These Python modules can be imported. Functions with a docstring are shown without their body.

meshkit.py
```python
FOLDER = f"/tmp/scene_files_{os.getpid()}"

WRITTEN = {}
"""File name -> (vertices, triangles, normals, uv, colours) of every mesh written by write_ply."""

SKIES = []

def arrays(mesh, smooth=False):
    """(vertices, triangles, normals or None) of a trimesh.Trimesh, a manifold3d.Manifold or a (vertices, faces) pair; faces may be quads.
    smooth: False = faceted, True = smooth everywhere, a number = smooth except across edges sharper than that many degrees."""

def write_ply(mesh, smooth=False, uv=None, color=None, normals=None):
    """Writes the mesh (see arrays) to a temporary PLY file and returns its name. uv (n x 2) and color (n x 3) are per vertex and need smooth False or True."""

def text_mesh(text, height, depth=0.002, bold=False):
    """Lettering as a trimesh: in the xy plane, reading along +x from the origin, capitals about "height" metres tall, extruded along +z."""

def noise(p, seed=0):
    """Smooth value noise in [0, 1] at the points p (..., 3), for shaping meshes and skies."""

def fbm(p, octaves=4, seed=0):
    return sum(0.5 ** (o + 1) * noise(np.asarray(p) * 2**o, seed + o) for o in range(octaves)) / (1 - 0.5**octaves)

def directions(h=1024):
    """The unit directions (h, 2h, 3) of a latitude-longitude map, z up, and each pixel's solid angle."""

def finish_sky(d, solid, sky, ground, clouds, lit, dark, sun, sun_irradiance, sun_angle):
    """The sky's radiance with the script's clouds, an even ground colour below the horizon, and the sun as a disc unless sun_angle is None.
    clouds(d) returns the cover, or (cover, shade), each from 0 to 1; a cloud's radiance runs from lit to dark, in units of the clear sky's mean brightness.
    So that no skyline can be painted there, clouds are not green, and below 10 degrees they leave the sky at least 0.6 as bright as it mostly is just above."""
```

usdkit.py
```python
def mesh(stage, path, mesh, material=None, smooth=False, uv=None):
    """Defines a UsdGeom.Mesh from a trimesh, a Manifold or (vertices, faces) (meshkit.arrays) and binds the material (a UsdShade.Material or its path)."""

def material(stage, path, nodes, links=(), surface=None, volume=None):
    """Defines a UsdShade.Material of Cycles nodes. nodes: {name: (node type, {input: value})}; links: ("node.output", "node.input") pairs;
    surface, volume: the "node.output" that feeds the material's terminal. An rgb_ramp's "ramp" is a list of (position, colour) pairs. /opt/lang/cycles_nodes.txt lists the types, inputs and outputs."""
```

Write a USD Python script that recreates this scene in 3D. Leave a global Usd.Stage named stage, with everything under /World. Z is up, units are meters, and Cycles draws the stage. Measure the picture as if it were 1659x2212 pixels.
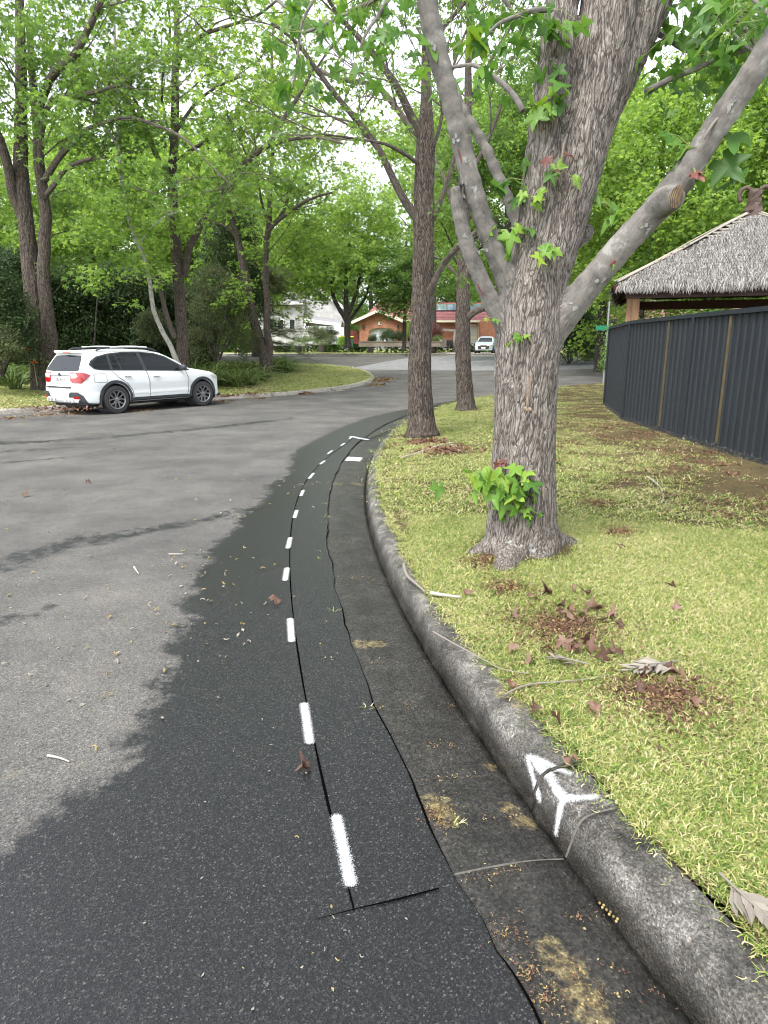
import math, random
import numpy as np, trimesh, shapely
import shapely.geometry as sg
from scipy.spatial import Delaunay, cKDTree
import usdkit, meshkit
from meshkit import noise, fbm
from pxr import Usd, UsdGeom, UsdLux, UsdShade, Gf, Sdf, Vt

stage = Usd.Stage.CreateInMemory()
UsdGeom.SetStageUpAxis(stage, 'Z'); UsdGeom.SetStageMetersPerUnit(stage, 1.0)
world = UsdGeom.Xform.Define(stage, '/World'); stage.SetDefaultPrim(world.GetPrim())
UsdGeom.Scope.Define(stage, '/World/Looks')

# ------------------------------------------------------------------ camera, sky, sun
FPX, CU, CV, HORIZ = 1450.0, 829.5, 1106.0, 750.0
PITCH = math.atan((CV - HORIZ) / FPX)
EYE = np.array([0, 0, 1.55])
EXPOSURE = 1.85
SUN_EL, SUN_AZ = math.radians(58), math.radians(215)       # azimuth: atan2(x, y) of the direction towards the sun
cam = UsdGeom.Camera.Define(stage, '/World/camera')
cam.CreateHorizontalApertureAttr(36.0); cam.CreateVerticalApertureAttr(48.0)
cam.CreateFocalLengthAttr(36.0 * FPX / 1659)
cam.CreateClippingRangeAttr(Gf.Vec2f(0.05, 2000)); cam.CreateExposureAttr(EXPOSURE)
cam.AddTranslateOp().Set(Gf.Vec3d(*EYE)); cam.AddRotateXOp().Set(90 - math.degrees(PITCH))
usdkit.material(stage, '/World/Looks/sky_look', {
    'sky': ('sky_texture', {'sky_type': 'single_scattering', 'sun_disc': False, 'sun_elevation': SUN_EL, 'sun_rotation': SUN_AZ, 'aerosol_density': 2.0}),
    'grey': ('hsv', {'saturation': 0.22, 'value': 1.0}),
    'tc': ('texture_coordinate', {}), 'map': ('mapping', {'scale': (1.0, 1.0, 2.2)}),
    'n': ('noise_texture', {'scale': 2.2, 'detail': 6, 'roughness': 0.55}),
    'r': ('rgb_ramp', {'ramp': [(0.3, (0.85, 0.87, 0.9)), (0.6, (1.35, 1.35, 1.35))]}),
    'm': ('mix', {'mix_type': 'multiply', 'fac': 1.0}),
    'bg': ('background_shader', {'strength': 0.12})},
    [('sky.color', 'grey.color'), ('tc.generated', 'map.vector'), ('map.vector', 'n.vector'), ('n.fac', 'r.fac'), ('grey.color', 'm.color1'), ('r.color', 'm.color2'), ('m.color', 'bg.color')], surface='bg.background')
dome = UsdLux.DomeLight.Define(stage, '/World/sky')
UsdShade.MaterialBindingAPI.Apply(dome.GetPrim()).Bind(UsdShade.Material.Get(stage, '/World/Looks/sky_look'))
dome.GetPrim().SetCustomDataByKey('kind', 'structure')
sun = UsdLux.DistantLight.Define(stage, '/World/sun')
sun.CreateNormalizeAttr(True) if hasattr(sun, 'CreateNormalizeAttr') else None
UsdLux.LightAPI(sun.GetPrim()).CreateNormalizeAttr(True)
sun.CreateIntensityAttr(0.4); sun.CreateAngleAttr(22.0); sun.CreateColorAttr(Gf.Vec3f(1, 0.96, 0.9))
sun.AddRotateZOp().Set(-math.degrees(SUN_AZ)); sun.AddRotateXOp().Set(-(90 - math.degrees(SUN_EL)))

# ------------------------------------------------------------------ helpers
def ray(u, v):
    x, yu = (u - CU) / FPX, -(v - CV) / FPX
    return np.array([x, math.cos(PITCH) + math.sin(PITCH) * yu, -math.sin(PITCH) + math.cos(PITCH) * yu])
def at_y(u, v, y):
    d = ray(u, v); return EYE + d * (y / d[1])
def px_m(y):                      # metres per reading pixel at distance y
    return y / FPX
def softplus(x, k=1.5):
    return np.log1p(np.exp(np.clip(x * k, -40, 40))) / k
def height(x, y):
    y = np.asarray(y, float)
    return 0.033 * (softplus(y - 23) - softplus(y - 78))
def at_g(u, v, dz=0.0):           # the point of the ground (raised by dz) seen at a place of the photograph
    d = ray(u, v); t = 5.0
    for _ in range(60):
        p = EYE + d * t
        zt = float(height(p[0], p[1])) + dz
        tn = (zt - EYE[2]) / d[2] if d[2] < 0 else t
        t = 0.6 * t + 0.4 * tn
    p = EYE + d * t; p[2] = float(height(p[0], p[1])) + dz
    return p

taken = {}
def numbered(path):
    n = taken.get(path, -1) + 1; taken[path] = n
    return path if n == 0 else f'{path}_{n:03d}'
def data(p, **kw):
    for k, v in kw.items():
        if v: p.SetCustomDataByKey(k, v)
LABELS = {}
def thing(name, label, cat, loc=(0, 0, 0), rz=0.0, group=None, scale=None):
    x = UsdGeom.Xform.Define(stage, numbered('/World/' + name))
    x.AddTranslateOp().Set(Gf.Vec3d(*map(float, loc))); x.AddRotateZOp().Set(math.degrees(rz))
    if scale is not None: x.AddScaleOp().Set(Gf.Vec3f(*(scale if np.ndim(scale) else [scale] * 3)))
    data(x.GetPrim(), label=label, category=cat, group=group)
    return x.GetPrim()
def struct(name):
    x = UsdGeom.Xform.Define(stage, numbered('/World/' + name)); data(x.GetPrim(), kind='structure'); return x.GetPrim()
from scipy.sparse import coo_matrix
from scipy.sparse.csgraph import connected_components
def set_rnd(m, mesh, mat, seed=0):        # leaves, blades and straws: a number of its own for each, the same over the whole piece
    if not (mat.startswith(('leaf', 'grass_b', 'litter', 'catkin', 'straw', 'thatch_s', 'flower'))): return
    v, f = np.asarray(mesh[0]), np.asarray(mesh[1])
    k = connected_components(coo_matrix((np.ones(2 * len(f)), (np.r_[f[:, 0], f[:, 1]], np.r_[f[:, 1], f[:, 2]])), shape=(len(v),) * 2), False)[1]
    r = np.random.default_rng(seed + len(v)).random(k.max() + 1)[k].astype(np.float32)
    UsdGeom.PrimvarsAPI(m).CreatePrimvar('rnd', Sdf.ValueTypeNames.FloatArray, 'vertex').Set(Vt.FloatArray.FromNumpy(r))
def obj(name, mesh, mat, parent=None, smooth=False, uv=None, prims=None, label=None, kind=None, cat=None, group=None):
    base = str(parent.GetPath()) if parent is not None else '/World'
    m = usdkit.mesh(stage, numbered(base + '/' + name), mesh, '/World/Looks/' + mat, smooth, uv); set_rnd(m, mesh, mat, len(taken) + sum(taken.values()))
    for k, a in (prims or {}).items():
        a = np.asarray(a, np.float32)
        pv = UsdGeom.PrimvarsAPI(m)
        if a.ndim == 1: pv.CreatePrimvar(k, Sdf.ValueTypeNames.FloatArray, 'vertex').Set(Vt.FloatArray.FromNumpy(a))
        else: pv.CreatePrimvar(k, Sdf.ValueTypeNames.Float3Array, 'vertex').Set(Vt.Vec3fArray.FromNumpy(a))
    data(m.GetPrim(), label=label, kind=kind, category=cat, group=group)
    return m.GetPrim()
def copy_of(src, loc, rz=0.0, scale=1.0, label=None, group=None):
    was = src.GetCustomData()
    nm = src.GetName(); nm = nm[:-4] if nm[-4] == '_' and nm[-3:].isdigit() else nm
    r = thing(nm, label or was['label'], was['category'], loc, rz, group or was.get('group'), scale)
    r.GetReferences().AddInternalReference(src.GetPath()); r.SetInstanceable(True)
    return r
def quat(yaw, tilt=0.0, tdir=0.0, arr=False):
    """yaw about z, then tilted by tilt towards tdir; arrays allowed; (n,4) as x y z w"""
    yaw, tilt, tdir = np.broadcast_arrays(np.asarray(yaw, float), np.asarray(tilt, float), np.asarray(tdir, float))
    a = np.stack([np.zeros_like(yaw), np.zeros_like(yaw), np.sin(yaw / 2), np.cos(yaw / 2)], -1)
    ax = np.stack([-np.sin(tdir), np.cos(tdir), np.zeros_like(tdir)], -1)
    b = np.concatenate([ax * np.sin(tilt / 2)[..., None], np.cos(tilt / 2)[..., None]], -1)
    x1, y1, z1, w1 = np.moveaxis(b, -1, 0); x2, y2, z2, w2 = np.moveaxis(a, -1, 0)
    return np.stack([w1*x2+x1*w2+y1*z2-z1*y2, w1*y2-x1*z2+y1*w2+z1*x2, w1*z2+x1*y2-y1*x2+z1*w2, w1*w2-x1*x2-y1*y2-z1*z2], -1)
def scatter(name, protos, pos, q, scale, parent=None, label=None, cat=None, kind='stuff', seed=1, pname='leaf_cluster', idx=None):
    base = str(parent.GetPath()) if parent is not None else '/World'
    path = numbered(base + '/' + name)
    pi = UsdGeom.PointInstancer.Define(stage, path)
    rel = pi.CreatePrototypesRel()
    for k, (mesh, mat, sm) in enumerate(protos):
        pp = f'{path}/{pname}' + (f'_{k:03d}' if k else '')
        set_rnd(usdkit.mesh(stage, pp, mesh, '/World/Looks/' + mat, sm), mesh, mat, k); rel.AddTarget(pp)
    n = len(pos)
    r = np.random.default_rng(seed)
    pi.CreateProtoIndicesAttr(Vt.IntArray.FromNumpy((r.integers(0, len(protos), n) if idx is None else np.asarray(idx)).astype(np.int32)))
    pi.CreatePositionsAttr(Vt.Vec3fArray.FromNumpy(np.asarray(pos, np.float32)))
    pi.CreateOrientationsAttr(Vt.QuathArray.FromNumpy(np.asarray(q, np.float16)))
    s = np.asarray(scale, np.float32)
    if s.ndim == 1: s = np.repeat(s[:, None], 3, 1)
    pi.CreateScalesAttr(Vt.Vec3fArray.FromNumpy(s))
    data(pi.GetPrim(), label=label, category=cat, kind=kind)
    return pi.GetPrim()

def cat_mesh(parts):
    vs, fs, n = [], [], 0
    for v, f in parts:
        v = np.asarray(v, float); f = np.asarray(f, int)
        if f.shape[1] == 4: f = np.vstack([f[:, [0, 1, 2]], f[:, [0, 2, 3]]])
        vs.append(v); fs.append(f + n); n += len(v)
    return np.vstack(vs), np.vstack(fs)
def box(c, s, rz=0.0, rx=0.0, ry=0.0, bev=0.0):
    if bev > 0:
        b = np.array(s) / 2 - bev
        pts = [(sx*b[0] + dx*bev, sy*b[1] + dy*bev, sz*b[2] + dz*bev) for sx in (-1, 1) for sy in (-1, 1) for sz in (-1, 1) for dx, dy, dz in ((sx, 0, 0), (0, sy, 0), (0, 0, sz))]
        h = trimesh.convex.convex_hull(np.array(pts)); v, f = np.array(h.vertices), np.array(h.faces)
    else:
        m = trimesh.creation.box(s); v, f = np.array(m.vertices), np.array(m.faces)
    R = trimesh.transformations.euler_matrix(rx, ry, rz)[:3, :3]
    return v @ R.T + np.array(c), f
def bar(a, b, w, h=None, up=(0, 0, 1)):
    a, b = np.array(a, float), np.array(b, float); d = b - a; L = np.linalg.norm(d); d /= L
    s = np.cross(d, up); s /= max(np.linalg.norm(s), 1e-9); t = np.cross(s, d)
    v, f = box((0, 0, 0), (w, L, h or w))
    return v @ np.stack([s, d, t]) + (a + b) / 2, f
def frames(P):
    P = np.asarray(P, float); T = np.gradient(P, axis=0); T /= np.linalg.norm(T, axis=1)[:, None]
    r = np.array([0, 1.0, 0]) if abs(T[0][1]) < 0.9 else np.array([1.0, 0, 0])
    N = []
    for t in T:
        r = r - t * (r @ t); r /= np.linalg.norm(r); N.append(r)
    N = np.array(N); return T, N, np.cross(T, N)
def resample(P, R, n):
    P, R = np.asarray(P, float), np.asarray(R, float)
    s = np.r_[0, np.cumsum(np.linalg.norm(np.diff(P, axis=0), axis=1))]
    if len(P) > 2:
        from scipy.interpolate import PchipInterpolator
        x = np.linspace(0, s[-1], n); return PchipInterpolator(s, P)(x), PchipInterpolator(s, R)(x)
    x = np.linspace(0, s[-1], n)
    return np.stack([np.interp(x, s, P[:, k]) for k in range(3)], 1), np.interp(x, s, R)
def tube(P, R, sides=6, ridge=None, cap=True):
    """a limb; ridge(cos, sin, along, radius) -> displacement; returns v, f, bark coordinates"""
    P = np.asarray(P, float); R = np.broadcast_to(np.asarray(R, float), (len(P),))
    T, N, B = frames(P)
    s = np.r_[0, np.cumsum(np.linalg.norm(np.diff(P, axis=0), axis=1))]
    a = np.arange(sides) / sides * 2 * np.pi
    c, sn = np.cos(a)[None, :], np.sin(a)[None, :]
    rr = np.repeat(R[:, None], sides, 1)
    if ridge is not None: rr = rr + ridge(c + 0 * rr, sn + 0 * rr, s[:, None] + 0 * rr, rr)
    v = P[:, None] + (N[:, None] * c[..., None] + B[:, None] * sn[..., None]) * rr[..., None]
    bk = np.stack([c * R[:, None], sn * R[:, None], s[:, None] + 0 * rr], -1).reshape(-1, 3)
    m, n = len(P), sides
    i, j = np.meshgrid(np.arange(m - 1), np.arange(n), indexing='ij')
    q = np.stack([i * n + j, i * n + (j + 1) % n, (i + 1) * n + (j + 1) % n, (i + 1) * n + j], -1).reshape(-1, 4)
    f = np.vstack([q[:, [0, 1, 2]], q[:, [0, 2, 3]]]); v = v.reshape(-1, 3)
    if cap:
        k = len(v); v = np.vstack([v, P[-1:] + T[-1:] * R[-1] * 0.3, P[:1]]); bk = np.vstack([bk, bk[-1:], bk[:1]])
        e = (m - 1) * n
        f = np.vstack([f, [[e + j2, e + (j2 + 1) % n, k] for j2 in range(n)], [[(j2 + 1) % n, j2, k + 1] for j2 in range(n)]])
    return v, f, bk
def cat_tubes(ts):
    v, f = cat_mesh([(t[0], t[1]) for t in ts]); return v, f, np.vstack([t[2] for t in ts])
def fill_region(poly, pts, z, edge_step=None):
    """triangulates a shapely polygon with inner points pts; z(x, y) the height"""
    rings = [poly.exterior, *poly.interiors]
    P = [np.asarray(pts, float)]
    for r in rings:
        c = np.array(r.segmentize(edge_step).coords if edge_step else r.coords)[:-1]; P.append(c)
    P = np.vstack(P); P = np.unique(np.round(P, 5), axis=0)
    t = Delaunay(P).simplices; c = P[t].mean(1)
    prep = shapely.contains_xy(poly, c[:, 0], c[:, 1]); t = t[prep]
    a = P[t]; area = np.cross(a[:, 1] - a[:, 0], a[:, 2] - a[:, 0])
    t = np.where((area > 0)[:, None], t, t[:, ::-1])[np.abs(area) > 1e-9]
    return np.column_stack([P, z(P[:, 0], P[:, 1])]), t
def polar_points(r0, r1, step, seed=0, amin=-math.pi, amax=math.pi):
    out, r = [], r0; g = np.random.default_rng(seed)
    while r < r1:
        n = max(6, int((amax - amin) / step)); a = amin + (np.arange(n) + g.random()) / n * (amax - amin)
        out.append(np.stack([r * np.sin(a), r * np.cos(a)], 1)); r *= 1 + step
    return np.vstack(out)
def surface_nets(D, org, h):
    s = D < 0; nx, ny, nz = D.shape
    cc = np.zeros((nx-1, ny-1, nz-1), np.int8)
    for dx in (0, 1):
        for dy in (0, 1):
            for dz in (0, 1): cc += s[dx:nx-1+dx, dy:ny-1+dy, dz:nz-1+dz]
    mixed = (cc > 0) & (cc < 8); idx = -np.ones(mixed.shape, np.int64); I = np.argwhere(mixed); idx[mixed] = np.arange(len(I))
    acc, cnt = np.zeros((len(I), 3)), np.zeros(len(I))
    C = [(a, b, c) for a in (0, 1) for b in (0, 1) for c in (0, 1)]
    val = {c: D[I[:, 0]+c[0], I[:, 1]+c[1], I[:, 2]+c[2]] for c in C}
    for a in C:
        for b in C:
            if sum(abs(p-q) for p, q in zip(a, b)) == 1 and a < b:
                va, vb = val[a], val[b]; m = (va < 0) != (vb < 0)
                t = np.where(m, va / np.where(m, va - vb, 1), 0)
                acc += np.where(m[:, None], np.array(a) + t[:, None] * (np.array(b) - np.array(a)), 0); cnt += m
    V = org + (I + acc / cnt[:, None]) * h
    F = []
    for ax in range(3):
        sl0 = [slice(1, -1)] * 3; sl0[ax] = slice(0, -1); sl1 = list(sl0); sl1[ax] = slice(1, None)
        a, b = s[tuple(sl0)], s[tuple(sl1)]
        off = np.array([1, 1, 1]); off[ax] = 0
        o1, o2 = [(1, 2), (2, 0), (0, 1)][ax]
        for sel, flip in ((a & ~b, False), (~a & b, True)):
            E = np.argwhere(sel) + off
            def cell(d1, d2):
                e = E.copy(); e[:, o1] -= d1; e[:, o2] -= d2; return idx[e[:, 0], e[:, 1], e[:, 2]]
            q = np.stack([cell(1, 1), cell(0, 1), cell(0, 0), cell(1, 0)], 1)
            F.append(q[:, ::-1] if flip else q)
    F = np.vstack(F)
    return V, np.vstack([F[:, [0, 1, 2]], F[:, [0, 2, 3]]])

# ------------------------------------------------------------------ materials
def look(name, nodes, links, surface='p.BSDF'):
    usdkit.material(stage, '/World/Looks/' + name, nodes, links, surface)
def plain(name, col, rough=0.6, spec=0.5, metal=0.0, coat=0.0, var=0.0, nscale=6.0, bump=0.0, bscale=60.0, emis=None):
    nodes = {'p': ('principled_bsdf', {'base_color': col, 'roughness': rough, 'specular_ior_level': spec, 'metallic': metal, 'coat_weight': coat})}
    links = []
    if var:
        a = tuple(c * (1 - var) for c in col); b = tuple(min(1, c * (1 + var)) for c in col)
        nodes |= {'g': ('geometry', {}), 'n': ('noise_texture', {'scale': nscale, 'detail': 5, 'roughness': 0.65}), 'r': ('rgb_ramp', {'ramp': [(0.28, a), (0.72, b)]})}
        links += [('g.position', 'n.vector'), ('n.fac', 'r.fac'), ('r.color', 'p.base_color')]
    if bump:
        nodes |= {'gb': ('geometry', {}), 'nb': ('noise_texture', {'scale': bscale, 'detail': 4}), 'b': ('bump', {'strength': bump, 'distance': 0.01})}
        links += [('gb.position', 'nb.vector'), ('nb.fac', 'b.height'), ('b.normal', 'p.normal')]
    look(name, nodes, links)

def leaf_look(name, ramp, trans=0.45, rough=0.5, nscale=0.9, nmix=0.5, spec=0.35):
    """leaves: a colour of its own for each leaf, drifting through the crown; light passes through"""
    look(name, {
        'g': ('geometry', {}), 'ra': ('attribute', {'attribute': 'rnd'}), 'n': ('noise_texture', {'scale': nscale, 'detail': 2}),
        'm': ('mix_float', {'fac': nmix}), 'r': ('rgb_ramp', {'ramp': ramp}),
        'p': ('principled_bsdf', {'roughness': rough, 'specular_ior_level': spec}),
        'tc': ('hsv', {'hue': 0.485, 'saturation': 1.08, 'value': 1.55}), 't': ('translucent_bsdf', {}), 'x': ('mix_closure', {'fac': trans})},
        [('g.position', 'n.vector'), ('ra.fac', 'm.a'), ('n.fac', 'm.b'), ('m.result', 'r.fac'), ('r.color', 'p.base_color'), ('r.color', 'tc.color'), ('tc.color', 't.color'), ('p.BSDF', 'x.closure1'), ('t.BSDF', 'x.closure2')], 'x.closure')
leaf_look('leaf_lime', [(0.15, (0.065, 0.125, 0.020)), (0.5, (0.14, 0.24, 0.044)), (0.85, (0.25, 0.36, 0.085))], 0.55)
leaf_look('leaf_mid', [(0.15, (0.042, 0.085, 0.018)), (0.5, (0.088, 0.165, 0.034)), (0.85, (0.16, 0.26, 0.065))], 0.5)
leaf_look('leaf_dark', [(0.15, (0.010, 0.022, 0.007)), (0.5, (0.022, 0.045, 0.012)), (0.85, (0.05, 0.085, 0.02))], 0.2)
leaf_look('leaf_olive', [(0.15, (0.03, 0.042, 0.018)), (0.5, (0.06, 0.08, 0.03)), (0.85, (0.12, 0.14, 0.05))], 0.25)
leaf_look('leaf_near', [(0.1, (0.035, 0.09, 0.016)), (0.5, (0.06, 0.145, 0.024)), (0.9, (0.12, 0.23, 0.04))], 0.42, nscale=3)
leaf_look('leaf_sprout', [(0.1, (0.06, 0.15, 0.022)), (0.5, (0.12, 0.235, 0.032)), (0.9, (0.22, 0.31, 0.042))], 0.35, nscale=6)
leaf_look('leaf_maroon', [(0.1, (0.05, 0.015, 0.018)), (0.9, (0.16, 0.06, 0.045))], 0.2)
leaf_look('leaf_strap', [(0.1, (0.03, 0.055, 0.014)), (0.5, (0.075, 0.12, 0.03)), (0.9, (0.17, 0.22, 0.06))], 0.25)
leaf_look('leaf_dead', [(0.0, (0.035, 0.017, 0.012)), (0.4, (0.085, 0.045, 0.03)), (0.7, (0.14, 0.08, 0.056)), (1.0, (0.20, 0.13, 0.105))], 0.1, rough=0.6, nscale=8, nmix=0.3)
leaf_look('litter_dead', [(0.0, (0.03, 0.015, 0.010)), (0.4, (0.085, 0.042, 0.026)), (0.75, (0.15, 0.08, 0.05)), (1.0, (0.22, 0.14, 0.08))], 0.1, rough=0.7, nscale=8, nmix=0.3)
leaf_look('catkin_yellow', [(0.0, (0.11, 0.07, 0.03)), (0.5, (0.20, 0.145, 0.055)), (1.0, (0.31, 0.26, 0.11))], 0.1, rough=0.7, nscale=8, nmix=0.3)
leaf_look('straw_pale', [(0.0, (0.11, 0.095, 0.075)), (1.0, (0.27, 0.245, 0.21))], 0.05, rough=0.7)
leaf_look('flower_orange', [(0, (0.7, 0.09, 0.01)), (1, (0.8, 0.2, 0.02))], 0.2)
look('grass_blades', {
    'g': ('geometry', {}), 'ra': ('attribute', {'attribute': 'rnd'}), 'n': ('noise_texture', {'scale': 0.85, 'detail': 7, 'roughness': 0.72}),
    'm': ('mix_float', {'fac': 0.5}), 'r': ('rgb_ramp', {'ramp': [(0.2, (0.05, 0.105, 0.018)), (0.34, (0.11, 0.19, 0.034)), (0.46, (0.22, 0.285, 0.06)), (0.56, (0.34, 0.345, 0.115)), (0.67, (0.46, 0.42, 0.21)), (0.8, (0.56, 0.50, 0.32))]}),
    'p': ('principled_bsdf', {'roughness': 0.55, 'specular_ior_level': 0.3}), 't': ('translucent_bsdf', {}), 'x': ('mix_closure', {'fac': 0.3})},
    [('g.position', 'n.vector'), ('ra.fac', 'm.a'), ('n.fac', 'm.b'), ('m.result', 'r.fac'), ('r.color', 'p.base_color'), ('r.color', 't.color'), ('p.BSDF', 'x.closure1'), ('t.BSDF', 'x.closure2')], 'x.closure')

def bark_look(name, dark, mid, pale, smooth_col=(0.33, 0.32, 0.30), kxy=26.0, kz=5.0, bump=0.9, lichen=(0.62, 0.64, 0.60)):
    """bark: furrows run along the limb (primvar bk); primvar sm: 0 furrowed, 1 smooth grey"""
    look(name, {
        'a': ('attribute', {'attribute': 'bk'}), 's': ('attribute', {'attribute': 'sm'}),
        'm1': ('mapping', {'scale': (kxy, kxy, kz)}), 'm2': ('mapping', {'scale': (kxy * 3, kxy * 3, kz * 4)}), 'm3': ('mapping', {'scale': (7, 7, 7)}),
        'w': ('noise_texture', {'scale': 1.0, 'detail': 3}),
        'ws': ('vector_math', {'math_type': 'multiply_add', 'vector2': (2.4, 2.4, 1.6)}), 'w2': ('noise_texture', {'scale': 0.28, 'detail': 2}), 'ws2': ('vector_math', {'math_type': 'multiply_add', 'vector2': (4.0, 4.0, 3.0)}), 'vv': ('voronoi_texture', {'feature': 'distance_to_edge', 'scale': 2.1}), 'vr2': ('map_range', {'from_min': 0.0, 'from_max': 0.25, 'to_min': 0.45, 'clamp': True}), 'hv': ('math', {'math_type': 'multiply'}),
        'v': ('voronoi_texture', {'feature': 'distance_to_edge', 'scale': 1.0}),
        'n': ('noise_texture', {'scale': 1.0, 'detail': 6, 'roughness': 0.7}), 'n2': ('noise_texture', {'scale': 1.0, 'detail': 4, 'roughness': 0.7}),
        'vr': ('map_range', {'from_min': 0.0, 'from_max': 0.16, 'to_min': 0.12, 'clamp': True}),
        'h': ('math', {'math_type': 'multiply'}),
        'r': ('rgb_ramp', {'ramp': [(0.02, dark), (0.22, mid), (0.55, pale)]}),
         
        'sr': ('rgb_ramp', {'ramp': [(0.3, tuple(c * 0.4 for c in smooth_col)), (0.48, smooth_col), (0.68, tuple(c * 1.45 for c in smooth_col))]}),
        'li': ('rgb_ramp', {'ramp': [(0.60, (0, 0, 0)), (0.66, (0.8, 0.8, 0.8))]}), 'lm': ('mix', {'color2': lichen}),
        'cm': ('mix', {}), 
        'hs': ('math', {'math_type': 'multiply', 'value2': 0.12}), 'hm': ('mix_float', {}),
        'b': ('bump', {'strength': bump, 'distance': 0.012}),
        'p': ('principled_bsdf', {'roughness': 0.9, 'specular_ior_level': 0.2})},
        [('a.vector', 'm1.vector'), ('a.vector', 'm2.vector'), ('a.vector', 'm3.vector'), ('m1.vector', 'w.vector'), ('m1.vector', 'w2.vector'), ('w.color', 'ws.vector1'), ('m1.vector', 'ws.vector3'), ('w2.color', 'ws2.vector1'), ('ws.vector', 'ws2.vector3'), ('ws2.vector', 'v.vector'), ('ws2.vector', 'vv.vector'), ('vv.distance', 'vr2.value'), ('vr2.result', 'hv.value2'),
         ('m2.vector', 'n.vector'), ('m3.vector', 'n2.vector'), ('v.distance', 'vr.value'), ('vr.result', 'hv.value1'), ('hv.value', 'h.value1'), ('n.fac', 'h.value2'),
         ('h.value', 'r.fac'), ('n2.fac', 'sr.fac'), ('n2.fac', 'li.fac'), ('sr.color', 'lm.color1'), ('li.color', 'lm.fac'),
         ('r.color', 'cm.color1'), ('lm.color', 'cm.color2'), ('s.fac', 'cm.fac'), ('cm.color', 'p.base_color'),
         ('n.fac', 'hs.value1'), ('h.value', 'hm.a'), ('hs.value', 'hm.b'), ('s.fac', 'hm.fac'), ('hm.result', 'b.height'), ('b.normal', 'p.normal')])
bark_look('bark_grey', (0.022, 0.018, 0.016), (0.14, 0.12, 0.107), (0.30, 0.275, 0.25), smooth_col=(0.125, 0.118, 0.108), kxy=36, kz=5.5, lichen=(0.24, 0.24, 0.225))
bark_look('bark_brown', (0.012, 0.0095, 0.008), (0.066, 0.053, 0.044), (0.155, 0.13, 0.11), smooth_col=(0.10, 0.088, 0.076), kxy=30, kz=5, lichen=(0.3, 0.31, 0.27))
bark_look('bark_far', (0.015, 0.013, 0.011), (0.05, 0.045, 0.038), (0.12, 0.105, 0.09), smooth_col=(0.09, 0.08, 0.07), kxy=14, kz=3)
bark_look('bark_pale', (0.10, 0.10, 0.09), (0.22, 0.21, 0.19), (0.40, 0.38, 0.35), kxy=14, kz=3)

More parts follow.
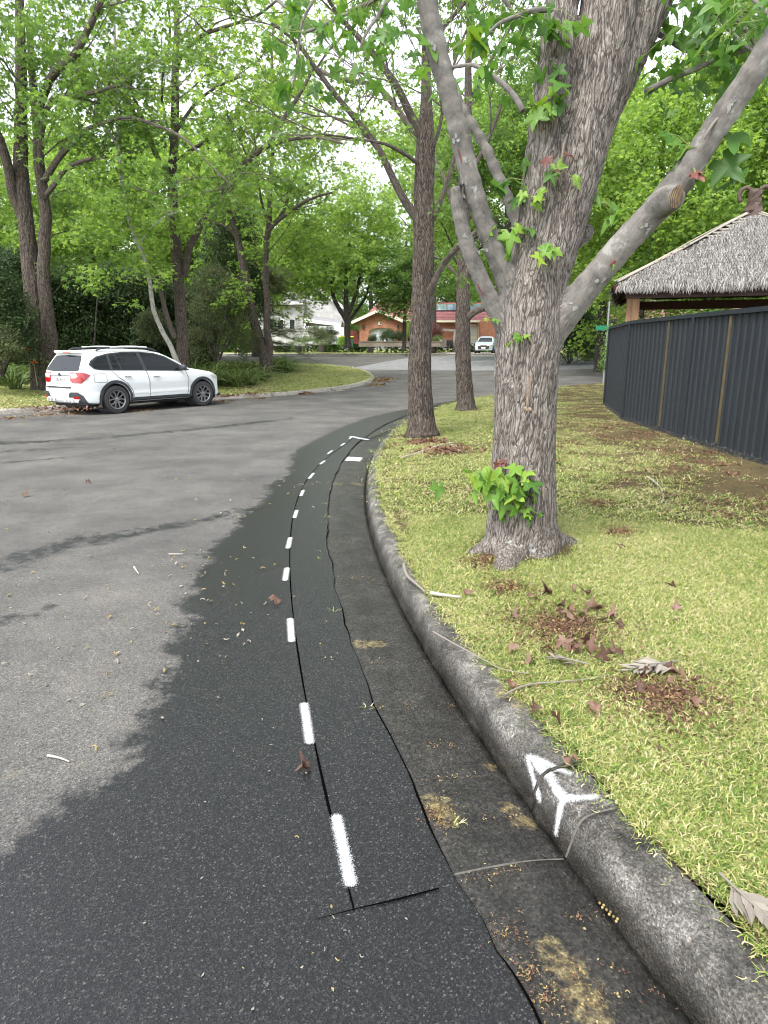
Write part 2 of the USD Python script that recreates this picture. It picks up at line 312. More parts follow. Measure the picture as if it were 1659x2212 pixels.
# asphalt with stone grains; primvar wet: signed distance (m), positive inside the wet patch
def asphalt(name, wet):
    nodes = {
        'g': ('geometry', {}),
        'v': ('voronoi_texture', {'scale': 210.0, 'feature': 'f1'}), 'vb': ('rgb_to_bw', {}),
        'n1': ('noise_texture', {'scale': 70.0, 'detail': 4, 'roughness': 0.7}), 'n2': ('noise_texture', {'scale': 0.9, 'detail': 8, 'roughness': 0.7}), 'n3': ('noise_texture', {'scale': 9.0, 'detail': 6, 'roughness': 0.7}),
        'dr': ('rgb_ramp', {'ramp': [(0.0, (0.032, 0.032, 0.031)), (0.5, (0.084, 0.0825, 0.079)), (0.85, (0.135, 0.131, 0.124)), (1.0, (0.26, 0.25, 0.23))]}),
        'wr': ('rgb_ramp', {'ramp': [(0.0, (0.0025, 0.0027, 0.003)), (0.55, (0.0065, 0.0068, 0.0074)), (0.82, (0.021, 0.021, 0.0215)), (1.0, (0.095, 0.093, 0.089))]}),
        'lr': ('rgb_ramp', {'ramp': [(0.3, (0.58, 0.585, 0.6)), (0.5, (0.92, 0.915, 0.9)), (0.68, (1.3, 1.27, 1.22))]}), 'lm': ('mix', {'mix_type': 'multiply', 'fac': 1.0}),
        'tr': ('rgb_ramp', {'ramp': [(0.60, (0, 0, 0)), (0.76, (0.3, 0.3, 0.3))]}), 'tm': ('mix', {'color2': (0.21, 0.17, 0.10)}),
        'mk': ('mix', {}), 'rm': ('mix_float', {'a': 0.92, 'b': 0.30}), 'sm': ('mix_float', {'a': 0.2, 'b': 0.45}),
        'hh': ('math', {'math_type': 'add'}), 'b': ('bump', {'strength': 0.38, 'distance': 0.003}),
        'p': ('principled_bsdf', {})}
    links = [('g.position', x + '.vector') for x in ('v', 'n1', 'n2', 'n3')] + [
        ('v.color', 'vb.color'), ('vb.val', 'dr.fac'), ('vb.val', 'wr.fac'), ('n2.fac', 'lr.fac'), ('dr.color', 'lm.color1'), ('lr.color', 'lm.color2'),
        ('n3.fac', 'tr.fac'), ('lm.color', 'tm.color1'), ('tr.color', 'tm.fac'), ('tm.color', 'mk.color1'), ('wr.color', 'mk.color2'), ('mk.color', 'p.base_color'),
        ('v.distance', 'hh.value1'), ('n1.fac', 'hh.value2'), ('hh.value', 'b.height'), ('b.normal', 'p.normal'), ('rm.result', 'p.roughness'), ('sm.result', 'p.specular_ior_level')]
    if wet:
        nodes |= {'a': ('attribute', {'attribute': 'wet'}), 'nw': ('noise_texture', {'scale': 6.0, 'detail': 9, 'roughness': 0.75}), 'wd': ('math', {'math_type': 'multiply_add', 'value2': 0.62, 'value3': 0.0}),
                  'mr': ('map_range', {'from_min': 0.27, 'from_max': 0.36, 'clamp': True})}
        links += [('g.position', 'nw.vector'), ('nw.fac', 'wd.value1'), ('a.fac', 'wd.value3'), ('wd.value', 'mr.value'), ('mr.result', 'mk.fac'), ('mr.result', 'rm.fac'), ('mr.result', 'sm.fac')]
    else:
        nodes['mk'] = ('mix', {'fac': 0.0}); nodes['rm'] = ('mix_float', {'a': 0.92, 'b': 0.5, 'fac': 0.0}); nodes['sm'] = ('mix_float', {'a': 0.2, 'b': 0.4, 'fac': 0.0})
    look(name, nodes, links)
asphalt('asphalt_wet', True); plain('asphalt_pale', (0.15, 0.152, 0.155), 0.9, var=0.3, nscale=2.5)
def concrete(name, c0, c1, c2, rough=0.85, spec=0.3, wetattr=False, gscale=190.0, wetcol=(0.2, 0.19, 0.175)):
    nodes = {'g': ('geometry', {}), 'n': ('noise_texture', {'scale': 5.0, 'detail': 8, 'roughness': 0.72}), 'v': ('voronoi_texture', {'scale': gscale}), 'vb': ('rgb_to_bw', {}),
             'r': ('rgb_ramp', {'ramp': [(0.3, c0), (0.5, c1), (0.72, c2)]}), 'gr': ('rgb_ramp', {'ramp': [(0.0, (0.25, 0.25, 0.25)), (0.55, (0.85, 0.85, 0.85)), (0.85, (1.5, 1.47, 1.4)), (1.0, (2.6, 2.5, 2.3))]}), 'm': ('mix', {'mix_type': 'multiply', 'fac': 1.0}),
             'n4': ('noise_texture', {'scale': 40.0, 'detail': 5, 'roughness': 0.7}), 'hh': ('math', {'math_type': 'add'}),
             'b': ('bump', {'strength': 0.5, 'distance': 0.005}), 'p': ('principled_bsdf', {'roughness': rough, 'specular_ior_level': spec})}
    links = [('g.position', 'n.vector'), ('g.position', 'v.vector'), ('g.position', 'n4.vector'), ('v.color', 'vb.color'), ('n.fac', 'r.fac'), ('vb.val', 'gr.fac'), ('r.color', 'm.color1'), ('gr.color', 'm.color2'), ('n4.fac', 'hh.value1'), ('v.distance', 'hh.value2'), ('hh.value', 'b.height'), ('b.normal', 'p.normal')]
    if wetattr:      # primvar wet: 0 dry .. 1 soaked
        nodes |= {'a': ('attribute', {'attribute': 'wet'}), 'aw': ('math', {'math_type': 'multiply_add', 'value2': 0.6, 'value3': 0.0}), 'nn': ('math', {'math_type': 'subtract', 'value2': 0.5}), 'mr': ('map_range', {'from_min': 0.3, 'from_max': 0.7, 'clamp': True}),
                  'wc': ('mix', {'mix_type': 'multiply', 'color2': wetcol}), 'mo': ('attribute', {'attribute': 'moss'}), 'nm': ('noise_texture', {'scale': 38.0, 'detail': 6, 'roughness': 0.75}), 'ms': ('math', {'math_type': 'add'}), 'mm': ('map_range', {'from_min': 1.08, 'from_max': 1.34, 'to_max': 0.8, 'clamp': True}), 'mc': ('rgb_ramp', {'ramp': [(0.35, (0.10, 0.05, 0.025)), (0.5, (0.15, 0.115, 0.05)), (0.65, (0.27, 0.23, 0.12))]}), 'mx': ('mix', {}), 'rr': ('mix_float', {'a': rough, 'b': 0.32})}
        links += [('n.fac', 'nn.value1'), ('nn.value', 'aw.value1'), ('a.fac', 'aw.value3'), ('aw.value', 'mr.value'), ('m.color', 'wc.color1'), ('mr.result', 'wc.fac'), ('g.position', 'nm.vector'), ('nm.fac', 'ms.value1'), ('mo.fac', 'ms.value2'), ('ms.value', 'mm.value'), ('mm.result', 'mx.fac'), ('nm.fac', 'mc.fac'), ('wc.color', 'mx.color1'), ('mc.color', 'mx.color2'), ('mx.color', 'p.base_color'), ('mr.result', 'rr.fac'), ('rr.result', 'p.roughness')]
    else: links += [('m.color', 'p.base_color')]
    look(name, nodes, links)
concrete('kerb_concrete', (0.016, 0.015, 0.0135), (0.085, 0.081, 0.074), (0.25, 0.242, 0.228), wetattr=True)
concrete('gutter_concrete', (0.055, 0.054, 0.051), (0.11, 0.108, 0.103), (0.21, 0.203, 0.19), wetattr=True, gscale=125.0, wetcol=(0.2, 0.197, 0.19))
concrete('path_concrete', (0.24, 0.22, 0.2), (0.33, 0.31, 0.28), (0.42, 0.40, 0.36))
look('white_spray', {      # sprayed paint: primvar pd: 1 in the middle of a stroke, 0 at the edge of the sheet
    'a': ('attribute', {'attribute': 'pd'}), 'g': ('geometry', {}), 'n': ('noise_texture', {'scale': 210.0, 'detail': 3, 'roughness': 0.8}),
    's': ('math', {'math_type': 'multiply_add', 'value2': 0.75, 'value3': 0.0}), 'mr': ('map_range', {'from_min': 0.74, 'from_max': 1.08, 'clamp': True}),
    't': ('transparent_bsdf', {}), 'p': ('principled_bsdf', {'base_color': (0.66, 0.685, 0.70), 'roughness': 0.6}), 'x': ('mix_closure', {})},
    [('g.position', 'n.vector'), ('n.fac', 's.value1'), ('a.fac', 's.value3'), ('s.value', 'mr.value'), ('mr.result', 'x.fac'), ('t.BSDF', 'x.closure1'), ('p.BSDF', 'x.closure2')], 'x.closure')
plain('crack_dark', (0.002, 0.002, 0.002), 1.0, spec=0.0)
plain('joint_pale', (0.085, 0.08, 0.07), 0.9, var=0.4, nscale=30)
look('soil', {'g': ('geometry', {}), 'n': ('noise_texture', {'scale': 1.7, 'detail': 6, 'roughness': 0.7}), 'n2': ('noise_texture', {'scale': 45.0, 'detail': 5, 'roughness': 0.75}), 'm': ('mix_float', {'fac': 0.55}),
              'r': ('rgb_ramp', {'ramp': [(0.3, (0.022, 0.018, 0.010)), (0.48, (0.065, 0.052, 0.026)), (0.62, (0.12, 0.095, 0.05)), (0.78, (0.21, 0.17, 0.10))]}), 'b': ('bump', {'strength': 0.8, 'distance': 0.02}), 'p': ('principled_bsdf', {'roughness': 0.95, 'specular_ior_level': 0.1})},
     [('g.position', 'n.vector'), ('g.position', 'n2.vector'), ('n.fac', 'm.a'), ('n2.fac', 'm.b'), ('m.result', 'r.fac'), ('r.color', 'p.base_color'), ('n2.fac', 'b.height'), ('b.normal', 'p.normal')])
look('verge_far', {'g': ('geometry', {}), 'n': ('noise_texture', {'scale': 1.3, 'detail': 7, 'roughness': 0.7}), 'n2': ('noise_texture', {'scale': 14.0, 'detail': 6, 'roughness': 0.8}), 'm': ('mix_float', {'fac': 0.5}),
              'r': ('rgb_ramp', {'ramp': [(0.3, (0.06, 0.07, 0.02)), (0.45, (0.13, 0.16, 0.04)), (0.6, (0.21, 0.2, 0.08)), (0.75, (0.28, 0.22, 0.12))]}), 'b': ('bump', {'strength': 0.8, 'distance': 0.04}), 'p': ('principled_bsdf', {'roughness': 0.95, 'specular_ior_level': 0.1})},
     [('g.position', 'n.vector'), ('g.position', 'n2.vector'), ('n.fac', 'm.a'), ('n2.fac', 'm.b'), ('m.result', 'r.fac'), ('r.color', 'p.base_color'), ('n2.fac', 'b.height'), ('b.normal', 'p.normal')])
# ------------------------------------------------------------------ kerb lines
from scipy.interpolate import splprep, splev
def curve(P, smooth, near=0.04, far=0.16, cut=9.0):
    P = np.array(P)[:, :2]
    tck, u = splprep(P.T, s=smooth * len(P), k=3)
    q = np.array(splev(np.linspace(0, 1, 6000), tck)).T
    s = np.r_[0, np.cumsum(np.linalg.norm(np.diff(q, axis=0), axis=1))]
    out, t = [0.0], 0.0
    while t < s[-1]:
        i = np.searchsorted(s, t); dist = np.hypot(*q[min(i, len(q)-1)]); t += near if dist < cut else far if dist < 35 else 1.5; out.append(min(t, s[-1]))
    out = np.unique(out)
    return np.stack([np.interp(out, s, q[:, 0]), np.interp(out, s, q[:, 1])], 1), out
KPX = [(1496, 2212), (1424, 2116), (1360, 2030), (1301, 1947), (1230, 1847), (1163, 1740), (1100, 1663), (1040, 1586), (985, 1510), (925, 1418), (870, 1315), (838, 1245), (816, 1190), (801, 1130), (794, 1073), (793, 1037), (797, 1003), (806, 980), (826, 955), (855, 934), (888, 912), (940, 893), (1022, 869), (1070, 860), (1205, 843), (1300, 833)]
KW = [at_g(u, v, -0.03) for u, v in KPX]
d0 = KW[0] - KW[3]; d0 /= np.linalg.norm(d0)
KW = [KW[0] + d0 * 4.0 + np.array([0.9, 0, 0]), KW[0] + d0 * 1.5 + np.array([0.12, 0, 0])] + KW + [np.array([13.0, 28.6, 0]), np.array([22.0, 30.0, 0]), np.array([60.0, 31.0, 0])]
KC, KS = curve(KW, 0.0006)
def right_normal(C):
    T = np.gradient(C, axis=0); T /= np.linalg.norm(T, axis=1)[:, None]
    return np.stack([T[:, 1], -T[:, 0]], 1)
KN = right_normal(KC)
def koff(t): return KC + KN * np.asarray(t)[..., None] if np.ndim(t) else KC + KN * t
def clean(line):     # drops the loops that an inner offset makes
    return np.array(sg.LineString(line).simplify(0.004).coords)
LIP = koff(-0.385 + 0.03 * (noise(np.column_stack([KC * 2.1, 0 * KS])) - 0.5) + 0.022 * (noise(np.column_stack([KC * 9, 0 * KS])) - 0.5))
# the grass creeps over the kerb beyond the arrow
TOPW = 0.20 - 0.062 * np.clip((KS - KS[int(np.argmin(np.hypot(*(KC - at_g(1163, 1738, -0.03)[:2]).T)))] - 0.1) / 1.4, 0, 1) + 0.028 * (noise(np.column_stack([KC * 5, 0 * KS])) - 0.5) + 0.016 * (noise(np.column_stack([KC * 22, 0 * KS])) - 0.5)
BACK = koff(TOPW)
LPX = [(-160, 909), (0, 896), (107, 888), (280, 876), (465, 864), (594, 856.5), (700, 846), (770, 836), (800, 827), (809, 819), (803, 811), (785, 803), (755, 797.5), (700, 792), (630, 789)]
LW = [at_g(u, v, 0.0) for u, v in LPX]
l0 = LW[0] - LW[2]; l0 /= np.linalg.norm(l0)
LW = [LW[0] + l0 * 22, LW[0] + l0 * 8] + LW + [np.array([-14.0, 39.8, 0]), np.array([-60, 44.0, 0])]
LC, LS = curve(LW, 0.0006, near=0.15)
LN = -right_normal(LC)
LBACK = LC + LN * 0.2
FARY = 53.0

MOSS = [(at_g(u, v, -.01)[:2], r) for u, v, r in [(940, 1745, .09), (965, 1765, .07), (915, 1730, .05), (1000, 2010, .05), (1030, 2060, .06), (1060, 2120, .06), (1090, 2180, .06), (1220, 2080, .08), (1260, 2150, .08), (1240, 2110, .07), (1290, 2190, .07), (1130, 1760, .06), (1100, 1735, .05), (1180, 2040, .05), (780, 1392, .08), (820, 1388, .06), (725, 1045, .1), (770, 1042, .1), (1100, 1545, .09), (1085, 1500, .07), (1125, 1575, .07), (1120, 1770, .04), (1060, 1640, .05)]]
def moss(p):
    return np.max([np.clip(1.1 - np.hypot(p[:, 0] - c[0], p[:, 1] - c[1]) / r * 0.62, 0, .70) for c, r in MOSS], 0)
def sweep(C, N, profile, mat, name, parent, i0, i1, gap=0.003, wet=None, shift=(0, 0), extra=None):
    i0, i1 = int(i0), int(i1)
    c, n = C[i0:i1 + 1].copy(), N[i0:i1 + 1]
    T = np.gradient(c, axis=0); T /= np.linalg.norm(T, axis=1)[:, None]
    c[0] += T[0] * gap; c[-1] -= T[-1] * gap
    pr = np.array(profile); m = len(pr)
    hz = height(c[:, 0], c[:, 1])
    v = np.empty((len(c), m, 3))
    v[..., :2] = c[:, None] + n[:, None] * (pr[:, 0] + shift[0])[None, :, None]
    v[..., 2] = hz[:, None] + pr[:, 1] + shift[1]
    jit = (noise(v * 14.0) - 0.5) * 0.006 + (noise(v * 55.0) - 0.5) * 0.0025
    v[..., 2] += jit; v[..., :2] += n[:, None] * jit[..., None]
    w = np.broadcast_to(wet if wet is not None else np.zeros(m), (len(c), m))
    k, mm = len(c), m
    i, j = np.meshgrid(np.arange(k - 1), np.arange(mm - 1), indexing='ij')
    q = np.stack([i * mm + j, i * mm + j + 1, (i + 1) * mm + j + 1, (i + 1) * mm + j], -1).reshape(-1, 4)
    side = np.sign(np.cross(T[0], n[0]))
    if side > 0: q = q[:, ::-1]
    f = np.vstack([q[:, [0, 1, 2]], q[:, [0, 2, 3]]])
    ends = []
    for e in (0, k - 1):       # end faces of the section
        ring = [e * mm + t for t in range(mm)]
        ends += [[ring[0], ring[t], ring[t + 1]] if e else [ring[0], ring[t + 1], ring[t]] for t in range(1, mm - 1)]
    v = v.reshape(-1, 3)
    return obj(name, (v, np.vstack([f, ends])), mat, parent, smooth=42 if wet is None else True, prims={'wet': w.reshape(-1), 'moss': moss(v[:, :2])} if wet is not None else None)

KP = [(-0.004, -0.10), (0.0, -0.046), (0.006, -0.03), (0.016, 0.005), (0.027, 0.042), (0.036, 0.066), (0.048, 0.083), (0.066, 0.093), (0.09, 0.098), (0.13, 0.101), (0.17, 0.103), (0.192, 0.10), (0.201, 0.088), (0.205, -0.08)]
KPD = [KP[0]]
for a, b in zip(KP, KP[1:]): KPD += [tuple(np.array(a) + (np.array(b) - np.array(a)) * t) for t in ((0.5, 1.0) if np.hypot(b[0]-a[0], b[1]-a[1]) < 0.06 else (0.33, 0.66, 1.0))]
def kwet(pr): return np.array([np.clip(0.88 - (z + 0.045) / 0.15 * 0.85, 0.04, 0.95) for t, z in pr])
GP = [(-0.46, -0.012), (-0.40, -0.010), (-0.34, -0.0095), (-0.28, -0.011), (-0.22, -0.014), (-0.16, -0.019), (-0.11, -0.026), (-0.07, -0.033), (-0.035, -0.04), (-0.005, -0.046), (0.004, -0.1)]
def gwet(pr): return np.array([np.clip(0.62 + 0.4 * (t + 0.40) / 0.4, 0.5, 1.0) for t, z in pr])
def near_i(p, C=KC): return int(np.argmin(np.hypot(*(C - np.array(p)[:2]).T)))
J1 = near_i(at_g(1232, 1850, -0.03)); J2 = near_i(at_g(1163, 1738, -0.03))
kerb = struct('kerb'); gutter = struct('gutter')
sj = KS[J1]; cuts = [0, J2, J1]
for k in range(-3, 40):
    s = sj + (2.6 * k if k else 0)
    if 0 < s < KS[-1] - 5 and k != 0 and np.hypot(*KC[np.searchsorted(KS, s)]) < 40: cuts.append(int(np.searchsorted(KS, s)))
cuts = sorted(set(cuts + [len(KC) - 1]))
rk = np.random.default_rng(5)
for a, b in zip(cuts, cuts[1:]):
    tilt = (0.006, 0.004) if a == J2 or b == J2 and a != J1 else tuple(rk.normal(0, 0.0025, 2))
    if a == J1 or b == J2: pass
    sweep(KC, KN, KPD, 'kerb_concrete', 'kerb_section', kerb, a, b, gap=0.010 if J2 in (a, b) else 0.0045, wet=kwet(KPD), shift=tilt)
gc = [c for c in cuts if c != J2]
for a, b in zip(gc, gc[1:]):
    sweep(KC, KN, GP, 'gutter_concrete', 'gutter_slab', gutter, a, b, gap=0.0045, wet=gwet(GP))
LKP = [(-0.30, -0.004), (-0.05, 0.003), (0.0, 0.0)] + [(t, z + 0.02) for t, z in KP[2:]]
for a, b in zip(range(0, len(LC) - 1, 18), list(range(18, len(LC) - 1, 18)) + [len(LC) - 1]):
    sweep(LC, LN, LKP, 'path_concrete', 'kerb_section', kerb, a, b, gap=0.006)
fk = np.array([(x, FARY) for x in np.arange(-60, 61, 3.0)])
fn = np.tile([0, 1.0], (len(fk), 1))
for a in range(0, len(fk) - 1, 2):
    sweep(fk, fn, LKP, 'path_concrete', 'kerb_section', kerb, a, min(a + 2, len(fk) - 1), gap=0.01)

# ------------------------------------------------------------------ road
roadpoly = sg.Polygon(np.vstack([clean(LIP), [(61, 53.05), (-61, 53.05)], LC[::-1] + 0.0 * LN[::-1], [(-40, -9), (3.4, -9)]])).buffer(0)
if roadpoly.geom_type != 'Polygon': roadpoly = max(roadpoly.geoms, key=lambda g: g.area)
WETPX = [(-40, 1850), (0, 1825), (70, 1782), (130, 1745), (240, 1672), (285, 1640), (297, 1560), (330, 1500), (372, 1440), (352, 1395), (385, 1358), (412, 1335), (386, 1308), (420, 1255), (447, 1222), (440, 1195), (478, 1165), (516, 1136), (510, 1118), (566, 1085), (575, 1052), (618, 1028), (628, 990), (642, 970), (678, 952), (706, 938), (740, 922), (790, 904), (850, 889), (920, 876), (1000, 862), (1070, 853)]
wetpoly = sg.Polygon([tuple(at_g(u, v)[:2]) for u, v in WETPX] + [(6, 24), (9, 20), (6, 0), (4, -9), (-12, -9)]).buffer(0)
STREAKS = [[(-60, 1222), (0, 1198), (150, 1160), (300, 1140), (430, 1118), (540, 1090), (540, 1108), (400, 1140), (250, 1172), (100, 1205), (0, 1245), (-60, 1270)], [(-40, 1352), (20, 1330), (80, 1312), (128, 1308), (128, 1318), (80, 1332), (20, 1355), (-40, 1385)],
           [(-20, 1000), (150, 985), (300, 960), (300, 963), (150, 990), (-20, 1006)], [(-20, 955), (200, 945), (420, 925), (600, 905), (600, 909), (420, 931), (200, 951), (-20, 964)], [(300, 935), (500, 918), (640, 902), (640, 905), (500, 923), (300, 940)], [(-20, 975), (200, 962), (200, 966), (-20, 981)]]
streaks = [sg.Polygon([tuple(at_g(u, v)[:2]) for u, v in S]).buffer(0) for S in STREAKS]
pts = np.vstack([polar_points(0.7, 30, 0.016, 1, -1.0, 1.0), polar_points(0.7, 80, 0.09, 2), np.stack(np.meshgrid(np.arange(-60, 61, 2.5), np.arange(10, 53, 2.0)), -1).reshape(-1, 2)])
pts = pts[shapely.contains_xy(roadpoly.buffer(-0.03), pts[:, 0], pts[:, 1])]
def road_z(x, y): return height(x, y) + 0.004 + 0.006 * (noise(np.column_stack([x * 0.9, y * 0.9, 0 * x])) - 0.5)
rv, rf = fill_region(roadpoly, pts, road_z)
P2 = shapely.points(rv[:, 0], rv[:, 1])
def sdist(poly): return np.where(shapely.contains(poly, P2), 1, -1) * shapely.distance(P2, poly.boundary)
wet = sdist(wetpoly)
for s in streaks: wet = np.maximum(wet, np.minimum(sdist(s) * 0.8 - 0.045, 0.035))
road = struct('road')
obj('asphalt', (rv, rf), 'asphalt_wet', road, smooth=True, prims={'wet': wet})
def ribbon(P, w, dz, z=road_z):
    P = np.asarray(P, float)[:, :2]
    seg = np.r_[0, np.cumsum(np.linalg.norm(np.diff(P, axis=0), axis=1))]
    P = np.stack([np.interp(np.linspace(0, seg[-1], max(3, int(seg[-1] / 0.05))), seg, P[:, k]) for k in (0, 1)], 1)
    N = right_normal(P); w = np.broadcast_to(w, len(P))[:, None] if np.ndim(w) == 0 else np.interp(np.linspace(0, 1, len(P)), np.linspace(0, 1, len(w)), w)[:, None]
    L, R = P - N * w / 2, P + N * w / 2
    v = np.vstack([L, R]); v = np.column_stack([v, z(v[:, 0], v[:, 1]) + dz]); n = len(P)
    f = [[i, n + i, n + i + 1] for i in range(n - 1)] + [[i, n + i + 1, i + 1] for i in range(n - 1)]
    return v, np.array(f)
SAW = [(765, 1968), (750, 1915), (720, 1780), (690, 1660), (680, 1600), (660, 1500), (640, 1400), (630, 1300), (627, 1200), (632, 1120), (645, 1070), (665, 1035), (690, 1005), (715, 980), (745, 962), (760, 946)]
sawW = np.array([at_g(u, v, 0.004) for u, v in SAW]); sawW = np.array(splev(np.linspace(0, 1, 120), splprep(sawW[:, :2].T, s=0.0008)[0])).T
obj('saw_cut', ribbon(sawW, 0.0045 + 0.006 * np.sin(np.arange(20) * 1.7) ** 2, 0.0042), 'crack_dark', road)
obj('saw_cut', ribbon([at_g(u, v) for u, v in [(680, 1992), (765, 1969), (850, 1950), (948, 1924)]], [0.002, 0.004, 0.008, 0.006], 0.0045), 'crack_dark', road)
obj('saw_cut', ribbon([at_g(u, v) for u, v in [(792, 951), (880, 957 - 42)]], 0.02, 0.003), 'crack_dark', road)
iN = np.searchsorted(KS, KS[-1] * 0.0); far_i = near_i(at_g(1022, 869))
obj('edge_crack', ribbon(LIP[:far_i:2], 0.0015 + 0.015 * np.maximum(noise(np.column_stack([LIP[:far_i:2] * 4, 0 * KS[:far_i:2]])) - .35, 0), 0.003), 'crack_dark', road)
PATCH = [(735, 800), (830, 782), (900, 770.5), (1020, 769), (1320, 770), (1320, 797), (1180, 799), (1040, 801), (900, 800), (820, 799)]
pp = sg.Polygon([tuple(at_g(u, v)[:2]) for u, v in PATCH]).buffer(0).intersection(roadpoly.buffer(-0.6)); pp = pp if pp.geom_type == 'Polygon' else max(pp.geoms, key=lambda g: g.area)
x0, y0, x1, y1 = pp.bounds; gq = np.stack(np.meshgrid(np.arange(x0, x1, 0.8), np.arange(y0, y1, 0.8)), -1).reshape(-1, 2); gq = gq[shapely.contains_xy(pp.buffer(-0.1), gq[:, 0], gq[:, 1])]
obj('asphalt_patch', fill_region(pp, gq, lambda x, y: road_z(x, y) + 0.006, 0.4), 'asphalt_pale', road, smooth=True, label='paler newer asphalt in the middle of the junction')
def spray(P, w, dz, name, z=road_z, rows=9, label=None, parent=None, feather=4.2):
    """a sprayed stroke: a sheet wider than the stroke that thins out into speckles"""
    P = np.asarray(P, float)[:, :2]
    seg = np.r_[0, np.cumsum(np.linalg.norm(np.diff(P, axis=0), axis=1))]; L = seg[-1]
    pad = w * feather / 2; s = np.linspace(-pad, L + pad, max(8, int((L + 2 * pad) / (w / 4))))
    d0, d1 = (P[1] - P[0]) / max(seg[1], 1e-6), (P[-1] - P[-2]) / max(seg[-1] - seg[-2], 1e-6)
    Q = np.stack([np.interp(s, seg, P[:, k]) for k in (0, 1)], 1) + np.minimum(s, 0)[:, None] * d0 + np.maximum(s - L, 0)[:, None] * d1
    N = right_normal(Q); t = np.linspace(-1, 1, rows) * (w / 2 + pad)
    v = (Q[:, None] + N[:, None] * t[None, :, None]).reshape(-1, 2)
    out = np.hypot(np.maximum(np.maximum(-s, s - L), 0)[:, None], t[None, :])
    pd = np.clip(1.0 - (out - w * 0.30) / (pad), 0, 1).reshape(-1) * 0.585
    v = np.column_stack([v, z(v[:, 0], v[:, 1]) + dz])
    i, j = np.meshgrid(np.arange(len(s) - 1), np.arange(rows - 1), indexing='ij'); m = rows
    q = np.stack([i * m + j, i * m + j + 1, (i + 1) * m + j + 1, (i + 1) * m + j], -1).reshape(-1, 4)[:, ::-1]
    return obj(name, (v, np.vstack([q[:, [0, 1, 2]], q[:, [0, 2, 3]]])), 'white_spray', parent or road, smooth=True, prims={'pd': pd}, label=label)
DASH = [((727, 1772), (757, 1912)), ((657, 1526), (669, 1606)), ((627, 1341), (630, 1387)), ((620, 1231), (616, 1256)), ((627, 1164), (622, 1186)), ((641, 1105), (636, 1120)), ((655, 1061), (650, 1073)), ((677, 1024), (668, 1035)), ((701, 997), (692, 1004)), ((717, 975), (709, 981)), ((744, 959), (737, 964)), ((761, 944), (755, 949))]
for a, b in DASH: spray([at_g(*a), at_g(*b)], 0.020, 0.0065, 'painted_dash')
spray([at_g(759, 944), at_g(775, 947.5), at_g(793, 951)], 0.05, 0.007, 'painted_line')
def gz(x, y):
    i = cKDTree(KC).query(np.column_stack([x, y]))[1]; t = np.einsum('ij,ij->i', np.column_stack([x, y]) - KC[i], KN[i])
    return height(x, y) + np.interp(t, [p[0] for p in GP], [p[1] for p in GP])
for k in range(4):
    u = 750 + 7.6 * k; spray([at_g(u + 5, 989, -0.015), at_g(u, 996, -0.015)], 0.042, 0.005, 'painted_hatch', z=gz, parent=gutter)
spray([at_g(750, 994, -0.015), at_g(779, 991, -0.015)], 0.02, 0.0085, 'painted_hatch', z=gz, parent=gutter)
# pale mortar joint across gutter and kerb
def kerb_pt(i, pr, f=0.0):
    t, z = pr; p = KC[i] + KN[i] * t; return np.array([p[0], p[1], float(height(*p)) + z])
def strip3(P, w, up):
    P = np.asarray(P); T = np.gradient(P, axis=0); S = np.cross(T, up); S /= np.linalg.norm(S, axis=1)[:, None]
    v = np.vstack([P - S * w / 2, P + S * w / 2]); n = len(P)
    return v, np.array([[i, i + 1, n + i + 1] for i in range(n - 1)] + [[i, n + i + 1, n + i] for i in range(n - 1)])
gj = np.array([kerb_pt(J1, (t, np.interp(t, [p[0] for p in GP], [p[1] for p in GP]) - 0.003)) for t in np.linspace(-0.40, -0.006, 16)])
tj = np.array([*(KC[J1 + 2] - KC[J1 - 2]), 0]); tj /= np.linalg.norm(tj)
obj('mortar_joint', strip3(gj, 0.016, np.tile([0, 0, 1.0], (16, 1))), 'joint_pale', gutter)
def kprof(d):                      # a place on the kerb's face, by distance d along its profile from the foot, raised by 4 mm
    pr = np.array(KPD[2:]); L = np.r_[0, np.cumsum(np.linalg.norm(np.diff(pr, axis=0), axis=1))]
    p = np.stack([np.interp(d, L, pr[:, k]) for k in (0, 1)], -1)
    g = np.stack([np.interp(np.asarray(d) + 0.004, L, pr[:, k]) - np.interp(np.asarray(d) - 0.004, L, pr[:, k]) for k in (0, 1)], -1); g /= np.linalg.norm(g, axis=-1)[..., None]
    return p, np.stack([-g[..., 1], g[..., 0]], -1)
def on_kerb(s, d, lift=0.006):
    s, d = np.broadcast_arrays(np.asarray(s, float), np.asarray(d, float))
    c = np.stack([np.interp(s, KS, KC[:, k]) for k in (0, 1)], -1); n = np.stack([np.interp(s, KS, KN[:, k]) for k in (0, 1)], -1)
    p, nn = kprof(d); p = p + nn * lift
    return np.concatenate([c + n * p[..., :1], (height(c[..., 0], c[..., 1]) + p[..., 1])[..., None]], -1)
kj = on_kerb(KS[J1], np.linspace(0.0, 0.27, 30), -0.004)
obj('mortar_joint', strip3(kj, 0.016, np.tile([-0.6, -0.5, 0.6], (30, 1))), 'joint_pale', kerb)
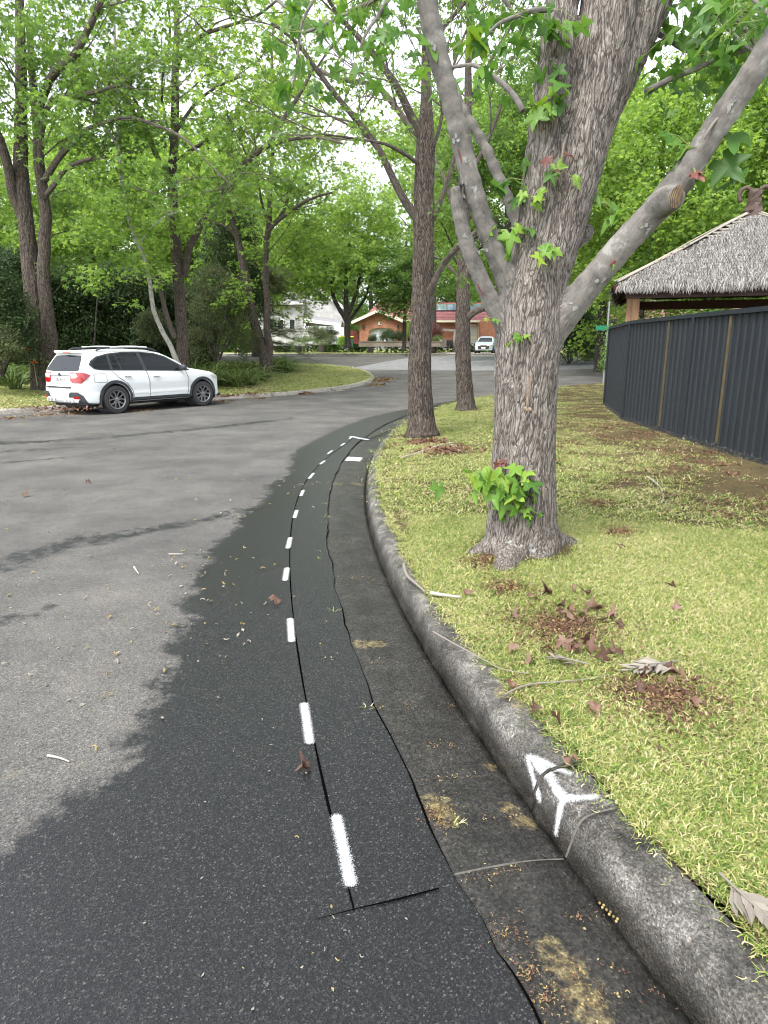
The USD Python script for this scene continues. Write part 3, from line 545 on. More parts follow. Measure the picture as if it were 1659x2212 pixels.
# the arrow sprayed on the kerb: found on the kerb's surface under the strokes of the photograph
sg_, dg_ = np.meshgrid(np.linspace(KS[J1] - 0.3, KS[J1] + 1.2, 300), np.linspace(0, 0.27, 90), indexing='ij')
kp = on_kerb(sg_, dg_, 0.006)
def project(p):
    r = p - EYE; f = r[..., 1] * math.cos(PITCH) - r[..., 2] * math.sin(PITCH); up = r[..., 1] * math.sin(PITCH) + r[..., 2] * math.cos(PITCH)
    return CU + FPX * r[..., 0] / f, CV - FPX * up / f
ku, kv = project(kp)
def kerb_sd(u, v):
    i = np.argmin((ku - u) ** 2 + (kv - v) ** 2); return np.array([sg_.flat[i], dg_.flat[i]])
c3 = lambda x, y: (999 + x * 0.2441 , 1566 + y * 0.2441)
STROKES = [[(590, 285), (625, 440), (690, 650)], [(590, 285), (700, 330), (830, 390), (940, 430)], [(620, 300), (700, 390), (780, 460)], [(800, 490), (850, 590), (905, 660)], [(1170, 640), (1020, 655), (905, 665)], [(900, 670), (865, 780), (835, 950)]]
STROKES = [[kerb_sd(*c3(*p)) for p in S] for S in STROKES]
iu, jv = np.meshgrid(np.linspace(KS[J1] - 0.02, kerb_sd(*c3(560, 250))[0] + 0.08, 150), np.linspace(0.004, 0.262, 70), indexing='ij')
lines = sg.MultiLineString([np.array(S) for S in STROKES])
dd = shapely.distance(shapely.points(iu.ravel(), jv.ravel()), lines)
crack = np.abs(iu.ravel() - KS[J2]) < 0.008
pd = np.clip(1.0 - (dd - 0.002) / 0.040, 0, 1) * 0.56 * (0.86 + 0.28 * noise(np.column_stack([iu.ravel() * 20, jv.ravel() * 20, 0 * dd]))); pd[crack] = 0
av = on_kerb(iu, jv, 0.010).reshape(-1, 3); m = 70
i, j = np.meshgrid(np.arange(149), np.arange(69), indexing='ij')
q = np.stack([i * m + j, i * m + j + 1, (i + 1) * m + j + 1, (i + 1) * m + j], -1).reshape(-1, 4)[:, ::-1]
keep = (pd[q].max(1) > 0.05); q = q[keep]; us, qi = np.unique(q, return_inverse=True); q = qi.reshape(-1, 4); av, pd = av[us], pd[us]
obj('painted_arrow', (av, np.vstack([q[:, [0, 1, 2]], q[:, [0, 2, 3]]])), 'white_spray', kerb, smooth=True, prims={'pd': pd}, label='white sprayed arrow over the crack in the kerb')

# ------------------------------------------------------------------ verges and ground
back_line = sg.LineString(clean(BACK)); back_pts = cKDTree(BACK)
T1B = at_g(1128, 1188, 0.15); T2B = at_g(912, 938, 0.17); T3B = at_g(1005, 884, 0.17)
def lawn_z(x, y):
    p = np.column_stack([x, y]); d = back_pts.query(p)[0]
    z = height(x, y) + 0.109 + 0.095 * (1 - np.exp(-d / 1.6)) + 0.03 * np.minimum(d, 1) * (fbm(np.column_stack([p * 0.9, 0 * p[:, :1]]), 4) - 0.5)
    r = np.hypot(p[:, 0] - T1B[0], p[:, 1] - T1B[1]); return z + 0.05 * np.exp(-(r / 0.42) ** 2) * np.minimum(d * 3, 1)
rb = clean(BACK)
lawnpoly = sg.Polygon(np.vstack([rb, [(60, 8), (30, -9)]])).buffer(0)
if lawnpoly.geom_type != 'Polygon': lawnpoly = max(lawnpoly.geoms, key=lambda g: g.area)
lp = np.vstack([polar_points(0.8, 24, 0.022, 3, -0.1, 1.4), polar_points(2, 70, 0.1, 4)])
lp = lp[shapely.contains_xy(lawnpoly.buffer(-0.02), lp[:, 0], lp[:, 1])]
lawn = fill_region(lawnpoly, lp, lawn_z)
obj('nature_strip', lawn, 'soil', smooth=True, kind='structure')
leftpoly = sg.Polygon(np.vstack([LBACK, [(-60, -25), (-30, -25)]])).buffer(0)
if leftpoly.geom_type != 'Polygon': leftpoly = max(leftpoly.geoms, key=lambda g: g.area)
lback = cKDTree(LBACK)
def left_z(x, y):
    p = np.column_stack([x, y]); d = lback.query(p)[0]
    return height(x, y) + 0.108 + 0.25 * (1 - np.exp(-d / 5)) + 0.05 * np.minimum(d, 1) * (fbm(np.column_stack([p * 0.6, 0 * p[:, :1]]), 4) - 0.5)
qp = np.stack(np.meshgrid(np.arange(-60, 2, 0.6), np.arange(-25, 46, 0.6)), -1).reshape(-1, 2) + np.random.default_rng(3).uniform(-0.2, 0.2, (103 * 119 if False else 1, 1))
qp = qp[shapely.contains_xy(leftpoly.buffer(-0.05), qp[:, 0], qp[:, 1])]
obj('nature_strip', fill_region(leftpoly, qp, left_z), 'verge_far', smooth=True, kind='structure')
farpoly = sg.box(-140, FARY + 0.2, 140, 230)
fp = np.stack(np.meshgrid(np.arange(-138, 140, 3.0), np.arange(FARY + 1, 229, 2.5)), -1).reshape(-1, 2)
def far_z(x, y): return height(x, y) + 0.118 + 0.04 * (fbm(np.column_stack([np.asarray(x) * 0.3, np.asarray(y) * 0.3, 0 * np.asarray(x)]), 3) - 0.5)
obj('nature_strip', fill_region(farpoly, fp, far_z), 'verge_far', smooth=True, kind='structure')
gp = np.stack(np.meshgrid(np.linspace(-400, 400, 60), np.linspace(-120, 600, 90)), -1).reshape(-1, 2)
obj('ground', fill_region(sg.box(-401, -121, 401, 601), gp, lambda x, y: height(x, y) - 0.15), 'verge_far', smooth=True, kind='structure')
def sheet(x0, x1, y0, y1, zf, dz, nx=24, ny=6):
    X, Y = np.meshgrid(np.linspace(x0, x1, nx), np.linspace(y0, y1, ny), indexing='ij')
    v = np.column_stack([X.ravel(), Y.ravel(), zf(X.ravel(), Y.ravel()) + dz]); i, j = np.meshgrid(np.arange(nx - 1), np.arange(ny - 1), indexing='ij')
    q = np.stack([i * ny + j, (i + 1) * ny + j, (i + 1) * ny + j + 1, i * ny + j + 1], -1).reshape(-1, 4); return v, np.vstack([q[:, [0, 1, 2]], q[:, [0, 2, 3]]])
obj('footpath', sheet(-60, 60, 57.6, 61.5, far_z, 0.03, 60, 8), 'path_concrete', kind='structure', smooth=True)
obj('driveway', sheet(-13, -5.5, 53.3, 57.55, far_z, 0.036, 10, 8), 'path_concrete', kind='structure', smooth=True)
obj('driveway', sheet(5.0, 11, 53.3, 57.55, far_z, 0.036, 10, 8), 'path_concrete', kind='structure', smooth=True)
obj('driveway', sheet(5.6, 12, 61.55, 71, far_z, 0.034, 10, 8), 'path_concrete', kind='structure', smooth=True)
# ------------------------------------------------------------------ leaves
def star_leaf(size, seed=0, fine=False, droop=0.25, fold=0.15):
    """a five-lobed leaf in the xy plane, stalk at the origin, tip towards +y"""
    g = np.random.default_rng(seed)
    tips = [(-128, 0.55), (-62, 0.86), (0, 1.0), (62, 0.86), (128, 0.55)]
    out = [(0.02, -0.02)]
    for k, (a, r) in enumerate(tips):
        a += g.normal(0, 4); r *= g.uniform(0.9, 1.08)
        if k:
            am = math.radians((tips[k - 1][0] + tips[k][0]) / 2); out.append((math.sin(am) * 0.43, math.cos(am) * 0.43))
        d = np.array([math.sin(math.radians(a)), math.cos(math.radians(a))]); s = np.array([d[1], -d[0]])
        if fine:
            for t, w in ((0.58, -0.175), (0.80, -0.105)): out.append(tuple(d * r * t + s * w))
        out.append(tuple(d * r))
        if fine:
            for t, w in ((0.80, 0.105), (0.58, 0.175)): out.append(tuple(d * r * t + s * w))
    o = np.array(out); o = o * 0.62
    n = len(o); v = np.vstack([o, [[0, 0.16]]]); f = [[i, (i + 1) % n, n] for i in range(n)]
    f = [t[::-1] for t in f]
    r = np.hypot(v[:, 0], v[:, 1] - 0.16)
    z = -droop * r ** 2 * 1.3 + fold * np.abs(v[:, 0]) * 0.7
    return np.column_stack([v, z]) * size, np.array(f)
def place(v, at_, yaw, pitch, roll=0.0):
    R = trimesh.transformations.euler_matrix(pitch, roll, yaw, 'sxyz')[:3, :3]; return v @ R.T + np.array(at_)
def spray_mesh(n, leaf, length, spread, seed, droop=0.5, stalk=0.06):
    """a leafy twig growing along +x, as one mesh"""
    g = np.random.default_rng(seed); parts = []
    tw = tube(np.array([[0, 0, 0], [length * 0.5, 0, 0.03], [length, 0, -0.05]]), [0.006, 0.005, 0.003], 4); parts.append((tw[0], tw[1]))
    for k in range(n):
        t = g.random() ** 0.7; p = np.array([length * t, 0, 0.0]) + g.normal(0, spread, 3) * [0.35, 1, 0.6]
        yaw = g.uniform(0, 2 * math.pi); lv, lf = star_leaf(leaf * g.uniform(0.7, 1.15), seed * 97 + k)
        parts.append((place(lv, p, yaw, -g.uniform(0.1, 1.2) * droop * 2, g.normal(0, 0.35)), lf))
    return cat_mesh(parts)
def clump_mesh(n, leaf, rad, seed, kind='star', flat=0.7):
    g = np.random.default_rng(seed); parts = []
    for k in range(n):
        d = g.normal(size=3); d /= np.linalg.norm(d); p = d * rad * g.random() ** 0.45 * np.array([1, 1, flat])
        s = leaf * g.uniform(0.65, 1.2)
        if kind == 'star': lv, lf = star_leaf(s, seed * 31 + k)
        else:
            lv = np.array([[0, 0, 0], [0.28, 0.45, 0.03], [0, 1, -0.06], [-0.28, 0.45, 0.03]]) * s; lf = np.array([[0, 1, 2], [0, 2, 3]])
        parts.append((place(lv, p, g.uniform(0, 6.283), -g.uniform(0.0, 1.2), g.normal(0, 0.5)), lf))
    return cat_mesh(parts)
SPRAYS = [spray_mesh(16, 0.155, 0.55, 0.13, s) for s in (1, 2, 3, 4)]
CLUMPS = [clump_mesh(46, 0.20, 0.62, s) for s in (11, 12, 13)]
OVALS = [clump_mesh(70, 0.11, 0.45, s, 'oval') for s in (21, 22, 23)]

def ridged(kxy=14, kz=2.0, amp=0.16, seed=0):
    def f(c, s, al, R):
        p = np.stack([c * R * kxy + seed, s * R * kxy, al * kz], -1)
        w = noise(p * 0.6, seed + 5) * 1.2; p[..., 0] += w; p[..., 1] += w
        n = noise(p, seed); return R * amp * (1 - np.abs(2 * n - 1) ** 0.8 - 0.6)
    return f
def L3(pts):                    # (u, v, radius in reading pixels, distance) -> points, radii in metres
    P = np.array([at_y(u, v, y) for u, v, r, y in pts]); R = np.array([r / FPX for u, v, r, y in pts]) * (P[:, 1] * math.cos(PITCH) - (P[:, 2] - EYE[2]) * math.sin(PITCH)); return P, R
def hero_limbs(tree, limbs, bark, seed, smooth=(0.0, 0.3)):
    """limbs: (name, list of (u, v, r, y)); the first is the trunk"""
    out = []
    for k, (nm, pts) in enumerate(limbs):
        P, R = L3(pts); n = max(8, int(np.linalg.norm(np.diff(P, axis=0), axis=1).sum() / (0.06 if R.max() > 0.1 else 0.12)))
        n = min(n, 260); P, R = resample(P, R, n)
        if nm != 'trunk':
            P = P + (fbm(np.column_stack([np.arange(n) * 0.035, np.full(n, seed + k), np.zeros(n)]), 3)[:, None] - 0.5) * R[:, None] * 1.5
        sides = int(np.clip(R.max() * 2 * np.pi / 0.014, 8, 96))
        v, f, bk = tube(P, R, sides, ridged(kxy=24, kz=3.0, amp=0.16 if nm == 'trunk' else 0.12, seed=seed + k))
        sm = np.clip((0.11 - np.repeat(R, sides)) / 0.07, smooth[0], smooth[1]); sm = np.r_[sm, sm[-1], sm[0]]
        obj(nm, (v, f), bark, tree, smooth=True, prims={'bk': bk, 'sm': sm}); out.append((P, R))
    return out
def branch(g, p, d, L, r0, n=6, lift=0.25, wob=0.25):
    P, q, dd = [p], np.array(p, float), np.array(d, float) / np.linalg.norm(d)
    for k in range(n - 1):
        dd = dd + g.normal(0, wob, 3) * 0.5 + np.array([0, 0, lift * 0.12]); dd /= np.linalg.norm(dd); q = q + dd * L / (n - 1); P.append(q)
    return np.array(P), np.linspace(r0, r0 * 0.3, n)
def twigs(g, limbs, per_m=2.2, L1=(1.2, 3.0), L2=(0.4, 1.1), start=0.25, lift=0.3, r1=0.022, n2=5, leafy=(3, 5), bias=(0, 0, 0)):
    tubes, sp, sd = [], [], []
    for P, R in limbs:
        s = np.r_[0, np.cumsum(np.linalg.norm(np.diff(P, axis=0), axis=1))]; T = np.gradient(P, axis=0)
        for _ in range(max(1, int(per_m * s[-1] * (1 - start)))):
            t = s[-1] * (start + (1 - start) * g.random()); i = min(np.searchsorted(s, t), len(P) - 1); tt = T[i] / np.linalg.norm(T[i])
            a = g.uniform(0, 6.283); d = 0.55 * tt + np.array([math.cos(a), math.sin(a), 0.25]) * 0.9 + np.array(bias)
            L = g.uniform(*L1) * (0.6 + 0.4 * (1 - t / s[-1])); B, rb_ = branch(g, P[i], d, L, min(R[i] * 0.55, r1 * L / 2), 7, lift)
            tubes.append(tube(B, rb_, 5))
            for k in range(n2):
                j = g.integers(2, 7); a = g.uniform(0, 6.283); dt = B[min(j, 6)] - B[j - 1]; dt /= np.linalg.norm(dt)
                d2 = dt + np.array([math.cos(a), math.sin(a), 0.1]) * 0.8; C, rc = branch(g, B[min(j, 6)], d2, g.uniform(*L2), 0.008, 4, lift * 0.5)
                tubes.append(tube(C, rc, 4)); 
                for c in C[1:]: sp.append(c); sd.append(d2)
            for c in B[3:]: sp.append(c); sd.append(d)
    return tubes, np.array(sp), np.array(sd)
def leaf_out(tree, sp, sd, g, mat, per=1.0, jitter=0.22, size=(0.8, 1.25), name='crown', protos=None, seed=1):
    k = g.permutation(len(sp))[:int(len(sp) * min(per, 1))]
    if per > 1: k = g.integers(0, len(sp), int(len(sp) * per))
    pos = sp[k] + g.normal(0, jitter, (len(k), 3)); yaw = np.arctan2(sd[k, 1], sd[k, 0]) + g.normal(0, 0.8, len(k))
    q = quat(yaw, g.uniform(0, 0.55, len(k)), g.uniform(0, 6.283, len(k)))
    return scatter(name, [(m, mat, False) for m in (protos or SPRAYS)], pos, q, g.uniform(*size, len(k)), tree, seed=seed)
def twig_mesh(tree, tubes, bark, name='twigs'):
    v, f, bk = cat_tubes(tubes); return obj(name, (v, f), bark, tree, smooth=True, prims={'bk': bk, 'sm': np.full(len(v), 0.6)}, kind='stuff')
def clumpy(g, c, rad, n_clumps, per, sigma, shell=0.5):
    """leaf places in clumps through an uneven crown"""
    d = g.normal(size=(n_clumps, 3)); d /= np.linalg.norm(d, axis=1)[:, None]
    rr = (shell + (1 - shell) * g.random(n_clumps)) ** 0.8
    cc = np.array(c) + d * rr[:, None] * np.array(rad) * g.uniform(0.75, 1.15, (n_clumps, 1))
    p = cc[:, None] + g.normal(0, 1, (n_clumps, per, 3)) * sigma * g.uniform(0.6, 1.4, (n_clumps, 1, 1)) * np.array([1, 1, 0.7])
    return p.reshape(-1, 3), cc

# ------------------------------------------------------------------ the near sweetgum: one skin over trunk and limbs
Y1 = float(T1B[1])
near_tree = thing('sweetgum_tree', 'thick forking tree with furrowed grey bark and leafy sprouts, nearest the kerb arrow', 'tree', T1B)
CH = {   # u, v, radius, distance offset
 'trunk': [(1126, 1215, 86, 0.0), (1128, 1130, 72, 0.0), (1131, 1000, 64, 0.0), (1134, 880, 63, 0.0), (1138, 780, 64, 0.0), (1142, 720, 68, 0.0), (1146, 660, 66, 0.0), (1160, 590, 66, 0.02), (1185, 520, 64, 0.04), (1212, 440, 62, 0.05), (1243, 330, 62, 0.05), (1272, 230, 60, 0.05), (1298, 110, 58, 0.05), (1318, -10, 56, 0.05), (1335, -120, 54, 0.05)],
 'stem': [(1150, 600, 50, 0.0), (1160, 500, 40, -0.02), (1168, 400, 38, -0.02), (1182, 270, 36, 0.0), (1200, 120, 34, 0.02), (1218, -20, 32, 0.04), (1230, -130, 30, 0.05)],
 'stem_b': [(1262, 300, 46, 0.08), (1310, 200, 46, 0.1), (1362, 90, 45, 0.12), (1410, -10, 43, 0.14), (1460, -130, 40, 0.16)],
 'limb_a': [(1125, 665, 36, -0.02), (1098, 610, 24, -0.06), (1076, 560, 19.5, -0.1), (1052, 500, 19, -0.13), (1026, 420, 19, -0.16), (1002, 330, 19.5, -0.2), (977, 230, 19, -0.24), (950, 130, 19, -0.28), (927, 30, 19, -0.32), (907, -90, 18, -0.36)],
 'limb_b': [(1110, 720, 28, -0.02), (1080, 685, 18, -0.06), (1052, 632, 15, -0.10), (1025, 570, 14, -0.14), (1003, 510, 13.5, -0.16), (990, 450, 13, -0.18), (984, 414, 12, -0.18)],
 'limb_c': [(1140, 520, 20, 0.1), (1105, 450, 11, 0.14), (1078, 385, 10, 0.16), (1045, 310, 9.5, 0.2), (1010, 255, 9, 0.24), (975, 190, 8.5, 0.3), (945, 120, 8, 0.36)],
 'limb_d': [(1170, 745, 32, -0.02), (1205, 700, 30, -0.06), (1245, 648, 28, -0.12), (1300, 582, 26, -0.2), (1360, 512, 26, -0.28), (1420, 450, 27, -0.36), (1452, 412, 28, -0.4), (1500, 345, 25, -0.46), (1550, 270, 25, -0.54), (1605, 190, 25, -0.62), (1660, 105, 25, -0.7), (1740, -20, 24, -0.8)],
 'stub': [(1420, 446, 22, -0.38), (1443, 432, 23, -0.47), (1457, 427, 21, -0.53)],
 'stub_b': [(1225, 520, 22, 0.1), (1252, 508, 17, 0.12), (1268, 500, 13, 0.14)],
}
ROOTS = [(1128, 1150, 40, (1245, 1182), 16), (1128, 1150, 40, (1030, 1200), 20), (1115, 1170, 40, (1090, 1232), 24), (1150, 1170, 40, (1170, 1215), 20), (1128, 1140, 40, (1180, 1150), 10)]
caps, gid = [], []
for gi, (nm, pts) in enumerate(CH.items()):
    P, R = L3([(u, v, r, Y1 + dy) for u, v, r, dy in pts]); P, R = resample(P, R, len(P) * 2)
    for a, b, ra, rb2 in zip(P, P[1:], R, R[1:]): caps.append((a, b, ra, rb2)); gid.append(gi)
for u, v, r, e, re in ROOTS:
    a = at_y(u, v, Y1); b = at_g(*e, 0.135); caps.append((a, b, r * Y1 / FPX, re * Y1 / FPX)); gid.append(0)
caps.append((T1B + [0, 0.1, 0.1], T1B + [0.1, 0.42, -0.08], 0.13, 0.06)); gid.append(0)
gid = np.array(gid)
lo = np.min([np.minimum(a, b) - max(ra, rb2) for a, b, ra, rb2 in caps], 0) - 0.06; hi = np.max([np.maximum(a, b) + max(ra, rb2) for a, b, ra, rb2 in caps], 0) + 0.06
HV = 0.0105; dims = np.ceil((hi - lo) / HV).astype(int) + 1
D = np.full(dims, 1.0, np.float32)
K = 0.035
for (a, b, ra, rb2) in caps:
    l = np.floor((np.minimum(a, b) - max(ra, rb2) - 0.16 - lo) / HV).astype(int).clip(0); h = np.minimum(np.ceil((np.maximum(a, b) + max(ra, rb2) + 0.16 - lo) / HV).astype(int), dims)
    X = [lo[k] + np.arange(l[k], h[k]) * HV for k in range(3)]
    px = X[0][:, None, None] - a[0]; py = X[1][None, :, None] - a[1]; pz = X[2][None, None, :] - a[2]; ab = b - a
    t = np.clip((px * ab[0] + py * ab[1] + pz * ab[2]) / (ab @ ab), 0, 1)
    d = np.sqrt((px - t * ab[0]) ** 2 + (py - t * ab[1]) ** 2 + (pz - t * ab[2]) ** 2) - (ra + t * (rb2 - ra))
    S = D[l[0]:h[0], l[1]:h[1], l[2]:h[2]]
    hh = np.maximum(K - np.abs(S - d), 0) / K
    D[l[0]:h[0], l[1]:h[1], l[2]:h[2]] = np.minimum(S, d) - hh * hh * K * 0.25
tv, tf = surface_nets(D, lo, HV)
m = trimesh.Trimesh(tv, tf, process=False); trimesh.smoothing.filter_taubin(m, iterations=6); tv = np.array(m.vertices)
del D
A = np.array([c[0] for c in caps]); Bc = np.array([c[1] for c in caps]); RA = np.array([c[2] for c in caps]); RB = np.array([c[3] for c in caps])
best = np.full(len(tv), 9.0); bi = np.zeros(len(tv), int); bt = np.zeros(len(tv))
for k in range(len(caps)):
    ab = Bc[k] - A[k]; t = np.clip((tv - A[k]) @ ab / (ab @ ab), 0, 1); d = np.linalg.norm(tv - A[k] - t[:, None] * ab, axis=1) - (RA[k] + t * (RB[k] - RA[k]))
    if gid[k] != 0 or k >= 60: d = d + 0.004
    w = d < best; best[w] = d[w]; bi[w] = k; bt[w] = t[w]
# bark coordinates: blend the axis of the nearest limb
axis = Bc[bi] - A[bi]; axis /= np.linalg.norm(axis, axis=1)[:, None]; axis = np.where((axis[:, 2] < 0)[:, None], -axis, axis)
import scipy.sparse as sp_
E_ = np.vstack([tf[:, [0, 1]], tf[:, [1, 2]], tf[:, [2, 0]]]); W = sp_.coo_matrix((np.ones(2 * len(E_)), (np.r_[E_[:, 0], E_[:, 1]], np.r_[E_[:, 1], E_[:, 0]])), shape=(len(tv),) * 2).tocsr(); W = sp_.diags(1 / np.asarray(W.sum(1)).ravel()) @ W
grp = gid[bi]; names = list(CH)
smooth_of = np.array([0.0, 0.10, 0.05, 0.92, 0.88, 1.0, 0.88, 0.9, 0.4])
smv = smooth_of[grp].astype(float)
for _ in range(45): smv = W @ smv
bk = np.zeros_like(tv)
for gi in range(len(names)):       # one straight axis for each limb; trunk and stems share the trunk's
    sel = grp == gi; ks = np.flatnonzero(gid == (gi if gi > 2 else 0)); ax = Bc[ks[min(len(ks) - 1, 27)]] - A[ks[0]]
    if ax[2] < 0: ax = -ax
    ax /= np.linalg.norm(ax); e1 = np.array([1.0, 0, 0]) - ax * ax[0]; e1 /= np.linalg.norm(e1); e2 = np.cross(ax, e1); bk[sel] = tv[sel] @ np.stack([e1, e2, ax], 1)
bk += 0.03 * np.column_stack([noise(tv * 5, 31), noise(tv * 5, 32), noise(tv * 5, 33)])
vn = np.array(trimesh.Trimesh(tv, tf, process=False).vertex_normals)
q = bk * np.array([34, 34, 6.5]); wv = noise(q * 0.5, 4) * 1.4; q[:, 0] += wv; q[:, 1] += wv * 0.7
rg = 1 - np.abs(2 * noise(q, 9) - 1); rg2 = 1 - np.abs(2 * noise(q * np.array([2.1, 2.1, 2.6]), 19) - 1)
low = fbm(bk * 5, 3, 7) - 0.5
tv = tv + vn * ((1 - smv) * (0.011 * (rg - 0.65) + 0.004 * (rg2 - 0.6)) + 0.014 * low + smv * 0.0035 * (noise(bk * np.array([18, 18, 60])) - 0.5))[:, None]
foot = np.clip(1 - (tv[:, 2] - T1B[2]) / 0.25, 0, 1)
fg = grp[tf]; fg = np.where(fg[:, 0] == fg[:, 1], fg[:, 0], fg[:, 2])
part_of = {'trunk': 'trunk', 'stem': 'stem', 'stem_b': 'stem', 'stub': 'cut_stub', 'stub_b': 'cut_stub'}
vn = np.array(trimesh.Trimesh(tv, tf, process=False).vertex_normals)
def local(v): return v - T1B
for gi, nm in enumerate(names):
    F = tf[fg == gi]
    if not len(F): continue
    us, inv = np.unique(F, return_inverse=True)
    pr = obj(part_of.get(nm, 'limb'), (local(tv[us]), inv.reshape(-1, 3)), 'bark_grey', near_tree, smooth=True, prims={'bk': bk[us], 'sm': smv[us]})
    UsdGeom.Mesh(pr).GetNormalsAttr().Set(Vt.Vec3fArray.FromNumpy(vn[us].astype(np.float32)))
# the sawn face of the cut limb, scars
def disc(c, n, r, ry=None, k=24, bow=0.0):
    n = np.array(n, float) / np.linalg.norm(n); a = np.cross(n, [0, 0, 1.0]); a /= np.linalg.norm(a); b = np.cross(n, a)
    t = np.arange(k) / k * 2 * np.pi; rr = [0, 0.35, 0.7, 1.0]
    v = [np.array(c) + n * bow]; f = []
    for j, q_ in enumerate(rr[1:]):
        w = 1 + 0.05 * np.sin(3 * t + 1)
        v += list(np.array(c) + n * bow * (1 - q_ ** 2) + (np.cos(t) * r * q_ * w)[:, None] * a + (np.sin(t) * (ry or r) * q_ * w)[:, None] * b)
    for i in range(k): f.append([0, 1 + i, 1 + (i + 1) % k])
    for j in range(2):
        for i in range(k):
            p, q_ = 1 + j * k + i, 1 + j * k + (i + 1) % k; f += [[p, p + k, q_ + k], [p, q_ + k, q_]]
    return np.array(v), np.array(f)
look('sawn_wood', {'tc': ('texture_coordinate', {}), 'w': ('wave_texture', {'wave_type': 'rings', 'rings_direction': 'spherical', 'scale': 60.0, 'distortion': 4.0, 'detail': 3}), 'g': ('geometry', {}), 'n': ('noise_texture', {'scale': 25.0, 'detail': 4}), 'r': ('rgb_ramp', {'ramp': [(0.25, (0.03, 0.02, 0.012)), (0.5, (0.12, 0.078, 0.042)), (0.75, (0.22, 0.155, 0.09))]}), 'm': ('mix_float', {'fac': 0.6}), 'p': ('principled_bsdf', {'roughness': 0.85})},
     [('g.position', 'n.vector'), ('g.position', 'w.vector'), ('w.fac', 'm.a'), ('n.fac', 'm.b'), ('m.result', 'r.fac'), ('r.color', 'p.base_color')])
sc = at_y(1461, 425, Y1 - 0.60); sn = EYE - sc; sn /= np.linalg.norm(sn); sn = sn + np.array([0.6, 0, -0.1])
obj('sawn_face', tuple([local(disc(sc, sn, 0.042, 0.058, bow=0.004)[0]), disc(sc, sn, 0.042, 0.058)[1]]), 'sawn_wood', near_tree, smooth=True, label='pale sawn face of the cut branch')
tree_tree = cKDTree(tv)
def on_bark(u, v, lift=0.004):
    d = ray(u, v); d = d / np.linalg.norm(d); ts = np.linspace(Y1 - 1.2, Y1 + 0.6, 600) * np.linalg.norm(ray(u, v)) / ray(u, v)[1]
    q_ = EYE + ts[:, None] * d; dist, i = tree_tree.query(q_); k = np.argmax(dist < 0.012) if (dist < 0.012).any() else np.argmin(dist)
    return tv[i[k]] + vn[i[k]] * lift, vn[i[k]]
plain('wood_scar', (0.19, 0.14, 0.10), 0.85, var=0.5, nscale=40); plain('red_scar', (0.13, 0.035, 0.03), 0.85, var=0.4, nscale=60)
def scar(pts, w, mat, name):
    P, Nn = zip(*[on_bark(u, v, 0.006) for u, v in pts]); P, Nn = np.array(P), np.array(Nn)
    P2_, _ = resample(P, np.ones(len(P)), 14); N2 = np.stack([np.interp(np.linspace(0, 1, 14), np.linspace(0, 1, len(P)), Nn[:, k]) for k in range(3)], 1)
    T = np.gradient(P2_, axis=0); S = np.cross(T, N2); S /= np.linalg.norm(S, axis=1)[:, None]
    ww = w * np.sin(np.linspace(0.25, np.pi - 0.25, 14)) ** 0.5 * (0.8 + 0.4 * noise(P2_ * 60)); rows_ = [P2_ - S * ww[:, None] / 2 - N2 * 0.01, P2_ + N2 * 0.003, P2_ + S * ww[:, None] / 2 - N2 * 0.01]
    v = np.vstack(rows_); n = 14; f = []
    for a in (0, 1):
        for i in range(n - 1): f += [[a*n+i, (a+1)*n+i, (a+1)*n+i+1], [a*n+i, (a+1)*n+i+1, a*n+i+1]]
    f = np.array(f)
    obj(name, (local(v), f), mat, near_tree, smooth=True)
scar([(1140, 800), (1142, 840), (1138, 880)], 0.022, 'wood_scar', 'bark_scar'); scar([(1132, 884), (1150, 888)], 0.035, 'wood_scar', 'bark_scar'); scar([(1104, 968), (1102, 1005)], 0.012, 'wood_scar', 'bark_scar')
scar([(988, 322), (992, 340), (997, 352)], 0.016, 'red_scar', 'bark_scar'); scar([(1032, 615), (1042, 640)], 0.013, 'red_scar', 'bark_scar'); scar([(1318, 575), (1330, 565)], 0.03, 'red_scar', 'bark_scar')
gt = np.random.default_rng(77)
plain('lichen', (0.21, 0.212, 0.2), 0.95, var=0.25, nscale=50)
for u, v in [(1405, 492), (1398, 500), (1010, 505), (1000, 395), (985, 300), (1024, 408), (1588, 215), (1575, 235), (935, 100), (1235, 665), (1300, 612), (1010, 345), (1045, 540), (1150, 1180), (1120, 1190), (1100, 1170)]:
    for _ in range(3):
        p, n = on_bark(u + gt.normal(0, 5), v + gt.normal(0, 6), 0.0025); dv, df = disc(p, n, gt.uniform(0.005, 0.014), gt.uniform(0.006, 0.018), 14); dv = p + (dv - p) * (0.55 + 0.9 * noise(dv * 160))[:, None]
        dv += n * 0.0; obj('lichen_patch', (local(dv), df), 'lichen', near_tree, smooth=True)
FINE = [star_leaf(1.0, s, True) for s in range(8)]
def big_leaf(p, size, yaw, pitch, roll, mat, parent=near_tree, name='leaf'):
    v, f = FINE[gt.integers(0, 8)]; v = v * np.array([1, 1, gt.uniform(0.5, 2.2)]); v[:, 2] += 0.05 * np.sin(v[:, 0] * 11 + gt.uniform(0, 6)) + 0.04 * np.sin(v[:, 1] * 9 + gt.uniform(0, 6)); return obj(name, (local(place(v * size, p, yaw, pitch, roll)), f), mat, parent, smooth=True)
def stalk(a, b, r=0.0022, mat='stalk_green'):
    mid = (np.array(a) + b) / 2 + [0, 0, 0.15 * np.linalg.norm(np.array(b) - a)]; t = tube(np.array([a, mid, b]), [r, r, r * 0.7], 5); return t[0], t[1]
plain('stalk_green', (0.16, 0.19, 0.05), 0.6); plain('stalk_grey', (0.17, 0.15, 0.13), 0.8)
stalks = []
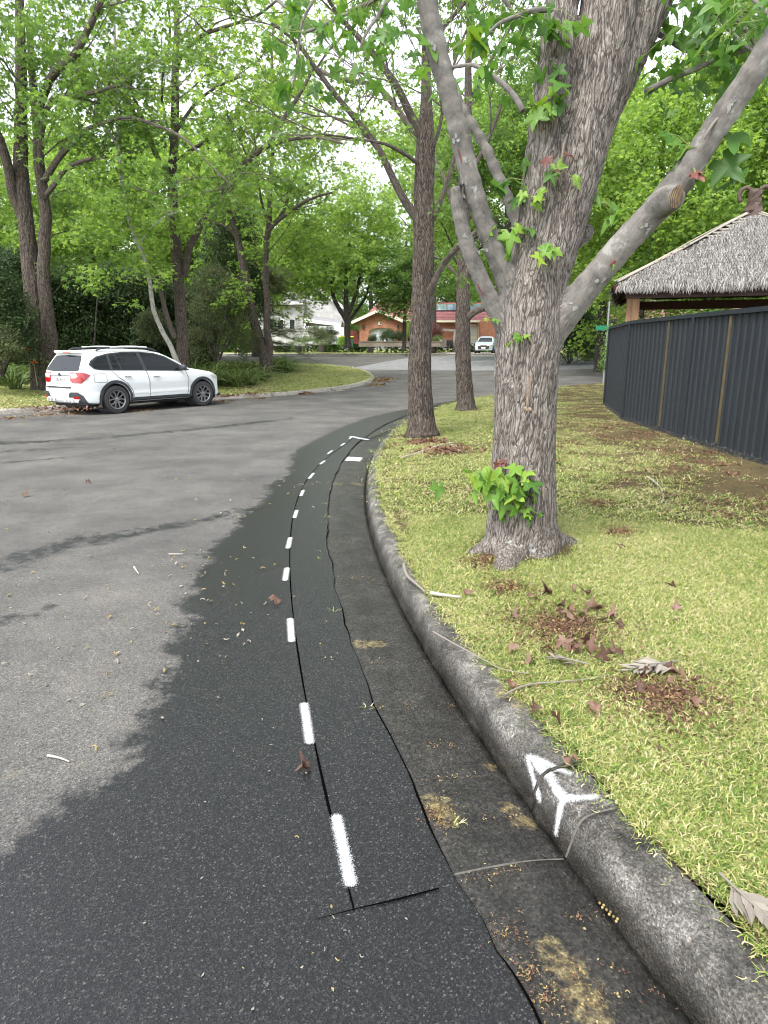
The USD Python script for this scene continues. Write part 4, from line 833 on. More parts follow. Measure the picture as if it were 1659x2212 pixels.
def sprig(u, v, n, size, spread, mats, out=0.10, maxt=0.9):
    """young leaves sprouting from the bark at a place of the photograph"""
    p, nrm = on_bark(u, v, 0.0)
    for _ in range(n):
        du, dv = gt.normal(0, spread), gt.normal(0, spread * 0.8)
        q_ = p + np.array([du, 0, -dv]) * Y1 / FPX + nrm * out * gt.uniform(0.3, 1.1) + np.array([0, 0, 0.01])
        yaw = gt.normal(math.pi, 0.9); s = size * 1.3 * gt.uniform(0.65, 1.15)
        big_leaf(q_, s, yaw, -gt.uniform(0.5, maxt + 0.5), gt.normal(0, 0.35), mats[gt.integers(0, len(mats))]); stalks.append(stalk(p, q_))
for a in [(1090, 1042, 17, 0.155, 40, ['leaf_sprout', 'leaf_near', 'leaf_sprout'], 0.15), (1040, 1030, 6, 0.17, 20, ['leaf_sprout'], 0.2), (1105, 1075, 9, 0.13, 20, ['leaf_near', 'leaf_sprout'], 0.1), (1088, 1002, 3, 0.06, 10, ['leaf_maroon'], 0.08), (1090, 1113, 4, 0.06, 12, ['leaf_sprout'], 0.06), (1135, 1108, 5, 0.08, 16, ['leaf_sprout', 'leaf_near'], 0.07), (1120, 1100, 2, 0.05, 8, ['leaf_maroon'], 0.05),
          (1122, 738, 4, 0.07, 12, ['leaf_sprout'], 0.07), (1180, 545, 4, 0.10, 12, ['leaf_sprout'], 0.1), (1120, 520, 5, 0.14, 16, ['leaf_sprout', 'leaf_near'], 0.13), (1160, 440, 5, 0.10, 18, ['leaf_sprout', 'leaf_near'], 0.1), (1190, 370, 6, 0.09, 18, ['leaf_sprout', 'leaf_maroon', 'leaf_near'], 0.08), (1130, 388, 6, 0.13, 20, ['leaf_near'], 0.14), (1190, 230, 7, 0.14, 20, ['leaf_sprout', 'leaf_near'], 0.14), (1165, 255, 3, 0.13, 12, ['leaf_sprout'], 0.12), (1195, 165, 3, 0.11, 12, ['leaf_near'], 0.12), (1205, 80, 6, 0.15, 20, ['leaf_near'], 0.14), (980, 110, 5, 0.17, 24, ['leaf_sprout', 'leaf_near'], 0.12), (1290, 440, 4, 0.17, 14, ['leaf_near'], 0.18), (1480, 310, 4, 0.15, 20, ['leaf_near', 'leaf_sprout'], 0.12), (1540, 345, 4, 0.19, 26, ['leaf_near'], 0.12), (1500, 365, 2, 0.12, 10, ['leaf_maroon'], 0.12), (1325, 575, 1, 0.05, 3, ['leaf_sprout'], 0.03), (1065, 690, 3, 0.04, 6, ['leaf_sprout'], 0.04)]:
    sprig(*a)
# boughs of the near tree: leaves that hang into the top of the view
def bough(pts, n, size, mats, spread=0.16, r=0.008, droop=(0.5, 1.6)):
    P, R = L3(pts); P, R = resample(P, R, 14); bt_ = tube(P, R, 7, ridged(seed=3)); 
    obj('twig', (local(bt_[0]), bt_[1]), 'bark_grey', near_tree, smooth=True, prims={'bk': bt_[2], 'sm': np.full(len(bt_[0]), 0.9)})
    for _ in range(n):
        t = gt.random() ** 0.8; a = P[min(13, int(2 + t * 12))]; q_ = a + gt.normal(0, spread, 3) * [1, 1, 0.6] + [0, 0, -0.06]
        big_leaf(q_, size * gt.uniform(0.7, 1.15), gt.uniform(0, 6.283), -gt.uniform(*droop), gt.normal(0, 0.4), mats[gt.integers(0, len(mats))]); stalks.append(stalk(a, q_, 0.0016))
NM = ['leaf_near']
bough([(1600, -90, 7, Y1 + .4), (1630, -20, 5, Y1 + .3), (1610, 60, 4, Y1 + .2), (1575, 110, 3, Y1 + .1)], 30, 0.15, NM, 0.17)
bough([(1500, -60, 7, Y1 - .1), (1545, 20, 5, Y1 - .2), (1590, 80, 4, Y1 - .3), (1655, 130, 3, Y1 - .4)], 30, 0.14, NM, 0.17)
bough([(1395, 200, 8, Y1 + .1), (1440, 175, 6, Y1), (1500, 150, 5.5, Y1 - .1), (1560, 125, 5, Y1 - .2), (1640, 100, 4, Y1 - .3)], 26, 0.15, NM, 0.14)
bough([(1390, 60, 7, Y1 + .3), (1450, 90, 5, Y1 + .3), (1500, 110, 4, Y1 + .2), (1560, 60, 3, Y1 + .1)], 26, 0.15, NM, 0.15)
bough([(1480, -80, 8, Y1 + .3), (1540, -20, 5, Y1 + .2), (1600, 50, 4, Y1), (1640, 110, 3, Y1 - .1)], 40, 0.15, NM, 0.18)
bough([(1420, -90, 8, Y1 + .1), (1460, -20, 5, Y1), (1500, 30, 4, Y1 - .1), (1530, 60, 3, Y1 - .1)], 30, 0.15, NM, 0.17)
bough([(1560, -90, 8, Y1 - .3), (1600, -30, 5, Y1 - .4), (1650, 20, 4, Y1 - .5), (1690, 60, 3, Y1 - .6)], 26, 0.14, NM, 0.16)
bough([(905, -90, 9, Y1 - .2), (850, -30, 6, Y1 - .2), (790, 10, 5, Y1 - .2), (730, 40, 4, Y1 - .1), (660, 70, 3, Y1)], 46, 0.135, NM, 0.15)
bough([(850, -30, 6, Y1 - .2), (820, 30, 4, Y1 - .3), (790, 75, 3, Y1 - .4), (775, 110, 2, Y1 - .4)], 20, 0.13, NM, 0.10)
bough([(740, -90, 6, Y1 + .3), (690, -20, 4, Y1 + .3), (650, 60, 3, Y1 + .3), (640, 150, 2.5, Y1 + .3), (632, 190, 2, Y1 + .3)], 26, 0.13, NM, 0.09)
bough([(1190, 20, 7, Y1 - .1), (1130, 30, 5, Y1 - .2), (1080, 50, 4, Y1 - .2), (1050, 80, 3, Y1 - .2)], 24, 0.14, NM, 0.14)
bough([(1050, -60, 7, Y1), (1090, 0, 5, Y1), (1120, 50, 4, Y1), (1140, 100, 3, Y1)], 20, 0.14, NM, 0.14)
bough([(1130, 240, 7, Y1 + .6), (1060, 160, 5, Y1 + .8), (1010, 140, 4, Y1 + .9), (950, 150, 3, Y1 + 1)], 14, 0.16, NM, 0.16)
bough([(560, -60, 5, Y1 + .8), (600, 0, 4, Y1 + .7), (640, 30, 3, Y1 + .6)], 14, 0.16, NM, 0.13)
for pts in [[(1225, 290, 2.6, Y1 - .12), (1215, 330, 2.6, Y1 - .15), (1212, 380, 2.4, Y1 - .13), (1218, 425, 2, Y1 - .1)], [(1520, 300, 3, Y1 - .58), (1535, 275, 3.2, Y1 - .6), (1558, 248, 2.5, Y1 - .6)], [(985, 410, 4, Y1 - .15), (998, 420, 3.5, Y1 - .2), (1005, 428, 2, Y1 - .22)]]:
    P, R = L3(pts); P, R = resample(P, R, 10); t_ = tube(P, R, 6); obj('bare_twig', (local(t_[0]), t_[1]), 'stalk_grey', near_tree, smooth=True)
sv, sf = cat_mesh(stalks); obj('leaf_stalks', (local(sv), sf), 'stalk_green', near_tree, smooth=True, kind='stuff')
# ------------------------------------------------------------------ street trees
def flare(pts, base):          # widens the foot of a trunk
    u, v, r, y = pts[0]; return [(u, v + 6, r * 1.75, y), (u, v - 8, r * 1.4, y), (u, v - 24, r * 1.15, y)] + pts[1:]
y2, y3 = float(T2B[1]), float(T3B[1])
g2 = np.random.default_rng(102)
tree2 = thing('sweetgum_tree', 'straight dark-barked tree second along the kerb, brown leaves at its foot', 'tree')
limbs2 = hero_limbs(tree2, [
    ('trunk', [(912, 943, 40, y2), (911, 925, 31, y2), (909, 880, 26.5, y2), (906, 800, 24, y2), (910, 700, 23, y2), (914, 600, 22.5, y2), (915, 480, 22, y2), (917, 380, 21, y2), (920, 290, 18.5, y2), (921, 220, 12, y2), (921, 120, 10, y2), (925, 0, 8, y2), (930, -140, 5, y2)]),
    ('limb', [(908, 486, 10, y2), (870, 430, 8.5, y2 - .1), (840, 370, 7.5, y2 - .2), (820, 330, 7, y2 - .3), (770, 265, 6.5, y2 - .5), (720, 205, 5.5, y2 - .7), (680, 150, 5, y2 - .9), (640, 95, 4, y2 - 1.1), (585, 52, 3, y2 - 1.3)]),
    ('limb', [(918, 300, 10, y2), (895, 265, 9.5, y2 - .1), (860, 190, 8, y2 - .3), (810, 120, 7, y2 - .5), (770, 75, 5.5, y2 - .6), (730, 30, 4, y2 - .8), (690, -40, 3, y2 - 1)]),
    ('limb', [(910, 300, 7, y2), (885, 272, 6.5, y2 + .2), (850, 225, 6, y2 + .5), (810, 182, 5, y2 + .9), (740, 172, 4.5, y2 + 1.2), (690, 150, 4, y2 + 1.6)]),
    ('limb', [(910, 360, 4, y2), (870, 330, 4, y2 - .3), (828, 310, 3, y2 - .6), (770, 300, 2.5, y2 - .9), (700, 290, 2, y2 - 1.1)]),
    ('limb', [(930, 480, 6, y2), (952, 430, 5, y2 - .1), (972, 370, 4.5, y2 - .2), (990, 300, 4, y2 - .2), (1010, 220, 3, y2 - .2)]),
    ('limb', [(925, 640, 9, y2), (940, 605, 6.5, y2 - .2), (965, 560, 6, y2 - .3), (992, 530, 5.5, y2 - .5), (1030, 500, 4.5, y2 - .6)]),
    ('limb', [(928, 330, 5, y2), (945, 290, 4, y2 + .3), (960, 220, 3.5, y2 + .5), (980, 140, 3, y2 + .7), (1010, 60, 2.5, y2 + 1)]),
    ('limb', [(921, 120, 6, y2), (950, 70, 5, y2 + .2), (1000, 10, 4, y2 + .4), (1060, -60, 3, y2 + .6)]),
], 'bark_brown', 200)
t_, sp, sd = twigs(g2, limbs2[1:] + [(limbs2[0][0][int(len(limbs2[0][0]) * .68):], limbs2[0][1][int(len(limbs2[0][0]) * .68):])], per_m=2.6, L1=(0.7, 2.2), L2=(0.4, 1.0), start=0.25, lift=0.5, n2=4)
twig_mesh(tree2, t_, 'bark_brown'); leaf_out(tree2, sp, sd, g2, 'leaf_mid', per=0.32, jitter=0.18, size=(0.5, 0.8), seed=2)
g3 = np.random.default_rng(103)
tree3 = thing('sweetgum_tree', 'slimmer dark-barked tree third along the kerb, with a stubby side limb', 'tree')
limbs3 = hero_limbs(tree3, [
    ('trunk', [(1006, 888, 27, y3), (1006, 874, 20, y3), (1004, 840, 17.5, y3), (1000, 780, 16, y3), (1000, 700, 15.5, y3), (1001, 600, 14, y3), (1002, 500, 12.5, y3), (1004, 400, 11, y3), (1010, 280, 9, y3), (1012, 120, 7, y3), (1018, -60, 4, y3)]),
    ('limb', [(1008, 690, 8, y3), (1022, 674, 7.5, y3 - .1), (1045, 664, 6.5, y3 - .2), (1075, 640, 5, y3 - .3), (1100, 600, 4, y3 - .4)]),
    ('limb', [(996, 600, 4, y3), (975, 580, 3.5, y3), (955, 560, 3, y3), (930, 550, 2.5, y3), (900, 520, 2, y3 + .3)]),
    ('limb', [(1000, 500, 5, y3), (980, 450, 4.5, y3), (965, 400, 4, y3), (930, 330, 3, y3 + .4), (880, 270, 2.5, y3 + .8)]),
    ('limb', [(1005, 400, 5, y3), (1035, 340, 4.5, y3), (1060, 290, 4, y3), (1090, 200, 3, y3)]),
    ('limb', [(1010, 280, 5, y3), (985, 220, 4, y3 + .3), (950, 150, 3.5, y3 + .6), (900, 60, 2.5, y3 + 1)]),
    ('limb', [(1010, 230, 5, y3), (1050, 150, 4, y3 + .3), (1100, 60, 3, y3 + .6)]),
], 'bark_brown', 300)
t_, sp, sd = twigs(g3, limbs3[1:] + [(limbs3[0][0][len(limbs3[0][0]) // 2:], limbs3[0][1][len(limbs3[0][0]) // 2:])], per_m=2.0, L1=(1.0, 2.6), start=0.3, lift=0.5, n2=4)
twig_mesh(tree3, t_, 'bark_brown'); leaf_out(tree3, sp, sd, g3, 'leaf_mid', per=0.55, jitter=0.2, size=(0.7, 1.1), seed=3)

def street_tree(label, limbs, bark, mat, seed, per_m=1.6, L1=(1.5, 3.6), L2=(0.5, 1.3), per=0.8, start=0.25, lift=0.3, size=(0.9, 1.4), extra=None, trunk_from=0.55, jitter=0.3, n2=5, xmat=None, bare=()):
    g = np.random.default_rng(seed); t = thing('street_tree', label, 'tree')
    thin = 0.76 if limbs[0][1][0][3] < 40 else 1.0; limbs = [(nm, [(u, v, r * thin, y) for u, v, r, y in pts]) for nm, pts in limbs]
    L = hero_limbs(t, limbs, bark, seed)
    srcs = []
    for q_, ((nm, pts), (P, R)) in enumerate(zip(limbs, L)):
        if q_ in bare: continue
        k = int(len(P) * (trunk_from if nm == 'trunk' else 0.0)); srcs.append((P[k:], R[k:]))
    tb, sp, sd = twigs(g, srcs, per_m, L1, L2, start, lift, n2=n2)
    twig_mesh(t, tb, bark)
    if extra is not None:
        for c, rad, nc, pc, sg2 in extra:
            p, cc = clumpy(g, c, rad, nc, pc, sg2); sp = np.vstack([sp, p]); sd = np.vstack([sd, g.normal(size=p.shape)])
    leaf_out(t, sp, sd, g, mat, per, jitter, size, seed=seed); return t
street_tree('twin-stemmed tree with deeply furrowed trunk standing behind the rear of the white car', [
    ('trunk', [(94, 866, 34, 21), (90, 800, 29, 21), (82, 730, 28, 21), (74, 650, 25, 21), (64, 560, 22, 21), (54, 460, 20, 21), (46, 380, 19, 21), (45, 280, 17, 21), (46, 180, 15, 21), (44, 80, 13, 21), (40, -60, 10, 21)]),
    ('stem', [(108, 862, 26, 20.8), (106, 790, 22, 20.8), (104, 680, 18, 20.8), (99, 560, 16, 20.8), (94, 460, 15, 20.8), (88, 360, 14, 20.8), (82, 260, 12, 20.8), (72, 170, 10, 20.6), (60, 40, 8, 20.5)]),
    ('limb', [(52, 480, 12, 21), (22, 400, 13, 20.8), (2, 330, 12, 20.5), (-30, 230, 10, 20.2), (-60, 100, 8, 20)]),
    ('limb', [(75, 250, 10, 20.6), (95, 200, 11, 20.2), (118, 160, 11, 19.6), (160, 120, 10, 19), (200, 50, 9, 18.5), (225, -20, 7, 18)]),
    ('limb', [(95, 390, 9, 20.6), (135, 330, 8, 20.2), (165, 300, 6, 19.8), (195, 275, 5, 19.4), (260, 254, 4.5, 18.6), (330, 268, 4, 18), (400, 300, 3.5, 17.6), (450, 350, 2.6, 17.4), (500, 400, 2, 17.2)]),
    ('limb', [(90, 350, 8, 20.6), (120, 215, 7, 20), (170, 205, 6.5, 19.5), (250, 185, 5, 19), (264, 183, 4, 18.8)]),
    ('limb', [(100, 420, 7, 20.6), (120, 395, 7, 20.3), (148, 360, 6, 20), (200, 340, 4, 19.4)]),
], 'bark_brown', 'leaf_mid', 404, bare=(2,), per_m=1.7, per=0.56, trunk_from=0.6, extra=[(at_y(60, 60, 20), (3.2, 3, 3.0), 24, 12, 0.5), (at_y(150, 220, 19), (2.4, 2.4, 1.6), 12, 12, 0.5)])
street_tree('tall slender tree beside the car bonnet, forking into a long limb towards the right', [
    ('trunk', [(397, 812, 22, 22.5), (396, 780, 16.5, 22.5), (391, 690, 15.5, 22.5), (385, 600, 15, 22.5), (379, 520, 14, 22.5), (374, 440, 13, 22.5), (371, 385, 13.5, 22.5), (376, 320, 11, 22.5), (378, 240, 10.5, 22.5), (379, 160, 9.5, 22.5), (382, 60, 8, 22.5), (380, -80, 6, 22.5)]),
    ('limb', [(372, 390, 10, 22.5), (358, 372, 8, 22.3), (335, 330, 7.5, 22), (318, 290, 6.5, 21.8), (300, 245, 6, 21.6), (285, 200, 4, 21.4), (280, 130, 3, 21.2)]),
    ('limb', [(393, 600, 10, 22.5), (405, 548, 10, 22.3), (430, 495, 9.5, 22), (452, 450, 9, 21.6), (478, 412, 8.5, 21.2), (515, 365, 8, 20.8), (550, 335, 7.5, 20.4), (580, 310, 7, 20), (610, 260, 6, 19.8), (640, 215, 5.5, 19.5), (680, 140, 4, 19)]),
    ('limb', [(560, 325, 5, 20.3), (620, 304, 4.5, 19.8), (680, 298, 4, 19.2), (740, 310, 3, 18.8)]),
    ('limb', [(384, 350, 5, 22.5), (405, 330, 5, 22), (460, 295, 4.5, 21.5), (530, 230, 3.5, 21), (600, 170, 2.5, 20.5)]),
    ('limb', [(378, 290, 5, 22.5), (410, 240, 4.5, 22), (450, 200, 4, 21.5), (520, 165, 3, 21)]),
    ('limb', [(380, 150, 6, 22.5), (400, 110, 5.5, 22.2), (450, 70, 5, 21.6), (540, 40, 4, 20.8), (620, -20, 3, 20)]),
    ('limb', [(376, 320, 4, 22.3), (352, 230, 3.5, 21.8), (352, 160, 3, 21.5), (366, 90, 3, 21.4), (362, 10, 2.5, 21.2)]),
    ('limb', [(378, 730, 8, 22.4), (362, 690, 7, 22.2), (345, 620, 6, 22), (325, 560, 5, 22)]),
], 'bark_brown', 'leaf_lime', 405, bare=(8,), per_m=1.6, per=0.38, trunk_from=0.5, extra=[(at_y(390, 60, 22), (2.6, 2.5, 2.4), 16, 10, 0.45), (at_y(560, 240, 20.5), (2.6, 2.0, 1.5), 12, 9, 0.45)])
street_tree('thin pale leaning stem rising in front of the dark hedge', [
    ('trunk', [(388, 800, 8, 21.6), (372, 755, 7, 21.6), (348, 710, 6.5, 21.4), (330, 660, 6, 21.3), (322, 600, 6, 21.2), (305, 540, 5.5, 21.1), (288, 500, 5.5, 21), (268, 430, 5, 21), (258, 340, 4.5, 21), (252, 220, 4, 21), (248, 80, 3.5, 21), (244, -40, 3, 21)]),
    ('limb', [(258, 330, 3, 21), (230, 280, 2.5, 20.6), (200, 240, 2, 20.2)]), ('limb', [(300, 530, 3, 21), (340, 480, 2.5, 20.6), (380, 460, 2, 20.2)]),
], 'bark_pale', 'leaf_lime', 406, per_m=2.0, L1=(0.8, 2.0), per=0.6, trunk_from=0.6, extra=[(at_y(310, 560, 20.5), (0.6, 0.6, 0.6), 5, 8, 0.2), (at_y(225, 620, 20.2), (0.5, 0.4, 0.3), 3, 5, 0.2), (at_y(250, 480, 21), (1.0, .8, 1.2), 8, 10, 0.3)])
street_tree('two-stemmed tree on the grass strip between the strappy plants and the kerb corner', [
    ('trunk', [(576, 840, 21, 27), (575, 815, 17, 27), (572, 775, 15, 27), (562, 735, 12.5, 27), (548, 690, 12, 27), (540, 650, 11.5, 27), (532, 600, 11, 27), (522, 555, 10, 27), (512, 510, 8.5, 27), (500, 470, 7, 27), (480, 420, 5, 26.8), (465, 350, 4, 26.6)]),
    ('stem', [(578, 800, 11, 26.9), (579, 740, 9.5, 26.9), (578, 670, 9, 26.9), (577, 600, 8.5, 26.9), (576, 530, 8, 26.9), (580, 490, 8, 26.9), (582, 440, 6.5, 26.9), (586, 370, 5.5, 26.9), (590, 280, 5, 26.9), (588, 150, 4, 26.9), (592, 20, 3, 26.9)]),
    ('limb', [(580, 500, 6, 26.9), (600, 478, 5, 26.6), (630, 455, 4.5, 26.2), (670, 430, 3.5, 25.8), (720, 415, 2.5, 25.4)]),
    ('limb', [(582, 490, 5, 26.9), (610, 460, 4.5, 27.2), (632, 400, 4, 27.4), (660, 360, 3, 27.6)]),
    ('limb', [(516, 520, 5, 27), (490, 490, 4, 26.8), (455, 478, 3, 26.6), (430, 470, 2, 26.4)]),
    ('limb', [(578, 480, 4, 26.9), (560, 410, 3.5, 26.6), (552, 330, 3, 26.4), (545, 240, 2.5, 26.2)]),
], 'bark_brown', 'leaf_lime', 407, per_m=1.6, per=0.5, trunk_from=0.55, extra=[(at_y(600, 330, 26.5), (3.0, 2.5, 3.2), 28, 13, 0.5), (at_y(520, 640, 26.4), (0.7, .5, 0.9), 6, 8, 0.25), (at_y(680, 540, 28), (1.3, 1.2, 0.9), 7, 12, 0.4)])
street_tree('lime-crowned tree with a dividing trunk on the far verge by the white house', [
    ('trunk', [(752, 753, 9, 52), (751, 735, 6.5, 52), (750, 700, 6, 52), (748, 660, 5.5, 52), (747, 620, 4.5, 52), (750, 570, 3.8, 52), (755, 520, 3, 52)]),
    ('limb', [(749, 690, 5, 52), (735, 665, 4.5, 52), (722, 635, 4, 52), (712, 590, 3.4, 52), (700, 540, 2.4, 52)]),
    ('limb', [(751, 680, 4.4, 52), (765, 650, 4, 52), (776, 610, 3.5, 52), (788, 560, 2.6, 52)]),
    ('limb', [(750, 700, 4, 52), (770, 672, 3.5, 52.5), (790, 640, 3, 53), (802, 600, 2, 53)]),
], 'bark_far', 'leaf_lime', 408, per_m=0.9, L1=(1.5, 3.2), per=0.8, trunk_from=0.5, size=(1.2, 2.0), jitter=0.5, extra=[(at_y(740, 520, 52), (3.4, 3, 3.4), 30, 18, 0.75), (at_y(690, 580, 52), (1.6, 1.5, 1.3), 8, 14, 0.6), (at_y(770, 480, 53), (2.6, 2.5, 2.6), 18, 16, 0.7)])
street_tree('thin-trunked dark green tree on the far verge before the red brick house', [
    ('trunk', [(872, 757, 6.5, 52), (873, 745, 4.4, 52), (874, 700, 3.8, 52), (876, 640, 3.3, 52), (876, 580, 2.6, 52), (878, 520, 2, 52)]),
    ('limb', [(875, 650, 2.4, 52), (862, 620, 2, 52), (850, 580, 1.5, 52)]), ('limb', [(876, 630, 2.4, 52), (888, 600, 2, 52), (900, 560, 1.5, 52)]),
], 'bark_far', 'leaf_mid', 409, per_m=1.2, L1=(1.0, 2.2), per=0.9, trunk_from=0.45, size=(1.1, 1.8), jitter=0.45, extra=[(at_y(874, 600, 52), (2.0, 2, 2.6), 24, 18, 0.5), (at_y(850, 650, 52), (1.0, 1, 0.9), 6, 14, 0.4)])

# ------------------------------------------------------------------ the wooded background, tree by tree
def wood_tree(label, u, y, h, w, mat, seed, cl=26, per=20, low=0.25, bark='bark_far', name='woodland_tree', sc=(1.0, 1.6), sig=0.75, x=None, lean=0.0, group=None):
    g = np.random.default_rng(seed); x = (u - CU) / FPX * y if x is None else x
    z0 = float(height(x, y)) + 0.05; t = thing(name, label, 'tree', group=group)
    P = np.array([[x, y, z0 - 0.1], [x + g.normal(0, .15), y, z0 + h * .3], [x + lean * .5 + g.normal(0, .25), y, z0 + h * .6], [x + lean + g.normal(0, .3), y, z0 + h * .92]])
    P, R = resample(P, np.array([0.024 * h * .9, .017 * h * .8, .011 * h * .8, .003 * h]), 26)
    v, f, bk = tube(P, R, 10, ridged(kxy=12, kz=1.5, amp=0.16, seed=seed)); obj('trunk', (v, f), bark, t, smooth=True, prims={'bk': bk, 'sm': np.zeros(len(v))})
    tb = []
    for k in range(9):
        i = int(g.uniform(0.3, 0.9) * 25); a = g.uniform(0, 6.28); B, rb_ = branch(g, P[i], [math.cos(a), math.sin(a), 0.7], w * g.uniform(0.6, 1.1) * (1.1 - i / 40), R[i] * 0.5, 6); tb.append(tube(B, rb_, 5))
    v, f, bk = cat_tubes(tb); obj('limbs', (v, f), bark, t, smooth=True, prims={'bk': bk, 'sm': np.zeros(len(v))}, kind='stuff')
    c = np.array([x + lean * .6, y, z0 + h * (low + (1 - low) * 0.5)]); p, cc = clumpy(g, c, (w, w, h * (1 - low) * 0.5), cl, per, sig)
    n = len(p); scatter('crown', [(m_, mat, False) for m_ in CLUMPS], p, quat(g.uniform(0, 6.28, n), g.uniform(0, 0.6, n), g.uniform(0, 6.28, n)), g.uniform(*sc, n), t, seed=seed); return t
W = [ # label, u, y, h, w, mat
 ('broad green tree at the left edge behind the hedge', -130, 30, 12, 4.2, 'leaf_mid'), ('bright lime tree rising over the hedge behind the twin stem', 90, 38, 11.5, 4.2, 'leaf_lime'), ('feathery green tree over the hedge left of the slender tree', 235, 42, 13.5, 4.4, 'leaf_lime'),
 ('yellow-green tree over the hedge right of the slender tree', 420, 40, 12.5, 4.2, 'leaf_lime'), ('tall mid-green tree behind the two-stemmed tree', 560, 50, 15, 5, 'leaf_lime'), ('shorter bushy tree over the hedge above the car roof', 170, 33, 9, 3.2, 'leaf_lime'), ('low leafy tree over the hedge behind the car bonnet', 470, 36, 10, 3.2, 'leaf_lime'),
 ('light green tree above the roof of the white house', 650, 86, 20, 7, 'leaf_lime'), ('dark tall tree between the white and the brick house', 800, 92, 21, 6, 'leaf_mid'), ('broad tree behind the garage gable of the brick house', 700, 98, 26, 8, 'leaf_lime'), ('full green tree behind the brick house roof', 890, 96, 25, 8, 'leaf_lime'), ('green crown filling the gap between the second tree and the near tree', 1000, 44, 15.5, 4.2, 'leaf_lime'), ('green crown close behind the pale left limb of the near tree', 1085, 36, 14, 3.6, 'leaf_mid'), ('tall airy tree far behind the third kerb tree', 930, 66, 22, 5.5, 'leaf_lime'), ('rounded tree behind the solar panels of the brick house', 980, 92, 22, 7, 'leaf_mid'), ('tall wooded crown right of the brick house', 1090, 94, 26, 8, 'leaf_lime'),
 ('dense tree seen between trunk and cut limb', 1165, 46, 13, 4.5, 'leaf_lime'), ('big green crown between the near trunk and the thatched roof', 1285, 34, 13.5, 4.4, 'leaf_lime'), ('leafy crown left of the thatched roof under the cut limb', 1370, 28, 11, 3.6, 'leaf_lime'), ('lime-green tree right behind the thatched roof', 1500, 27, 13, 4.0, 'leaf_lime'), ('bright yellow-green tree behind the roof finial', 1640, 25, 13, 4.2, 'leaf_lime'), ('lime tree at the right edge behind the thatched hut', 1800, 24, 13, 4.0, 'leaf_lime'), ('tall green tree high behind the near trunk', 1220, 60, 24, 6.5, 'leaf_lime'), ('pale green tall tree far behind the hut', 1480, 52, 19, 6, 'leaf_lime'), ('tall tree far behind the right end of the hut', 1680, 48, 20, 6, 'leaf_lime')]
LOW = {1000: 0.46, 1085: 0.5, 930: 0.42}
for k, (lb, u, y, h, w, mt) in enumerate(W):
    big = y > 70
    wood_tree(lb, u, y, h, w, mt, 500 + k, cl=34 if not big else 30, per=12 if not big else 13, low=LOW.get(u, 0.12 if y < 40 else 0.2), sc=(0.8, 1.3) if y < 40 else (1.1, 1.8), sig=0.6 if y < 40 else 1.0)
gw = np.random.default_rng(600); far_p = []
for k in range(46):
    y = gw.uniform(108, 150); x = gw.uniform(-75, 75); h = gw.uniform(17, 27); c = np.array([x, y, float(height(x, y)) + h * .52]); p, cc = clumpy(gw, c, (6.5, 6, h * .5), 26, 12, 1.5); far_p.append(p)
for k in range(14):      # lower growth that closes the view under the crowns
    x = -60 + k * 9; p, cc = clumpy(gw, np.array([x, 104, float(height(x, 104)) + 3]), (7, 4, 4), 14, 12, 1.5, 0.2); far_p.append(p)
far_p = np.vstack(far_p); n = len(far_p)
scatter('distant_wood', [(m_, 'leaf_mid', False) for m_ in CLUMPS], far_p, quat(gw.uniform(0, 6.28, n), gw.uniform(0, .6, n), gw.uniform(0, 6.28, n)), gw.uniform(1.8, 3.0, n), None, label='distant mass of woodland closing the view behind the houses', cat='woodland', seed=9)

# ------------------------------------------------------------------ hedge, shrubs, strappy plants on the left
gh = np.random.default_rng(700)
hedge = thing('hedge', 'tall dark clipped hedge behind the parked white car', 'hedge')
def leaf_wall(P, z1, depth, n, g, lowz=0.2):
    P = np.array(P); s = np.r_[0, np.cumsum(np.linalg.norm(np.diff(P, axis=0), axis=1))]; t = g.random(n) * s[-1]
    xy = np.stack([np.interp(t, s, P[:, k]) for k in (0, 1)], 1); d = np.array([P[-1] - P[0]])[0]; d = d / np.linalg.norm(d); nn = np.array([-d[1], d[0]])
    off = depth * (g.random(n) ** 0.7); bump_ = (fbm(np.column_stack([xy * 0.7, np.zeros(n)]), 3) - 0.5) * 1.1
    zt = np.interp(t, s, z1) + (noise(np.column_stack([xy * 0.8, np.ones(n)])) - 0.5) * 0.9; z = lowz + (zt - lowz) * g.random(n) ** 0.85
    xy = xy + nn * (off + bump_ * 0.6)[:, None]; return np.column_stack([xy, left_z(xy[:, 0], xy[:, 1]) * 0 + height(xy[:, 0], xy[:, 1]) + 0.2 + z])
HP = [(-26, 17.5), (-19, 21), (-14, 24.2), (-9.6, 28), (-7.4, 31)]
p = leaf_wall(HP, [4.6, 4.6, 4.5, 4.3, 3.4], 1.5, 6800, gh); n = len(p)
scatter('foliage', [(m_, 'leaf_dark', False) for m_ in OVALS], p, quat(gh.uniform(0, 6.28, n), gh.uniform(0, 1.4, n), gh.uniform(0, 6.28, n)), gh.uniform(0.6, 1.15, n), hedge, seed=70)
st = []
for k in range(46):
    t = gh.random(); i = min(int(t * 4), 3); f_ = t * 4 - i; b = np.array(HP[i]) * (1 - f_) + np.array(HP[i + 1]) * f_; z = float(height(*b)) + 0.2
    B, r_ = branch(gh, np.array([b[0], b[1] + 0.7, z]), [gh.normal(0, .2), gh.normal(0, .1), 1], gh.uniform(2.5, 4.0), 0.05, 7, 0.3, 0.12); st.append(tube(B, r_, 6))
v, f, bk = cat_tubes(st); obj('stems', (v, f), 'bark_far', hedge, smooth=True, prims={'bk': bk, 'sm': np.zeros(len(v))}, kind='stuff')
